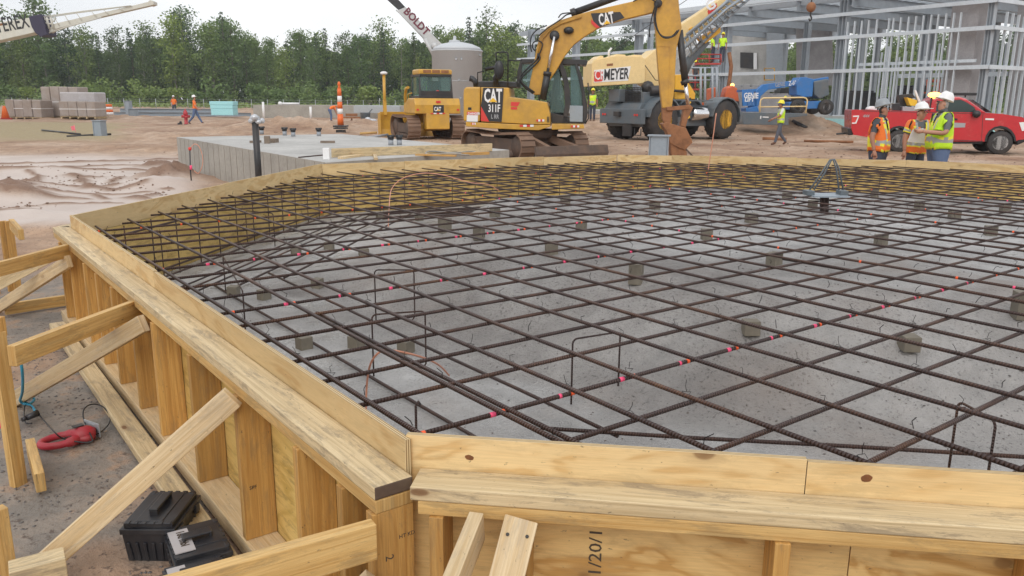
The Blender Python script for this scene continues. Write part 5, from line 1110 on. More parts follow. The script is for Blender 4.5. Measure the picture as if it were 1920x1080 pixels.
# dark deck with the yellow railing
F = Frame(G(1440, 45.5), 3); F.o.z = 0; pf = thing('work_platform', 'dark steel deck with yellow tube railings behind the walking man', 'platform', F.o, F.a)
add(pf, 'deck', 'crane_g', lambda b: (p4(b, [(548, 758), (985, 766), (985, 782), (860, 796), (860, 846), (552, 840)], -.6, .6),), .02)
add(pf, 'deck_marking', 'white', lambda b: (p4(b, [(668, 782), (676, 782), (674, 802), (666, 802)], -.61, -.602), p4(b, [(684, 786), (724, 788), (724, 795), (684, 793)], -.61, -.602)))
add(pf, 'railing', 'crane_y', lambda b: [(b.tube([F.at(*Z4([v])[0], o) for v in ((664, 760), (668, 690), (672, 672), (690, 662), (958, 658), (978, 664), (986, 680), (974, 766))], .04, 6), b.tube([F.at(*Z4([v])[0], o) for v in ((668, 722), (980, 718))], .035, 6)) for o in (-.55,)])
print('machines done')
# ================================================================ steel frame building
def DY(px, py): p = U(px, py, 0); return LD(p.x, p.y)[1]
M['steel'] = paint('primed_steel', (.36, .40, .44), .5, .25, (.42, .42, .42), metal=.1, scale=.8); M['steel_l'] = paint('galvanised_steel', (.60, .65, .69), .38, .2, (.4, .42, .44), metal=.35); M['foam'] = paint('blue_foam', (.36, .66, .68), .7, .2, (.35, .32, .28)); M['deckm'] = paint('roof_deck_steel', (.72, .76, .80), .5, .2, (.3, .3, .32))
K = GD(1838, 43.5); K.z = 0
F = Frame(K, 123.2); bd = thing('steel_building', 'unfinished steel frame building with open stud walls, concrete pier and blue foam around its floor', 'building', F.o, F.a)
A = lambda px, py, off=0: F.at(px, py, off)
zg = [A(1838, 3).z, A(1838, 53).z, A(1830, 126).z]; ZF = A(1590, 218).z
uA = A(1572, 100).x; uB = A(1356, 100).x; uC = A(1192, 100).x; uD = A(1075, 100).x
print('bldg', zg, ZF, uA, uB, uC, uD)
ZR = A(1371, 62, -18).z; print('ZR', ZR)
def part(name, mat, fn, bevel=0): return add(bd, name, mat, fn, bevel)
part('floor_slab', 'conc', lambda b: b.beam((-.2, -11, ZF - .15), (uD + 4, -11, ZF - .15), 23, .3)); part('foam_skirt', 'foam', lambda b: (b.beam((-.3, .56, ZF / 2 - .2), (uB - 4, .56, ZF / 2 - .2), .1, ZF + .1), b.beam((-.28, .5, ZF / 2 - .2), (-.28, -22, ZF / 2 - .2), .1, ZF + .1)))
def hcol(b, u, v, w=.34, z1=None): 
    z1 = z1 or ZR; b.beam((u, v, ZF), (u, v, z1), .02, w * .9, up=(0, 1, 0)); [b.beam((u + s * w / 2, v, ZF), (u + s * w / 2, v, z1), .025, w, up=(0, 1, 0)) for s in (-1, 1)]
for u in (uA, uB, uC, uD, uD + 7, .35): part('column', 'steel', lambda b: hcol(b, u, -.3, .5 if u > 1 else .3))
for u in (uA, (uA + uB) / 2, uB, uC, uD):
    for v in (-9, -18): part('column', 'steel', lambda b: hcol(b, u, v, .4))
for v in (-7.5, -15, -21): part('column', 'steel', lambda b: hcol(b, .2, v, .35))
for z in zg: part('girt', 'steel_l', lambda b: (b.beam((.0, .0, z), (uD + 9, .0, z), .06, .2), b.beam((.0, -.12, z + .1), (uD + 9, -.12, z + .1), .22, .02)))
for z in zg: part('girt', 'steel_l', lambda b: (b.beam((-.05, 0, z), (-.05, -22, z), .06, .2), b.beam((.06, 0, z + .1), (.06, -22, z + .1), .22, .02)))
random.seed(5); sx_ = [75, 120, 165, 210, 262, 340, 368, 415, 465, 512, 560, 610, 655, 705, 755, 800]
for i, x in enumerate(sx_):
    u = A(1560 + x / 3.483, 120).x; part('wall_stud', 'steel_l', lambda b: (b.beam((u, -.06, ZF), (u, -.06, zg[0] - .45), .06, .13, up=(0, 1, 0))))
for i in range(26): v = -1.2 - i * .62; part('wall_stud', 'steel_l', lambda b: b.beam((.04, v, ZF), (.04, v, zg[0] - .5 - .04 * i), .06, .13))
for i in range(14): u = uA * .45 + i * .42; part('wall_stud', 'steel_l', lambda b: b.beam((u, -5.2, ZF), (u, -5.2, zg[1] - .3 - .35 * (i % 4)), .14, .05))
for i in range(12): u = .8 + i * .5; part('wall_stud', 'steel', lambda b: b.beam((u, -12.2, ZF), (u, -12.2, zg[1]), .14, .05))
for q4 in (((1, -.06, ZF + .03), (uA, -.06, ZF + .03), .16, .06), ((.8, -.2, zg[2] + .35), (uA * .85, -.2, zg[2] + .35), .1, .16), ((1.5, -5.2, zg[2] - .2), (uA * .9, -5.2, zg[2] - .2), .15, .25)): part('track_channel', 'steel_l', lambda b: b.beam(*q4))
part('concrete_pier', 'conc_d', lambda b: b.beam((A(1812, 100, -1.2).x, -1.0, ZF), (A(1812, 100, -1.2).x, -1.0, zg[0] + .1), .9, 1.5, up=(1, 0, 0)), .02)
part('concrete_pier', 'conc_d', lambda b: b.beam((.5, -5.9, ZF), (.5, -5.9, ZR), 1.6, 2.2, up=(0, 1, 0)), .02)
# roof
for k in range(25): v = 1.2 - k * .88; part('purlin', 'steel_l', lambda b: (b.beam((.2, v, ZR - .13), (uC + 2, v, ZR - .13), .05, .28), b.beam((.2, v - .06, ZR - .27), (uC + 2, v - .06, ZR - .27), .14, .02)))
for k in range(8): u = .6 + k * (uC) / 7; part('roof_beam', 'steel', lambda b: (b.beam((u, 0, ZR - .55), (u, -22, ZR - .55), .02, .6), b.beam((u, 0, ZR - .86), (u, -22, ZR - .86), .26, .03), b.beam((u, 0, ZR - .25), (u, -22, ZR - .25), .26, .03)))
part('roof_deck', 'deckm', lambda b: [b.beam((2 + i * 1.3, -11, ZR + .05 + .02 * (i % 2)), (2 + i * 1.3, -20, ZR + .05 + .02 * (i % 2)), .85, .03) for i in range(int((uC - 3) / 1.3))])
part('eave_beam', 'steel', lambda b: b.beam((0, -.35, ZR - .3), (uD + 9, -.35, ZR - .3), .2, .4))
part('brace_rod', 'steel_l', lambda b: (b.tube([(uB, -.2, zg[0]), (uC, -.2, ZF + 2)], .04, 5), b.tube([(.1, -9.5, zg[0]), (.1, -2, zg[0] + .6)], .06, 5)))
def panel(name, mat, pts, v, th=.25): return part(name, mat, lambda b: b.prism([(A(x, y, v).x, A(x, y, v).z) for x, y in pts], v, v - th))
w1 = panel('wall_panel', 'conc', [(1362, 62), (1440, 54), (1440, 176), (1362, 176)], -16)
panel('wall_panel', 'steel', [(1437, 40), (1468, 38), (1468, 172), (1437, 172)], -15.5); panel('wall_panel', 'conc_d', [(1493, 36), (1556, 30), (1560, 160), (1493, 162)], -14.5); panel('wall_panel', 'conc_d', [(1465, 10), (1505, 10), (1505, 60), (1465, 60)], -17); panel('wall_panel', 'conc', [(1262, 60), (1300, 60), (1300, 150), (1262, 150)], -17)
wn = part('window', 'blk', lambda b: b.prism([(A(x, y, -15.98).x, A(x, y, -15.98).z) for x, y in ((1389, 98), (1415, 99), (1415, 129), (1389, 127))], -15.98, -15.9)); add(wn, 'window_frame', 'white', lambda b: b.prism([(A(x, y, -15.85).x, A(x, y, -15.85).z) for x, y in ((1413, 99), (1419, 99), (1419, 130), (1413, 130))], -15.88, -15.84))
part('stair_rail', 'crane_o', lambda b: [b.tube([A(*q, -10) for q in p], .05, 5) for p in ([(1433, 150), (1433, 128), (1452, 128), (1452, 150), (1433, 150)], [(1433, 139), (1452, 139)])])
hk = thing('crane_hook', 'red-brown hook block hanging on a cable in front of the building', 'crane hook', GD(1501, 40)); hz0 = hk.location
b = MB(); D_ = 40; p = GD(1501, D_); cz = 1.71 + (189 - 16) * D_ / 1587; b.blob((p.x, p.y, cz), (.22, .22, .24), 0, 12, 7); b.build('block', M['rust'], hk, world=True)
b = MB(); cz2 = cz - .25; b.tube([(p.x, p.y, cz2), (p.x, p.y, cz2 - .12), (p.x + .1, p.y, cz2 - .2), (p.x + .1, p.y, cz2 - .3), (p.x, p.y, cz2 - .36), (p.x - .09, p.y, cz2 - .28)], .04, 6); b.build('hook', M['blk'], hk, world=True)
b = MB(); b.tube([(p.x, p.y, cz), (p.x + .05, p.y, cz + 9)], .03, 5); b.build('cable', M['blk'], hk, world=True)

# red basket lifts and orange machines inside the frame
M['lift_o'] = paint('lift_orange', (.62, .13, .04), .45, .3, (.3, .12, .08)); M['lift_r'] = paint('lift_red', (.45, .05, .04), .45, .3, (.2, .1, .08))
def lift(label, px0, px1, ytop, ybot, D, ygr, mat, boom=None):
    Fx = Frame(GD((px0 + px1) / 2, D), 0); Fx.o.z = 0; t = thing('man_lift', label, 'man lift', Fx.o, Fx.a, 'lifts working at the building'); a = lambda x, y, o=0: Fx.at(x, y, o)
    add(t, 'basket', mat, lambda b: ([b.tube([a(px0, y, o), a(px1, y, o)], .04, 5) for y in (ytop, (ytop + ybot) / 2) for o in (-.4, .4)], [b.tube([a(x, ytop, o), a(x, ybot, o)], .04, 5) for x in (px0, (px0 + px1) / 2, px1) for o in (-.4, .4)], b.prism(Fx.xz([(px0, ybot), (px1, ybot), (px1, ybot + 3), (px0, ybot + 3)], -.45), -.45, .45)))
    if boom: add(t, 'boom', boom[0], lambda b: [b.tube([a(*q, .6) for q in boom[1]], .12, 6)])
    add(t, 'chassis', 'lift_o', lambda b: (b.prism(Fx.xz([(px0 + 6, ygr - 20), (px1, ygr - 18), (px1 + 4, ygr - 6), (px0, ygr - 5)], -.6), -.6, .6), [b.lathe([(.02, -.9), (.38, -.88), (.38, -.65), (.02, -.63)], (a(x, ygr).x, 0, .42), 12, ax='y') for x in (px0 + 4, px1)]), .03); return t
lift('red basket lift holding two workers beside the steel column', 1308, 1352, 102, 118, 52, 212, 'lift_r', ('rust', [(1367, 98), (1371, 125), (1368, 150), (1362, 180)]))
lift('lower red lift with rails behind the crane cab', 1291, 1316, 143, 166, 55, 214, 'lift_r')
lift('orange lift seen through the studs behind the pickup cab', 1738, 1766, 150, 172, 55, 222, 'lift_o', ('lift_o', [(1740, 175), (1745, 152), (1760, 152), (1762, 190)]))
Fx = Frame(GD(1362, 50), 0); Fx.o.z = 0; t = thing('orange_machine', 'low orange machine with a lit beacon in front of the building', 'machine', Fx.o, Fx.a); a = lambda x, y, o=0: Fx.at(x, y, o)
add(t, 'body', 'lift_o', lambda b: (b.prism(Fx.xz([(1360, 178), (1364, 165), (1374, 160), (1383, 166), (1386, 190), (1358, 190)], -.6), -.6, .6), b.prism(Fx.xz([(1333, 166), (1346, 163), (1348, 192), (1333, 192)], -.6), -.6, .6)), .05)
add(t, 'undercarriage', 'blk', lambda b: b.prism(Fx.xz([(1333, 192), (1386, 190), (1386, 212), (1333, 212)], -.6), -.6, .6)); add(t, 'beacon', 'lamp', lambda b: b.blob(a(1373, 160), (.12, .12, .12), 0, 8, 5))
Fx = Frame(GD(1325, 48), 5); Fx.o.z = 0; t = thing('pipe_rack', 'grey steel frame standing behind the crane deck', 'rack', Fx.o, Fx.a); a = lambda x, y, o=0: Fx.at(x, y, o)
add(t, 'frame', 'steel', lambda b: [b.tube([a(x, 126, o), a(x, 200, o)], .07, 5) for x in (1314, 1322, 1336, 1344) for o in (-.5, .5)] + [b.tube([a(1290, y), a(1348, y)], .05, 5) for y in (127, 142, 150)])

# clutter inside the frame: crates and pallets
for i, (px, D, w, h, mt, lb) in enumerate(((1430, 58, 3.2, 1.4, 'conc_d', 'long grey crate on the building floor behind the railing'), (1480, 60, 2.2, 1.8, 'blk', 'dark machine crate on the building floor beside the blue lift'), (1600, 56, 2, 1.6, 'blk', 'dark crate behind the studs left of the pickup bed'), (1650, 57, 2.6, 1.2, 'blk', 'dark pallet load behind the studs over the pickup bed'), (1700, 58, 2.0, 2.0, 'blk', 'tall dark crate behind the studs near the beacon'), (1415, 63, 4.5, 1.2, 'rust', 'rust-brown stack of material at the back of the building'), (1390, 60, 2.0, 2.0, 'greyv', 'wrapped pale grey pallet beside the window wall'))):
    p = GD(px, D); p.z = ZF; b = MB(); b.box((p.x, p.y, ZF + h / 2), (w, 1.4, h * .86), 0, YR); b.box((p.x, p.y, ZF + .08), (w * 1.04, 1.5, .14), 0, YR)
    for k in range(3): b.box((p.x + RH.x * (k - 1) * w * .33, p.y + RH.y * (k - 1) * w * .33, ZF + h * .93), (w * .25, 1.1, h * .14), 0, YR)
    tag(b.build('crate', M[mt], bevel=.03), lb, 'crate', 'crates on the building floor')

# ---- white tank
M['tankw'] = paint('tank_pale_grey', (.52, .545, .57), .5, .12, (.4, .4, .4), var=.05); T = GD(858, 62); T.z = 0; Rt = 46.5 * 62 * .974 / FPX; zt_ = 1.71 + (184 - 96) * 62 / 1587; tk = thing('storage_tank', 'pale grey cylindrical tank with a domed top behind the bulldozer', 'tank', T)
add(tk, 'shell', 'tankw', lambda b: b.lathe([(Rt, 0), (Rt, zt_ - .02), (Rt * 1.03, zt_), (Rt * 1.03, zt_ + .08)], (0, 0, 0), 40)); add(tk, 'dome', 'tankw', lambda b: b.lathe([(Rt * 1.02, zt_ + .08), (Rt * .9, zt_ + .32), (Rt * .6, zt_ + .55), (Rt * .3, zt_ + .66), (.01, zt_ + .7)], (0, 0, 0), 40))
add(tk, 'manway', 'tankw', lambda b: (b.lathe([(.42, zt_ + .6), (.42, zt_ + .78), (.12, zt_ + .85), (.1, zt_ + 1.1), (.01, zt_ + 1.12)], (-.2, 0, 0), 14))); add(tk, 'nozzle', 'galv', lambda b: [b.tube([(Rt * math.cos(a) * .98, Rt * math.sin(a) * .98, z), (Rt * math.cos(a) * 1.06, Rt * math.sin(a) * 1.06, z)], .07, 8) for a, z in ((4.1, zt_ - .6), (4.3, zt_ - .6), (4.2, zt_ * .6), (5.2, zt_ - .3), (4.25, zt_ * .35))])
add(tk, 'seam_ring', 'galv', lambda b: b.lathe([(Rt * 1.003, 3.0), (Rt * 1.004, 3.02), (Rt * 1.003, 3.04)], (0, 0, 0), 40))

# ---- two more crane booms
M['crane_w'] = paint('crane_white', (.62, .61, .55), .4, .25, (.42, .37, .28), scale=.8); M['crane_lg'] = paint('crane_light_grey', (.55, .56, .56), .4, .2, (.3, .3, .3)); M['navy'] = flat('dark_collar', (.045, .04, .075), .6)
Fx = Frame(GD(790, 78), 0); Fx.o.z = 0; t = thing('truck_crane', 'grey crane boom rising to the left from behind the white tank', 'crane', Fx.o, Fx.a); pp = lambda b, pts, y0, y1, zf=Z2: b.prism(Fx.xz(zf(pts), y0), y0, y1)
bm_ = add(t, 'boom', 'crane_lg', lambda b: pp(b, [(1060, 78), (1122, 52), (1400, 338), (1480, 430), (1420, 470), (1330, 372)], -.4, .4), .03); add(t, 'inner_boom', 'decal', lambda b: pp(b, [(820, -150), (900, -180), (1116, 50), (1066, 74)], -.3, .3)); add(t, 'lift_cylinder', 'crane_lg', lambda b: (b.tube([Fx.at(*Z2([q])[0], -.5) for q in ((1050, 75), (1075, 95), (1270, 300))], .07, 6), b.tube([Fx.at(*Z2([q])[0], -.5) for q in ((1265, 290), (1340, 430))], .16, 8), b.blob(Fx.at(*Z2([(1240, 205)])[0], -.45), .12), b.blob(Fx.at(*Z2([(1340, 345)])[0], -.45), .3)))
sl2 = -.80; txt('BOLDT', .95, flat('dark_red_lettering', (.16, .03, .05), .5), bm_, Fx.at(*Z2([(1103, 90)])[0], -.42), (math.cos(sl2), 0, math.sin(sl2)), (-math.sin(sl2), 0, math.cos(sl2)), world=False, bold=.03, ext=.004, sx=.95)
add(t, 'carrier', 'crane_lg', lambda b: (b.box((3.5, 0, 1.6), (8, 2.4, .9)), b.box((5, 0, 2.6), (3, 2.2, 1.2)), [b.lathe([(.02, -1.3), (.6, -1.3), (.6, -.8), (.02, -.8)], (x, 0, .6), 14, ax='y') for x in (.5, 2.2, 5.5, 7)]), .05)
Fx = Frame(GD(120, 56), 0); Fx.o.z = 0; t = thing('crane_jib', 'white crane boom and folded lattice jib reaching in from the left above the wood', 'crane', Fx.o, Fx.a)
w_ = add(t, 'boom', 'crane_w', lambda b: pp(b, [(-900, 330), (0, 166), (235, 130), (262, 244), (0, 302), (-900, 480)], -.5, .5, Z1), .03)
sl3 = .17; txt('TEREX', 1.25, M['decal'], w_, Fx.at(*Z1([(-22, 246)])[0], -.51), (math.cos(sl3), 0, math.sin(sl3)), (-math.sin(sl3), 0, math.cos(sl3)), world=False, bold=.015, ext=.004, sx=.62)
add(w_, 'stain', 'rust', lambda b: pp(b, [(-20, 178), (30, 172), (40, 188), (-20, 196)], -.505, -.5, Z1)); add(t, 'collar', 'navy', lambda b: (pp(b, [(212, 122), (302, 106), (338, 200), (355, 262), (300, 276), (262, 246), (235, 200)], -.6, .6, Z1)), .04)
add(t, 'jib', 'crane_w', lambda b: (pp(b, [(352, 244), (396, 180), (980, 45), (1116, 12), (1124, 42), (960, 80), (700, 140), (420, 216), (372, 248)], -.22, .22, Z1), pp(b, [(1112, 6), (1130, 0), (1150, 12), (1152, 34), (1122, 44)], -.3, .3, Z1)), .01)
def jl(b):
    q = lambda x, y, o=-.3: Fx.at(*Z1([(x, y)])[0], o)
    b.tube([q(306, 128), q(620, 84), q(985, 42)], .035, 5); b.tube([q(306, 138, .3), q(570, 98, .3), q(985, 44, .3)], .035, 5); b.tube([q(360, 250), q(520, 196), q(760, 130)], .05, 5)
    for x in (330, 400, 480, 570, 680, 770, 880): b.tube([q(x, 128 - (x - 306) * .128), q(x + 45, 205 - (x - 360) * .24)], .025, 4)
    for x in (320, 350, 380): b.tube([q(x, 130), q(x + 20, 215)], .07, 5)
    b.tube([q(310, 150), q(420, 140), q(380, 180), q(330, 170)], .06, 5)
add(t, 'jib_lattice', 'crane_w', jl)
Fx0 = Frame(GD(-330, 56), 0); add(t, 'carrier', 'crane_w', lambda b: (b.box((-22, 0, 2.0), (8, 2.5, 1.4)), b.box((-22, 0, 3.2), (3, 2.3, 1.6)), b.beam((-22, 0, 3.2), tuple(Fx.at(*Z1([(-900, 400)])[0], 0)), .9, .8), [b.lathe([(.02, -1.3), (.7, -1.3), (.7, -.8), (.02, -.8)], (-22 + x, 0, .7), 14, ax='y') for x in (-3, -1.3, 1.3, 3)]), .05)

# ---- finished concrete slab
Q = [U(331, 257, SLZ := .74), U(640, 251, SLZ), U(955, 281, SLZ), U(612, 305, SLZ)]
sb = thing('concrete_slab', 'finished raised concrete slab with pale top behind the far left of the form', 'slab', tuple((Q[0] + Q[2]) / 2 - Vector((0, 0, SLZ))))
cut = .12
b = MB(); c0 = (Q[0] + Q[1] + Q[2] + Q[3]) / 4
top = [q.copy() for q in Q]; top[2:3] = [Q[2] + (Q[1] - Q[2]) * 0, Q[2] + (Q[3] - Q[2]) * .16 + Vector((.35, -.9, 0)) * 0]
n_ = len(top); bi = len(b.v); b.v += [tuple(p) for p in top] + [(p.x, p.y, -.5) for p in top]
b.quadf(list(range(n_))[::-1], 0)
for i in range(n_): j = (i + 1) % n_; b.quadf((i, j, n_ + j, n_ + i), 1)
bm2 = b.build('slab_body', [M['conc'], M['conc_side']], sb, world=True)
b = MB(); d_ = (Q[3] - Q[0]); L_ = d_.length; d_.normalize(); nn = Vector((-d_.y, d_.x, 0)) * -1
if (Q[0] + nn - c0).length < (Q[0] - c0).length: nn = -nn
t_ = .35
while t_ < L_: p = Q[0] + d_ * t_ + nn * .003; b.beam((p.x, p.y, -.1), (p.x, p.y, SLZ - .01), .006, .008, up=tuple(nn)); t_ += .42
b.build('form_seam', paint('slab_seam', (.27, .25, .215), .8), sb, world=True)
grp = 'capped pipe stubs on the concrete slab'
M['pvc'] = paint('grey_pvc', (.32, .34, .37), .5, .2, (.3, .25, .2))
for px, py, lb in ((491, 252, 'capped pipe stub next to the black pipe'), (534, 254, 'left one of the middle pair of capped pipe stubs'), (550, 256, 'right one of the middle pair of capped pipe stubs'), (598, 255, 'single capped pipe stub right of the middle pair'), (733, 272, 'left one of the nearest pair of capped pipe stubs'), (749, 272, 'right one of the nearest pair of capped pipe stubs')):
    p = U(px, py, SLZ); t = thing('pipe_stub', lb + ' on the concrete slab', 'pipe stub', p, 0, grp); add(t, 'pipe', 'pvc', lambda b: b.lathe([(.055, 0), (.055, .12)], (0, 0, 0), 12)); add(t, 'cap', 'blk_p', lambda b: (b.lathe([(.066, .12), (.066, .2), (.05, .21)], (0, 0, 0), 12), b.box((.0, 0, .19), (.16, .05, .05))))
def slabobj(name, lb, cat, px0, py0, px1, py1, w, h, mat, grp=None):
    a = U(px0, py0, SLZ + h / 2); c = U(px1, py1, SLZ + h / 2); return plank(name, lb, cat, a, c, w, h, mat, grp=grp)
M['brick'] = conc('brown_block', (.22, .17, .13))
g2 = 'loose blocks on the concrete slab'
slabobj('masonry_block', 'taller block of the small stack on the slab right of the black pipe', 'block', 496, 262, 506, 262, .15, .16, 'brick', g2); slabobj('masonry_block', 'low block of the small stack on the slab right of the black pipe', 'block', 508, 264, 517, 263, .15, .09, 'brick', g2); slabobj('masonry_block', 'flat strip of wood in the middle of the slab top', 'block', 601, 266, 628, 266, .10, .05, 'brick', g2); slabobj('masonry_block', 'flat dark block just behind the black pipe on the slab', 'block', 471, 266, 487, 265, .1, .05, 'brick', g2)
g3 = 'boards lying on the concrete slab'
slabobj('board', 'long plank on edge across the slab behind the form', 'board', 622, 287, 922, 276, .04, .15, 'wood_w', g3); slabobj('board', 'short pale board lying crosswise on the slab near the plank', 'board', 638, 296, 700, 288, .1, .04, 'wood_p', g3); slabobj('board', 'reddish board lying along the slab near the right end of the plank', 'board', 780, 290, 855, 292, .09, .03, 'wood_d', g3); slabobj('board', 'thin stick beside the long plank on the slab', 'board', 702, 289, 705, 298, .06, .04, 'wood_p', g3); slabobj('board', 'small reddish block of wood at the right end of the slab', 'board', 868, 289, 915, 287, .1, .05, 'wood_d', g3)
slabobj('white_block', 'white foam block at the left end of the long plank on the slab', 'foam block', 606, 288, 618, 288, .12, .18, 'white'); slabobj('steel_rod', 'thin rod lying along the slab edge left of the white block', 'rod', 560, 295, 612, 290, .02, .02, 'rebar')
b = MB(); p = U(845, 287, SLZ + .03); b.tube([p + RH * (.45 * math.cos(a)) + FH * (.4 * math.sin(a)) + Vector((0, 0, .02 * math.sin(3 * a))) for a in np.linspace(0, 5.6, 20)], .014, 5); tag(b.build('hose', M['conc_side']), 'coil of pale hose lying on the slab near the boards', 'hose')

# ---- standing steel stubs
def stub(lb, px, ybase, ytop, w, extra=0, D=None):
    D = D or DY(px, ybase); Fx = Frame(G(px, D), -12); Fx.o.z = 0; t = thing('column_stub', lb, 'column stub', Fx.o, Fx.a, 'short steel columns standing in the dirt'); z1 = Fx.at(px, ytop).z
    add(t, 'post', 'galv2', lambda b: (b.box((0, 0, z1 / 2 - .06), (w * .9, w * .9, z1 + .08)), [b.box((s * w / 2, 0, z1 / 2 - .06), (.03, w * 1.02, z1 + .08)) for s in (-1, 1)])); add(t, 'cap_plate', 'galv2', lambda b: b.box((0, 0, z1), (w * 1.25, w * 1.15, .03)))
stub('short blue-grey steel column with cap plate by the excavator bucket', 1237, 296, 254, .52, D=23.5); stub('short steel column standing in the straw at the left', 187, 254, 226, .38); stub('pale short steel column near the hydrant', 253, 219, 204, .5, D=66); stub('tilted blue-grey column end by the beam pile', 245, 214, 189, .42, D=74)

# ---- black pipe in front of the slab
p = GD(479, 13.6); t = thing('standpipe', 'tall black pipe wrapped in foil at its top, standing between form and slab', 'pipe', (p.x, p.y, 0)); Fx = Frame(p, 0); zt0 = Fx.at(476, 230).z
add(t, 'pipe', 'blk', lambda b: b.tube([(0, 0, -.1), (.0, 0, zt0)], .056, 14)); 
random.seed(3); M['foil'] = flat('crumpled_plastic', (.55, .57, .6), .25, .3)
add(t, 'foil_wrap', 'foil', lambda b: [b.blob((jit(.05), jit(.05), zt0 + random.uniform(0, .1)), (random.uniform(.05, .09), random.uniform(.04, .07), random.uniform(.03, .06)), 0, 6, 4) for _ in range(9)] + [b.blob((.12, 0, zt0 + .03), (.05, .03, .05), 0, 6, 4)])

# ---- left background
M['wrap'] = paint('brown_wrapped_load', (.34, .28, .24), .5, .4, (.5, .48, .48), scale=1.5); M['wrap_w'] = paint('white_plastic_wrap', (.48, .46, .47), .35, .4, (.34, .29, .26), scale=1.2)
def stackload(lb, px0, px1, yt, yb, D, mat, wt=None, depth=1.6):
    Fx = Frame(GD((px0 + px1) / 2, D), -2); Fx.o.z = 0; t = thing('wrapped_pallet', lb, 'wrapped pallet', Fx.o, Fx.a, 'wrapped pallets at the edge of the wood'); 
    x0 = Fx.at(px0, 200).x; x1 = Fx.at(px1, 200).x; z1 = Fx.at(px0, yt).z; z0 = max(.02, Fx.at(px0, yb).z)
    def f(b):
        k = 4
        for i in range(k):
            xa = x0 + (x1 - x0) * i / k + .01; xb = x0 + (x1 - x0) * (i + 1) / k - .01; b.box(((xa + xb) / 2 + jit(.02), jit(.03), (z0 + z1) / 2 + .06 + jit(.03)), (xb - xa, depth, z1 - z0 - .12))
    add(t, 'load', mat, f, .05); add(t, 'pallet', 'wood_w', lambda b: (b.box(((x0 + x1) / 2, 0, z0 + .1), (x1 - x0, depth, .03)), [b.box((x, 0, z0 + .03), (.1, depth, .12)) for x in np.linspace(x0 + .1, x1 - .1, 5)])); add(t, 'strap', 'white', lambda b: b.box(((x0 + x1) / 2, 0, (z0 + z1) / 2 + .06), (x1 - x0 + .02, depth + .03, .05)))
stackload('brown-grey wrapped pallet stack at the far left', 22, 88, 187, 223, 64, 'wrap'); stackload('tallest wrapped pallet stack with a brown top, left of centre', 91, 158, 163, 222, 66, 'wrap'); stackload('lower wrapped pallet in front of the tall stack', 122, 189, 190, 221, 62.5, 'wrap'); 
Fx = Frame(GD(150, 64.0), -2); Fx.o.z = 0; b = MB(); x0 = Fx.at(118, 180).x; x1 = Fx.at(183, 180).x; z0 = Fx.at(150, 192).z; z1 = Fx.at(150, 173).z
b.box(((x0 + x1) / 2, .4, (z0 + z1) / 2), (x1 - x0, 1.7, z1 - z0)); b.v = [tuple(Fx.w(*v)) for v in b.v]; tag(b.build('wrapped_bundle', M['wrap_w'], bevel=.08), 'white shrink-wrapped bundle resting on the lower wrapped pallet', 'bundle')
M['foam_b'] = paint('light_blue_foam', (.36, .70, .74), .5, .1, (.5, .7, .75))
Fx = Frame(GD(420, 70), 0); Fx.o.z = 0
for k, (ya, yb, xa, xb) in enumerate(((190, 197, 398, 442), (197, 204, 399, 441), (204, 216, 400, 441))):
    b = MB(); za = Fx.at(420, yb).z; zb = Fx.at(420, ya).z; x0 = Fx.at(xa, 200).x; x1 = Fx.at(xb, 200).x; b.box(((x0 + x1) / 2, 0, (za + zb) / 2 + .003), (x1 - x0, 1.3, zb - za - .01)); b.v = [tuple(Fx.w(*v)) for v in b.v]
    tag(b.build('foam_board', M['foam_b'], bevel=.03), ('top', 'middle', 'thick bottom')[k] + ' bundle of the light blue foam board stack left of centre', 'foam board', 'light blue foam boards in a stack')
Fx = Frame(GD(320, 76), 3); Fx.o.z = 0
for k in range(4):
    b = MB(); x0 = Fx.at(213 + k * 6, 205).x; x1 = Fx.at(470 - k * 22, 205).x; z = .18 + .34 * (k // 2); y = (k % 2) * .5; b.beam((x0, y, z), (x1, y, z), .02, .3); b.beam((x0, y, z + .15), (x1, y, z + .15), .3, .02); b.beam((x0, y, z - .15), (x1, y, z - .15), .3, .02); b.v = [tuple(Fx.w(*v)) for v in b.v]
    tag(b.build('steel_beam', M['galv2']), ('lower front', 'lower back', 'upper front', 'upper back')[k] + ' blue-grey steel beam lying behind the hydrant', 'steel beam', 'steel beams piled at the left')
p = G(350, 54); t = thing('fire_hydrant', 'red fire hydrant beside the walking man in orange', 'fire hydrant', p); M['hyd'] = paint('hydrant_red', (.42, .03, .04), .4, .2)
add(t, 'barrel', 'hyd', lambda b: b.lathe([(.14, 0), (.14, .08), (.11, .1), (.11, .62), (.15, .66), (.15, .72), (.12, .86), (.05, .96), (.04, 1.02), (.01, 1.03)], (0, 0, 0), 14)); add(t, 'nozzle', 'hyd', lambda b: (b.lathe([(.01, -.26), (.09, -.26), (.09, .26), (.01, .26)], (0, 0, .55), 12, ax='x'), b.lathe([(.01, -.22), (.1, -.22), (.1, 0)], (0, 0, .5), 12, ax='y'))); add(t, 'base', 'blk', lambda b: b.lathe([(.16, -.3), (.16, .05)], (0, 0, 0), 12))
b = MB(); q = G(338, 53); b.box((q.x, q.y, q.z + .12), (.25, .2, .14)); b.blob((q.x + .05, q.y, q.z + .22), .09); tag(b.build('valve_box', M['blk']), 'small dark fitting on the ground left of the hydrant', 'fitting')
p = GD(208, 70); t = thing('traffic_drum', 'orange and white striped traffic drum by the beams at the left', 'traffic drum', p); M['orange'] = paint('safety_orange', (.80, .16, .03), .5, .1); 
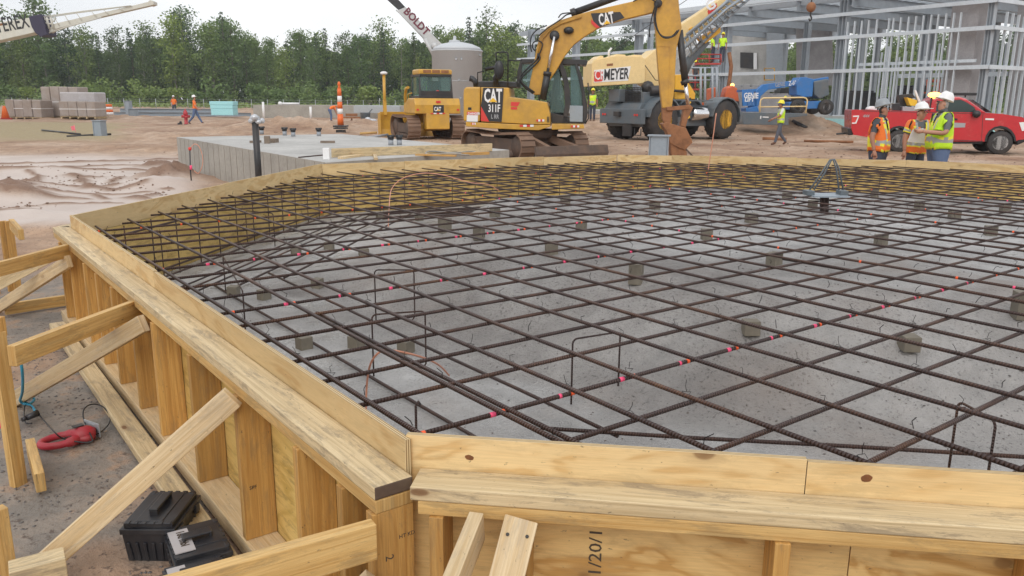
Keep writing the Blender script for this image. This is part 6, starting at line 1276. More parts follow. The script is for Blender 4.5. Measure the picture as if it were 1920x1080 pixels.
add(t, 'drum', [M['orange'], M['white']], lambda b: [b.lathe([(.33 - .012 * k, .22 * k), (.33 - .012 * (k + 1), .22 * (k + 1))], (0, 0, 0), 16, m=k % 2) for k in range(5)]); add(t, 'base', 'blk', lambda b: b.lathe([(.42, 0), (.42, .06), (.3, .1)], (0, 0, 0), 16))
p = GD(13, 62); t = thing('traffic_cone', 'tall red-orange cone at the left edge beside the pallets', 'traffic cone', p); add(t, 'cone', 'orange', lambda b: b.lathe([(.3, .04), (.12, .9), (.1, .95), (.06, 1.0)], (0, 0, 0), 14)); add(t, 'base', 'hyd', lambda b: b.box((0, 0, .04), (.8, .8, .08)))
for k, (pa, pb, lb) in enumerate((((79, 244), (150, 250), 'thin dark rod lying on the straw, left one'), ((125, 253), (208, 251), 'thin dark rod lying at the foot of the left column stub'))):
    a = U(*pa, .05); c = U(*pb, .05); a.z = gz(a.x, a.y) + .06; c.z = gz(c.x, c.y) + .06; b = MB(); b.tube([a, c], .05, 6); tag(b.build('steel_rod', M['blk']), lb, 'rod', 'rods lying on the ground at the left')
p = U(143, 251, 0); b = MB(); b.tube([(p.x, p.y, -.05), (p.x - .05, p.y, .42)], .012, 4); b.beam((p.x - .03, p.y, .28), (p.x - .18, p.y, .25), .005, .2); tag(b.build('survey_flag', flat('survey_pink', (.9, .2, .25), .6)), 'pink survey flag in the straw near the left column stub', 'flag')

# low footing wall
t = thing('footing_wall', 'long low concrete footing wall between dirt piles and fence, left of the bulldozer', 'footing wall', GD(600, 70)); a = GD(478, 72); c = GD(1100, 74); a.z = c.z = 0; Fx = Frame(a, 0)
b = MB(); zz = Fx.at(500, 197).z; b.beam(a + Vector((0, 0, zz / 2)), c + Vector((0, 0, zz / 2)), .4, zz); b.build('wall_body', M['conc_side'], t, world=True)
b = MB(); b.beam(a + FH * 6 + Vector((0, 0, zz / 2)), c + FH * 9 + Vector((0, 0, zz / 2)), .4, zz); b.build('wall_body', M['conc'], t, world=True)
for px, yt, lb in ((496, 191, 'white pipe standing against the footing wall, left one'), (584, 200, 'white pipe standing against the footing wall, right one')):
    q = GD(px, 70.5); q.z = 0; Fx = Frame(q, 0); b = MB(); b.tube([(q.x, q.y, -.1), (q.x, q.y, Fx.at(px, yt).z)], .1, 10); tag(b.build('vent_pipe', M['white']), lb, 'pipe', 'white pipes standing by the footing wall')
q = GD(530, 73); q.z = zz + .12; b = MB(); b.tube([q, q + RH * 1.6], .1, 8); b.blob(q - RH * .1, .2); tag(b.build('white_pipe', M['white']), 'short white pipe lying on top of the footing wall', 'pipe')
q = GD(687, 71); q.z = zz - .3; b = MB(); b.beam(q - RH * 1.0, q + RH * 3.0, .5, .6); b.beam(q - RH * .9 + Vector((0, 0, .33)), q + RH * 2.9 + Vector((0, 0, .33)), .3, .06); tag(b.build('duct', M['galv'], bevel=.02), 'pale grey metal trough on the footing wall right of the marker', 'trough')
q = G(686, 58); b = MB(); b.lathe([(.25, 0), (.36, .8), (.38, .8), (.36, .76), (.3, .1), (.01, .08)], tuple(q), 14); b.beam(q + Vector((.1, 0, .6)), q + RH * .5 + Vector((0, 0, 1.05)), .06, .06); tag(b.build('trash_bucket', M['crane_g']), 'dark bucket with debris left of the bulldozer blade', 'bucket')
q = G(697, 57); b = MB(); random.seed(2); [b.blob((q.x + jit(.3), q.y + jit(.2), q.z + random.uniform(.1, .4)), (random.uniform(.15, .3),) * 2 + (random.uniform(.12, .2),), 0, 6, 4) for _ in range(8)]; tag(b.build('plastic_bag', M['foil']), 'crumpled white plastic bag left of the bulldozer blade', 'bag')
q = G(660, 63); b = MB(); b.box(tuple(q + Vector((0, 0, .35))), (1.4, .6, .12), 0, YR); b.box(tuple(q + Vector((0, 0, .55))), (.9, .4, .2), 0, YR + .2); b.tube([q, q + Vector((0, 0, .35))], .06, 5); tag(b.build('work_bench', M['rust']), 'rust-coloured bench beside the bent worker', 'bench')

# orange white marker
p = G(639, DY(640, 250)); t = thing('channelizer_post', 'tall orange and white striped marker post on a black base behind the slab', 'marker post', p); s_ = 1587 / LD(p.x, p.y)[1]; sc = lambda px_: px_ / s_
yy = [(249, 234), (234, 213), (213, 203), (203, 190), (190, 179), (179, 165)]
def ms(b):
    for k, (y0, y1) in enumerate(yy[1:]): r0 = .155 - .012 * k; b.lathe([(r0, sc(250 - y0)), (r0 - .012, sc(250 - y1))], (0, 0, 0), 14, m=(0, 1, 0, 1, 0)[k])
mk_ = add(t, 'tube', [M['orange'], M['white']], ms); add(t, 'handle', 'orange', lambda b: b.lathe([(.07, sc(85)), (.06, sc(88)), (.05, sc(90)), (.085, sc(92)), (.05, sc(97)), (.01, sc(98))], (0, 0, 0), 12)); add(t, 'base', 'blk', lambda b: (b.box((0, 0, sc(14)), (.66, .66, .08), 0, YR), b.box((0, 0, sc(10)), (.62, .62, .07), 0, YR), b.box((0, 0, sc(3)), (.42, .42, .2), 0, YR)), .01)
# debris by the marker
for k, (px, py, L_, mt, lb) in enumerate(((660, 254, .9, 'blk', 'dark piece of pipe lying right of the marker post'), (675, 251, .8, 'wood', 'pale scrap of lumber lying right of the marker post'), (690, 256, 1.0, 'pvc', 'grey pipe lying between marker post and bulldozer'))):
    q = U(px, py, .1); q.z = gz(q.x, q.y) + .08; b = MB(); d_ = (RH + FH * (k - 1) * .8).normalized(); b.tube([q, q + d_ * L_ + Vector((0, 0, .05 * k))], .06, 6); tag(b.build('scrap', M[mt]), lb, 'scrap')
for k, (x0, y0, x1, y1, r_, mt, lb) in enumerate(((1508, 262, 1600, 265, .06, 'rust', 'long rusty pipe on the haul road left of the pickup'), (1430, 258, 1475, 259, .09, 'rust', 'half-buried rusty pipe in the dirt by the walking man'), (1485, 244, 1512, 245, .12, 'blk', 'dark plastic lying on the dirt pile by the walking man'))):
    a = U(x0, y0, .08); c = U(x1, y1, .08); b = MB(); a.z = gz(a.x, a.y) + r_ * .6; c.z = gz(c.x, c.y) + r_ * .6; b.tube([a, a.lerp(c, .5), c], r_, 6); tag(b.build('ground_pipe', M[mt]), lb, 'pipe')
print('background done')
# ================================================================ people
M['skin'] = flat('skin', (.48, .25, .17), .55); M['skin2'] = flat('skin_tanned', (.36, .17, .11), .55); M['jeans'] = paint('blue_jeans', (.10, .15, .27), .8, .3, (.16, .2, .3), scale=6); M['jeans_d'] = paint('dark_jeans', (.045, .055, .085), .8, .3, (.09, .1, .13), scale=6); M['greyp'] = paint('grey_trousers', (.10, .11, .14), .8, .2)
M['tee_g'] = paint('grey_tshirt', (.13, .14, .15), .85, .2, (.08, .08, .09), scale=5); M['tee_d'] = paint('dark_tshirt', (.06, .065, .075), .85, .1); M['tee_w'] = flat('white_tshirt', (.7, .7, .7), .85); M['boots'] = paint('work_boots', (.13, .06, .035), .7, .3)
M['hv_o'] = paint('hi_vis_orange', (.92, .20, .03), .6, .15, (.5, .12, .03), scale=5); M['hv_y'] = paint('hi_vis_lime', (.56, .86, .03), .6, .1, (.4, .55, .03), scale=5); M['hv_e'] = flat('hi_vis_yellow', (.85, .80, .06), .6); M['refl'] = flat('reflective_tape', (.42, .44, .45), .3, .3)
M['hat_w'] = flat('white_helmet', (.8, .8, .8), .3); M['hat_g'] = flat('grey_helmet', (.28, .30, .32), .3); M['hat_y'] = flat('yellow_helmet', (.85, .75, .03), .3); M['hair_g'] = flat('grey_hair', (.32, .30, .28), .8); M['hair_b'] = flat('dark_hair', (.04, .03, .025), .8); M['eye'] = flat('eye', (.02, .02, .02), .2)
def person(label, loc, heading, H=1.78, joints=None, fat=1.0, shirt='tee_g', pants='jeans', skin='skin', hat='hat_w', vest=None, vsleeve=False, sleeve=.75, stripe2='hv_e', lod=2, hem=.93, hair='hair_b', group=None, lean=0, cat='person', glasses=False):
    t = thing('person', label, cat, loc, heading, group); k = H / 1.80; shf = 1 + (fat - 1) * .75
    J = dict(pelvis=(0, 0, .96), belly=(.01, 0, 1.12), chest=(0, 0, 1.34), neck=(0, 0, 1.50), jaw=(.035, 0, 1.585), crown=(.0, 0, 1.70),
             shL=(0, .185, 1.425), elL=(-.02, .24, 1.15), wrL=(.05, .25, .92), shR=(0, -.185, 1.425), elR=(-.02, -.24, 1.15), wrR=(.05, -.25, .92),
             hiL=(0, .095, .92), knL=(.01, .10, .50), anL=(-.02, .10, .09), toL=(.15, .11, .045), hiR=(0, -.095, .92), knR=(.01, -.10, .50), anR=(-.02, -.10, .09), toR=(.15, -.11, .045))
    if joints: J.update(joints)
    for n_j in list(J):
        if n_j[:2] in ('sh', 'el', 'wr') or n_j[:2] in ('hi', 'kn'): J[n_j] = (J[n_j][0], J[n_j][1] * (shf if n_j[:2] not in ('hi', 'kn') else 1 + (fat - 1) * .4), J[n_j][2])
    rad_ = dict(pelvis=(.155 * fat, .125 * fat), belly=(.15 * fat, .125 * fat), chest=(.165 * fat, .12 * fat), neck=(.062 * min(1.25, fat ** .5), .062 * min(1.25, fat ** .5)), jaw=(.070, .075), crown=(.088, .10), sh=(.075, .075), el=(.045, .045), wr=(.030, .030), hi=(.10 * fat, .10 * fat), kn=(.078, .078), an=(.058, .058), to=(.042, .035))
    names = list(J); idx = {n: i for i, n in enumerate(names)}
    E = [('pelvis', 'belly'), ('belly', 'chest'), ('chest', 'neck'), ('neck', 'jaw'), ('jaw', 'crown')]
    for s in 'LR': E += [('chest', 'sh' + s), ('sh' + s, 'el' + s), ('el' + s, 'wr' + s), ('pelvis', 'hi' + s), ('hi' + s, 'kn' + s), ('kn' + s, 'an' + s), ('an' + s, 'to' + s)]
    me = bpy.data.meshes.new('sk'); me.from_pydata([tuple(c * k for c in J[n]) for n in names], [(idx[a], idx[b]) for a, b in E], []); ob = bpy.data.objects.new('sk', me); COL.objects.link(ob)
    md = ob.modifiers.new('s', 'SKIN'); md.use_smooth_shade = True
    if not me.skin_vertices: me.attributes  # skin layer made below
    bmn = bmesh.new(); bmn.from_mesh(me); lay = bmn.verts.layers.skin.verify(); bmn.verts.ensure_lookup_table()
    for n in names:
        r_ = rad_.get(n) or rad_[n[:2]]; sv = bmn.verts[idx[n]][lay]; sv.radius = (r_[0] * k, r_[1] * k); sv.use_root = (n == 'pelvis')
    bmn.to_mesh(me); bmn.free()
    ms_ = ob.modifiers.new('u', 'SUBSURF'); ms_.levels = lod; ms_.render_levels = lod
    dg = bpy.context.evaluated_depsgraph_get(); m2 = bpy.data.meshes.new_from_object(ob.evaluated_get(dg)); bpy.data.objects.remove(ob)
    V = np.array([v.co[:] for v in m2.vertices]) / k; Fc_ = [tuple(p.vertices) for p in m2.polygons]; NV = np.array([v.normal[:] for v in m2.vertices])
    JJ = {n: np.array(J[n]) for n in names}
    bones = [(a, b) for a, b in E]; cen = np.array([V[list(f)].mean(0) for f in Fc_]); best = np.full(len(Fc_), 9.); bi = np.zeros(len(Fc_), int); bt = np.zeros(len(Fc_))
    for j, (a, b) in enumerate(bones):
        A0, B0 = JJ[a], JJ[b]; d = B0 - A0; tt_ = np.clip(((cen - A0) @ d) / (d @ d), 0, 1); dist = np.linalg.norm(cen - (A0 + tt_[:, None] * d), axis=1) / (rad_.get(b) or rad_[b[:2]])[0]
        u = dist < best; best = np.where(u, dist, best); bi = np.where(u, j, bi); bt = np.where(u, tt_, bt)
    mi = []
    for i in range(len(Fc_)):
        a, b = bones[bi[i]]
        if b in ('jaw', 'crown') or (b == 'neck' and bt[i] > .75): q = 0
        elif b[:2] == 'el': q = 1 if bt[i] < sleeve else 0
        elif b[:2] == 'wr': q = 1 if sleeve > 1 and bt[i] < .95 else 0
        elif b[:2] in ('hi', 'kn'): q = 2
        elif b[:2] == 'an': q = 2 if bt[i] < .92 else 3
        elif b[:2] == 'to': q = 3
        elif b == 'belly': q = 2 if bt[i] < .12 else 1
        else: q = 1
        mi.append(q)
    b = MB(); b.v = [tuple(p * k) for p in V]
    for f, q in zip(Fc_, mi): b.quadf(f, q, None, True)
    # hands, nose and ears join the same body mesh
    for s in 'LR':
        w = JJ['wr' + s] * k; e = JJ['el' + s] * k; d = Vector(w - e).normalized(); sd_ = d.orthogonal().normalized() if abs(d.z) < .8 else Vector((1, 0, 0)); sd_ = (sd_ - d * sd_.dot(d)).normalized(); n_ = d.cross(sd_); W = Vector(w)
        b.tube([W - d * .01, W + d * .035, W + d * .075, W + d * .095], [.024, .036, .038, .03], 8, m=0)
        for i in range(4): o = sd_ * ((i - 1.5) * .019); L_ = (.062, .075, .07, .055)[i]; b.tube([W + d * .085 + o, W + d * (.085 + L_ * .55) + o + n_ * .008, W + d * (.085 + L_ * .85) + o + n_ * .03], [.0095, .0088, .0075], 6, m=0)
        b.tube([W + d * .03 - sd_ * .03, W + d * .06 - sd_ * .055, W + d * .09 - sd_ * .055 + n_ * .02], [.012, .011, .008], 6, m=0)
    c = (JJ['jaw'] * .55 + JJ['crown'] * .45) * k; up_ = Vector(JJ['crown'] - JJ['jaw']).normalized(); fw_ = Vector((1, 0, 0)); fw_ = (fw_ - up_ * fw_.dot(up_)).normalized(); c = Vector(c) + Vector((.012, 0, 0))
    b.tube([c + fw_ * .07 + up_ * .015, c + fw_ * .095 - up_ * .012, c + fw_ * .112 - up_ * .022, c + fw_ * .085 - up_ * .03], [.008, .013, .013, .008], 6, m=0)
    for s in (-1, 1): b.blob(c + Vector((-.01, s * .08, -.005)), (.022, .012, .032), 0, 8, 5)
    bod = b.build('body', [M[skin], M[shirt], M[pants], M['boots']], t)
    b = MB(); [b.blob(c + fw_ * .084 + up_ * .012 + Vector((0, s * .032, 0)), .011, 0, 6, 4) for s in (-1, 1)]; b.build('eye', M['eye'], t)
    b = MB(); b.tube([c + fw_ * .088 - up_ * .055 + Vector((0, y, 0)) for y in (-.024, 0, .024)], .005, 5); b.build('mouth', flat('lips', (.3, .1, .08), .6) if 'lips' not in bpy.data.materials else bpy.data.materials['lips'], t)
    if glasses: b = MB(); [b.blob(c + fw_ * .092 + up_ * .012 + Vector((0, s * .033, 0)), (.006, .027, .02), 0, 8, 4) for s in (-1, 1)]; b.build('glasses', M['eye'], t)
    # hair band below the helmet
    b = MB(); hc = Vector(JJ['crown']) * k + Vector((.0, 0, -.03)); 
    vv_ = [i for i in range(len(Fc_)) if bones[bi[i]][1] == 'crown' and cen[i][0] * 1.0 < JJ['crown'][0] + .02 and cen[i][2] < JJ['crown'][2] + .03 and bt[i] > .12]
    hb = MB(); mp_ = {}
    for i in vv_:
        q = []
        for v in Fc_[i]:
            if v not in mp_: mp_[v] = len(hb.v); hb.v.append(tuple(V[v] * k + NV[v] * .009))
            q.append(mp_[v])
        hb.quadf(q, 0, None, True)
    if hb.f: hb.build('hair', M[hair], t)
    # helmet
    b = MB(); b.lathe([(.120, .0), (.122, .012), (.114, .02), (.110, .05), (.094, .095), (.065, .125), (.02, .137), (.001, .138)], (0, 0, 0), 20, sx=1.12); b.prism([(-.02, 0), (.19, -.012), (.19, -.004), (-.02, .014)], -.085, .085); b.prism([(-.10, .10), (.10, .10), (.06, .145), (-.06, .145)], -.012, .012)
    up2 = up_; hx = fw_; hy = up2.cross(hx); base = Vector(JJ['crown']) * k + up2 * .005
    b.v = [tuple(base + hx * v[0] + hy * v[1] + up2 * v[2]) for v in b.v]; b.build('helmet', M[hat], t)
    if vest:
        vb = MB(); mp_ = {}; mats = [M[vest], M['refl'], M[stripe2]]
        P0, P1 = JJ['pelvis'], JJ['neck']; ax = (P1 - P0) / np.linalg.norm(P1 - P0); Lz = np.linalg.norm(P1 - P0)
        for i in range(len(Fc_)):
            a, bb = bones[bi[i]]; c_ = cen[i]; h = P0[2] + (c_ - P0) @ ax * (1 / max(.3, 1))  # height along the torso
            tor = bb in ('belly', 'chest') or (bb == 'neck' and bt[i] < .6) or bb[:2] == 'sh' or (bb[:2] == 'hi' ) or (bb[:2] == 'el' and (bt[i] < (.62 if vsleeve else .06))) or (bb[:2] == 'kn' and bt[i] < .15)
            if not tor: continue
            if bb[:2] != 'el' and h < hem - .02: continue
            if h > 1.49: continue
            y = c_[1]; fr = c_[0] > .02
            if fr and h > 1.22 and abs(y) < (h - 1.22) * .42: continue
            if not vsleeve and bb[:2] in ('sh',) and bt[i] > .97: continue
            q = 0
            if bb[:2] == 'el': q = 1 if .38 < bt[i] < .50 else (2 if .28 < bt[i] < .6 else 0)
            else:
                if 1.03 < h < 1.085: q = 1
                elif 1.005 < h < 1.11 or h < hem + .0: q = 2
                elif h > 1.11 and .095 < abs(y) < .135: q = 1
                elif h > 1.11 and .075 < abs(y) < .155: q = 2
            ids = []
            for v in Fc_[i]:
                if v not in mp_: mp_[v] = len(vb.v); vb.v.append(tuple(V[v] * k + NV[v] * .018 + (np.array([0, 0, -.0]))))
                ids.append(mp_[v])
            vb.quadf(ids, q, None, True)
        vo = vb.build('vest', mats, t); sd2 = vo.modifiers.new('t', 'SOLIDIFY'); sd2.thickness = .008; sd2.offset = 0
    return t
def pl_(px, D, z=None): p = G(px, D); p.z = p.z if z is None else z; return p
# three men behind the far side of the form
gm = 'three men talking beside the pickup'
person('man in grey hard hat and orange vest, arms hanging, leftmost of three', pl_(1651, 14.6, -.02), YR - R(38), 1.76, dict(elL=(-.02, .27, 1.16), wrL=(.03, .28, .93), elR=(-.03, -.27, 1.16), wrR=(.04, -.29, .92), jaw=(.04, 0, 1.585)), 1.62, 'tee_d', 'jeans_d', 'skin2', 'hat_g', 'hv_o', False, .72, lod=3, group=gm)
A_man = person('young man in white hard hat and orange sleeved vest, middle of three', pl_(1722, 14.9, -.03), YR - R(75), 1.72, dict(jaw=(.05, 0, 1.575), crown=(.03, 0, 1.69), elR=(-.02, -.26, 1.16), wrR=(.02, -.27, .92), elL=(.03, .25, 1.18), wrL=(.22, .12, 1.12)), 1.02, 'tee_g', 'jeans_d', 'skin', 'hat_w', 'hv_o', True, .7, lod=3, hem=.90, group=gm)
person('grey-haired man in white hard hat and lime vest, rightmost of three', pl_(1766, 14.2, -.0), YR + R(172), 1.86, dict(belly=(.05, 0, 1.12), elR=(-.0, -.25, 1.17), wrR=(.20, -.18, 1.12), elL=(.06, .24, 1.17), wrL=(.36, .12, 1.19), jaw=(.04, 0, 1.585)), 1.7, 'tee_g', 'jeans', 'skin', 'hat_w', 'hv_y', False, .82, lod=3, hair='hair_g', glasses=True, group=gm)
Fx = Frame(GD(1712, 14.25), 0); b = MB(); q = [Fx.at(x, y, 0) for x, y in ((1708, 243), (1728, 240), (1733, 268), (1702, 265))]; b.prism([(v.x, v.z) for v in q], -.003, .003, map3=lambda x, y, z: tuple(Fx.w(x, y + (z - 1.1) * -.35, z))); b.prism([(v.x + .02, v.z - .01) for v in q], -.012, -.009, map3=lambda x, y, z: tuple(Fx.w(x, y + (z - 1.1) * -.5, z))); tag(b.build('paper_sheet', M['white']), 'white sheets of paper held between the two men on the right', 'paper')
# the walking man and the others farther off
person('man in yellow hard hat and lime vest walking left across the dirt', pl_(1463, 33.6), YR + R(176), 1.80, dict(elL=(.12, .22, 1.18), wrL=(.34, .14, 1.08), elR=(.10, -.23, 1.17), wrR=(.36, -.12, 1.03), knL=(.10, .1, .52), anL=(.20, .1, .10), toL=(.36, .1, .05), knR=(-.02, -.1, .50), anR=(-.30, -.1, .14), toR=(-.17, -.1, .05), jaw=(.06, 0, 1.57), crown=(.04, 0, 1.69)), 1.0, 'tee_w', 'greyp', 'skin2', 'hat_y', 'hv_y', False, .7, lod=2)
person('worker in orange shirt, jeans and white hard hat striding right past the fire hydrant', pl_(368, 55), YR + R(8), 1.9, dict(knL=(.16, .1, .52), anL=(.38, .1, .10), toL=(.52, .1, .06), knR=(-.1, -.1, .5), anR=(-.42, -.1, .14), toR=(-.28, -.1, .05), elL=(-.12, .25, 1.17), wrL=(.05, .26, .98), elR=(.1, -.25, 1.17), wrR=(.28, -.22, 1.0)), 1.05, 'hv_o', 'jeans', 'skin', 'hat_w', None, lod=2, sleeve=.8)
person('worker in orange shirt half hidden behind the steel beams at the left', pl_(330, 78, .1), YR + R(-60), 1.75, None, 1.0, 'hv_o', 'jeans_d', 'skin', 'hat_w', None, lod=1, sleeve=.8)
person('worker in orange shirt bending forward beside the marker post', pl_(622, 63), YR + R(20), 1.85, dict(pelvis=(-.12, 0, .94), belly=(.05, 0, 1.04), chest=(.24, 0, 1.12), neck=(.40, 0, 1.14), jaw=(.48, 0, 1.10), crown=(.56, 0, 1.14), shL=(.25, .18, 1.14), shR=(.25, -.18, 1.14), elL=(.3, .22, .86), wrL=(.4, .2, .62), elR=(.3, -.22, .86), wrR=(.42, -.2, .62), hiL=(-.12, .095, .9), hiR=(-.12, -.095, .9)), 1.1, 'hv_o', 'jeans', 'skin', 'hat_w', None, lod=1, sleeve=.8)
person('worker in lime vest and yellow hard hat standing behind the excavator cab', pl_(1110, 46), YR + R(-100), 1.78, None, 1.0, 'tee_g', 'jeans_d', 'skin2', 'hat_y', 'hv_y', lod=1)
person('worker in yellow vest behind the railing, above the walking man', pl_(1468, 50, .25), YR + R(-90), 1.75, None, 1.0, 'tee_d', 'jeans_d', 'skin2', 'hat_y', 'hv_y', lod=1)
gb = 'workers in the red basket lift'
Fx = Frame(GD(1335, 52), 0); zb_ = Fx.at(1335, 118).z
person('worker in lime shirt in the red basket, leaning left', pl_(1328, 52, zb_), YR + R(150), 1.75, dict(chest=(.08, 0, 1.32), neck=(.16, 0, 1.46), jaw=(.22, 0, 1.52), crown=(.22, 0, 1.64), shL=(.08, .18, 1.4), shR=(.08, -.18, 1.4)), 1, 'hv_y', 'jeans_d', 'skin2', 'hat_y', None, lod=1, group=gb)
person('worker in lime shirt in the red basket, standing at its right end', pl_(1345, 52, zb_), YR + R(-120), 1.8, None, 1, 'hv_y', 'jeans_d', 'skin2', 'hat_y', None, lod=1, group=gb)
zb2 = Frame(GD(1298, 55), 0).at(1298, 166).z
person('worker with yellow hard hat in the lower red lift behind the crane', pl_(1298, 55, zb2), YR + R(-60), 1.78, None, 1, 'tee_d', 'jeans_d', 'skin2', 'hat_y', None, lod=1)
w_ = DZ_F.w(-.62, .05, 0); person('driver in lime shirt sitting in the bulldozer cab', (w_.x, w_.y, DZ_F.o.z + 1.12), DZ_F.a, 1.7, dict(knL=(.42, .12, .94), anL=(.5, .12, .62), toL=(.62, .12, .6), knR=(.42, -.12, .94), anR=(.5, -.12, .62), toR=(.62, -.12, .6), elL=(.1, .26, 1.2), wrL=(.3, .25, 1.15), elR=(.1, -.26, 1.2), wrR=(.3, -.25, 1.15)), 1, 'hv_y', 'jeans_d', 'skin2', 'hat_w', None, lod=1)

# ================================================================ small things near the lens
def curve(name, label, cat, pts, r, mat, n=7, sub=4):
    pts = [Vector(p) for p in pts]; q = []
    for i in range(len(pts) - 1):
        p0 = pts[max(i - 1, 0)]; p1, p2 = pts[i], pts[i + 1]; p3 = pts[min(i + 2, len(pts) - 1)]
        for k in range(sub): t = k / sub; q.append(.5 * ((2 * p1) + (p2 - p0) * t + (2 * p0 - 5 * p1 + 4 * p2 - p3) * t * t + (3 * p1 - p0 - 3 * p2 + p3) * t ** 3))
    q.append(pts[-1]); b = MB(); b.tube(q, r, n); o = b.build(name, M[mat] if isinstance(mat, str) else mat); return tag(o, label, cat)
M['saw_r'] = paint('saw_red_plastic', (.40, .025, .04), .4, .3, (.25, .16, .13), scale=14)
# jigsaw lying on its side
sa = U(82, 822, .03); sc_ = U(172, 806, .03); o_ = U(128, 826, 0); rz_ = math.atan2(sc_.y - sa.y, sc_.x - sa.x); jg = thing('jigsaw', 'dirty red jigsaw with a loop handle lying on the mud at the lower left', 'jigsaw', (o_.x, o_.y, gz(o_.x, o_.y)), rz_)
L_ = .125
def ring(b):
    pts = []
    for i in range(25):
        a = 2 * math.pi * i / 24; pts.append((-.035 + .088 * math.cos(a), .064 * math.sin(a) + .004, .032 + .004 * math.cos(a)))
    b.tube(pts, [.019 if math.cos(2 * math.pi * i / 24) < .3 else .026 for i in range(25)], 10, cap=False)
    b.tube([(.02, 0, .036), (.06, .0, .042), (.10, .0, .04), (.125, 0, .036)], [.038, .050, .044, .03], 12); b.tube([(.03, -.03, .036), (.08, -.045, .034), (.115, -.04, .034)], [.014, .018, .014], 8)
hb_ = add(jg, 'housing', 'saw_r', ring); add(jg, 'base_plate', 'galv', lambda b: (b.box((.115, .045, .05), (.006, .13, .075), 0, .5), b.box((.12, .045, .05), (.02, .06, .06), 0, .5)), .002)
add(hb_, 'name_plate', 'blk_p', lambda b: b.box((.05, .005, .093), (.05, .035, .004), 0, .3)); add(jg, 'blade', 'chrome', lambda b: b.box((.15, .02, .03), (.06, .008, .002)))
add(jg, 'vent', 'blk_p', lambda b: [b.box((-.02 + .012 * i, -.035, .057), (.004, .018, .003), 0, .5) for i in range(4)])
curve('power_cord', 'black power cord looping from the red jigsaw to the tall stake', 'power cord', [U(172, 815, .02), U(186, 812, .012), U(203, 796, .012), U(206, 780, .03), U(192, 762, .06), U(172, 758, .08), U(157, 768, .08), U(158, 790, .05), U(171, 818, .03), U(172, 828, .012), U(150, 829, .012), U(118, 822, .03), U(102, 810, .07), U(84, 790, .03), U(66, 770, .012), U(48, 758, .012), U(46, 790, .012), U(60, 794, .012)], .0038, 'blk_p')
M['cord_b'] = flat('cyan_hose', (.04, .30, .46), .45)
curve('air_hose', 'bright blue hose hanging along the tall stake and coiled at its foot', 'hose', [U(24, 652, .45), U(36, 668, .42), U(42, 700, .32), U(42, 735, .16), U(38, 752, .04), U(52, 758, .012), U(64, 750, .012), U(58, 744, .03), U(44, 752, .02), U(60, 762, .01), U(68, 774, .012)], .0075, 'cord_b')
curve('air_hose', 'blue hose crossing the left edge behind the tall stake', 'hose', [U(-20, 690, .1), U(6, 700, .12), U(14, 720, .04), U(30, 735, .02), U(40, 750, .012)], .0065, 'cord_b')
b = MB(); q = U(62, 788, 0); b.tube([(q.x - .03, q.y, .02), (q.x + .03, q.y + .02, .03)], [.016, .02], 8); b.tube([(q.x - .05, q.y - .01, .018), (q.x - .03, q.y, .02)], .012, 8); tag(b.build('plug', M['decal']), 'dark cord plug lying beside the tall stake', 'plug')
random.seed(9); b = MB(); 
for i in range(16):
    x = random.uniform(-8, 8); p = U(4 + x * .3, 690 + random.uniform(-6, 10), .28); c = U(4 + x, 812 + random.uniform(-14, 6), .02); b.tube([p, p.lerp(c, .5) + Vector((jit(.012), jit(.012), 0)), c], .0028, 4)
tag(b.build('flagging_tape', flat('hot_pink_string', (.95, .03, .18), .6)), 'hot pink string bundle hanging at the left edge', 'string')
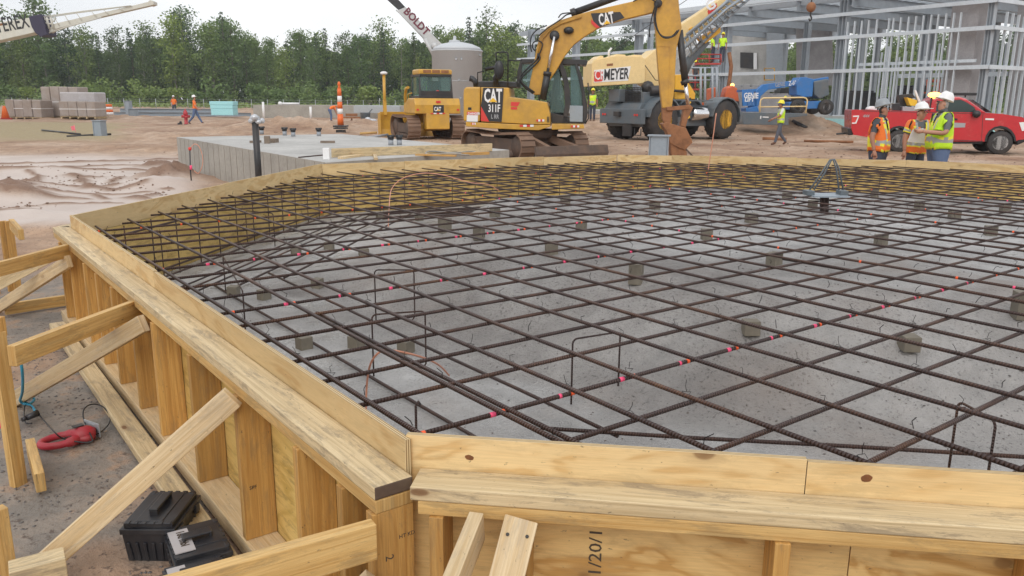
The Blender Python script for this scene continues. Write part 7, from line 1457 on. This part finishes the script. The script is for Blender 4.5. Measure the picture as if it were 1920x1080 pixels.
# tool boxes
M['tool'] = paint('black_tool_plastic', (.022, .023, .028), .33, .35, (.10, .095, .09), scale=9, dthr=.5)
def toolbox(lb, c, rz, w, d, h, tape=None):
    t = thing('tool_box', lb, 'tool box', (c[0], c[1], c[2]), rz, 'black plastic tool boxes on the mud')
    def base(b):
        b.v = []; tw, tdp = .88, .88; z1 = h * .72
        vs = [(-w / 2 * tw, -d / 2 * tdp, 0), (w / 2 * tw, -d / 2 * tdp, 0), (w / 2 * tw, d / 2 * tdp, 0), (-w / 2 * tw, d / 2 * tdp, 0), (-w / 2 * .97, -d / 2 * .97, z1), (w / 2 * .97, -d / 2 * .97, z1), (w / 2 * .97, d / 2 * .97, z1), (-w / 2 * .97, d / 2 * .97, z1)]
        b.v = vs; [b.quadf(f, 0) for f in ((3, 2, 1, 0), (4, 5, 6, 7), (0, 1, 5, 4), (1, 2, 6, 5), (2, 3, 7, 6), (3, 0, 4, 7))]
        for s in (-1, 1):
            for i in range(6): y = (i - 2.5) * d / 6.5; b.beam((s * w / 2 * .90, y * .9, .01), (s * w / 2 * .965, y, z1 * .7), .012, .008, up=(s, 0, 0))
            for i in range(7): x = (i - 3) * w / 7.5; b.beam((x * .9, s * d / 2 * .90, .01), (x, s * d / 2 * .965, z1 * .7), .012, .008, up=(0, s, 0))
    bs = add(t, 'box_body', 'tool', base, .003)
    def lid(b):
        b.box((0, 0, h * .78), (w * 1.02, d * 1.02, h * .13)); b.box((0, 0, h * .90), (w * .93, d * .90, h * .12)); b.box((0, 0, h * .965), (w * .86, d * .50, h * .03))
        for s in (-1, 1):
            for i in range(6): b.box((s * w * .44, (i - 2.5) * d / 6.6, h * .955), (w * .09, d * .10, h * .035))
    ld_ = add(t, 'lid', 'tool', lid, .004)
    add(t, 'handle', 'tool', lambda b: (b.box((-w * .24, 0, h * 1.02), (w * .05, d * .16, h * .14)), b.box((w * .24, 0, h * 1.02), (w * .05, d * .16, h * .14)), b.box((0, 0, h * 1.10), (w * .54, d * .17, h * .06))), .004)
    add(t, 'latch', 'tool', lambda b: [b.box((x, -d * .515, h * .68), (w * .13, .012, h * .2)) for x in (-w * .3, w * .3)], .002)
    if tape:
        tp_ = add(ld_, 'tape_label', 'wrap_w', lambda b: b.box((tape[0], tape[1], h * .988), (tape[2], tape[3], .004)))
        q = Vector((tape[0], tape[1], h * .988 + .003))
        if len(tape) > 4: txt(tape[4], .04, M['ink'], ld_, q + Vector((-tape[2] * .10, tape[3] * .42, 0)), (0, -1, 0), (1, 0, 0), world=False, ext=.0003, sx=.9, bold=.001)
    return t
def tbx(lb, pts, z, **k):
    P_ = [U(*p, z) for p in pts]; c = sum(P_, Vector()) / 4; e = (P_[1] - P_[0]); f = (P_[3] - P_[0]); return toolbox(lb, (c.x, c.y, gz(c.x, c.y)), math.atan2(f.y, f.x), f.length, e.length, z / .95, **k)
tbx('large black tool box with ribbed sides, highest one in the picture', [(226, 972), (326, 975), (366, 909), (283, 909)], .165)
tbx('black tool box with a taped white label, middle of three', [(306, 983), (327, 1044), (432, 1012), (407, 958)], .135, tape=(-.055, .0, .07, .17, '16d mbl'))
tbx('smallest black tool box cut by the bottom of the picture', [(302, 1052), (322, 1100), (432, 1070), (412, 1023)], .12, tape=(-.06, .0, .06, .12))

# copper ground wires and rods
M['cu'] = flat('copper_wire_bright', (.66, .30, .20), .45, .3)
def cwire(lb, pts, r=.006): return curve('copper_wire', lb, 'copper wire', pts, r, 'cu')
cwire('pale copper wire arching over the trench behind the near corner of the form', [U(686, 772, .16), U(688, 720, .30), U(695, 682, .45), U(712, 660, .52), U(736, 657, .52), U(786, 668, .46), U(822, 684, .32), U(842, 704, .18)], .0055)
cwire('copper wire making a wide arch over the far left of the rebar', [U(728, 425, .62), U(731, 370, .75), U(737, 350, .82), U(756, 334, .90), U(790, 325, .95), U(830, 328, .94), U(880, 342, .88), U(915, 346, .82), U(936, 358, .74)], .0045)
q0 = U(1327, 318, .72); Fx = Frame(q0, 0); Fx.o.z = 0
cwire('copper wire standing nearly upright at the far side of the pit', [Fx.w(*Fx.at(x, y, 0)) for x, y in ((1325, 345), (1328, 318), (1333, 285), (1338, 250), (1343, 212))], .008)
q = U(357, 352, 0); Fx = Frame(q, 0); Fx.o.z = 0; W = lambda x, y: Fx.w(*Fx.at(x, y, 0))
t = thing('ground_rod', 'thin rod with red cap and pink tape in front of the concrete slab side', 'rod', q)
b = MB(); b.tube([W(360, 352), W(357, 320), W(356, 282)], .012, 6); b.build('rod', M['blk'], t, world=True); b = MB(); b.blob(W(356, 279), .035, 0, 8, 5); b.build('cap', M['redv'], t, world=True); b = MB(); b.tube([W(358, 310), W(358, 318)], .022, 6); b.build('tape', M['pink'], t, world=True)
cwire('thin copper wire loop beside the rod at the slab side', [W(357, 278), W(365, 270), W(374, 276), W(380, 295), W(379, 312), W(372, 325), W(364, 320)], .007)
# strap bracket in the middle of the mat
q = U(1545, 397, .60); Fx = Frame(q, 0); Fx.o.z = 0; t = thing('strap_bracket', 'steel base plate with tall wire straps rising to a point above the rebar', 'bracket', (q.x, q.y, .6), YR)
W = lambda x, y, o=0: (lambda v: Vector((v.x, v.y, v.z - .6)))(Fx.at(x, y, o))
add(t, 'stem', 'rebar', lambda b: b.tube([W(1545, 400), W(1546, 368)], .045, 10)); add(t, 'base_plate', 'galv2', lambda b: (b.box((W(1550, 366).x, 0, W(1550, 366).z), (W(1588, 366).x - W(1522, 366).x, .3, .015)),)); add(t, 'strap', 'crane_g', lambda b: [(b.tube([W(1518 + k * 8, 356, o), W(1540 + k * 6, 325, o), W(1556 + k * 3, 300, o), W(1562 + k * 3, 299, o), W(1568 + k * 5, 316, o), W(1573 + k * 8, 356, o)], .0085, 6)) for k, o in ((0, -.05), (1, .05))]); [add(t, 'clamp', 'crane_g', lambda b: b.box(tuple(W(x, 361)), (.08, .14, .05)), .005) for x in (1516, 1579)]
# ================================================================ thin summer haze
hb2 = MB(); hb2.v = []; c_ = C3 + FH * 95
hb2.beam(c_ - FH * 110 + Vector((0, 0, 8.2)), c_ + FH * 125 + Vector((0, 0, 8.2)), 380, 25)
hm = bpy.data.materials.new('haze_air'); hm.use_nodes = True; hn = hm.node_tree; hn.nodes.clear(); ho = hn.nodes.new('ShaderNodeOutputMaterial'); hv = hn.nodes.new('ShaderNodeVolumePrincipled'); hv.inputs['Color'].default_value = (.86, .92, 1, 1); hv.inputs['Density'].default_value = .00035; hn.links.new(hv.outputs[0], ho.inputs[1])
ha = hb2.build('haze', hm); ha['kind'] = 'stuff'; tag(ha, 'thin pale haze over the site', 'haze')
print('people and small things done')
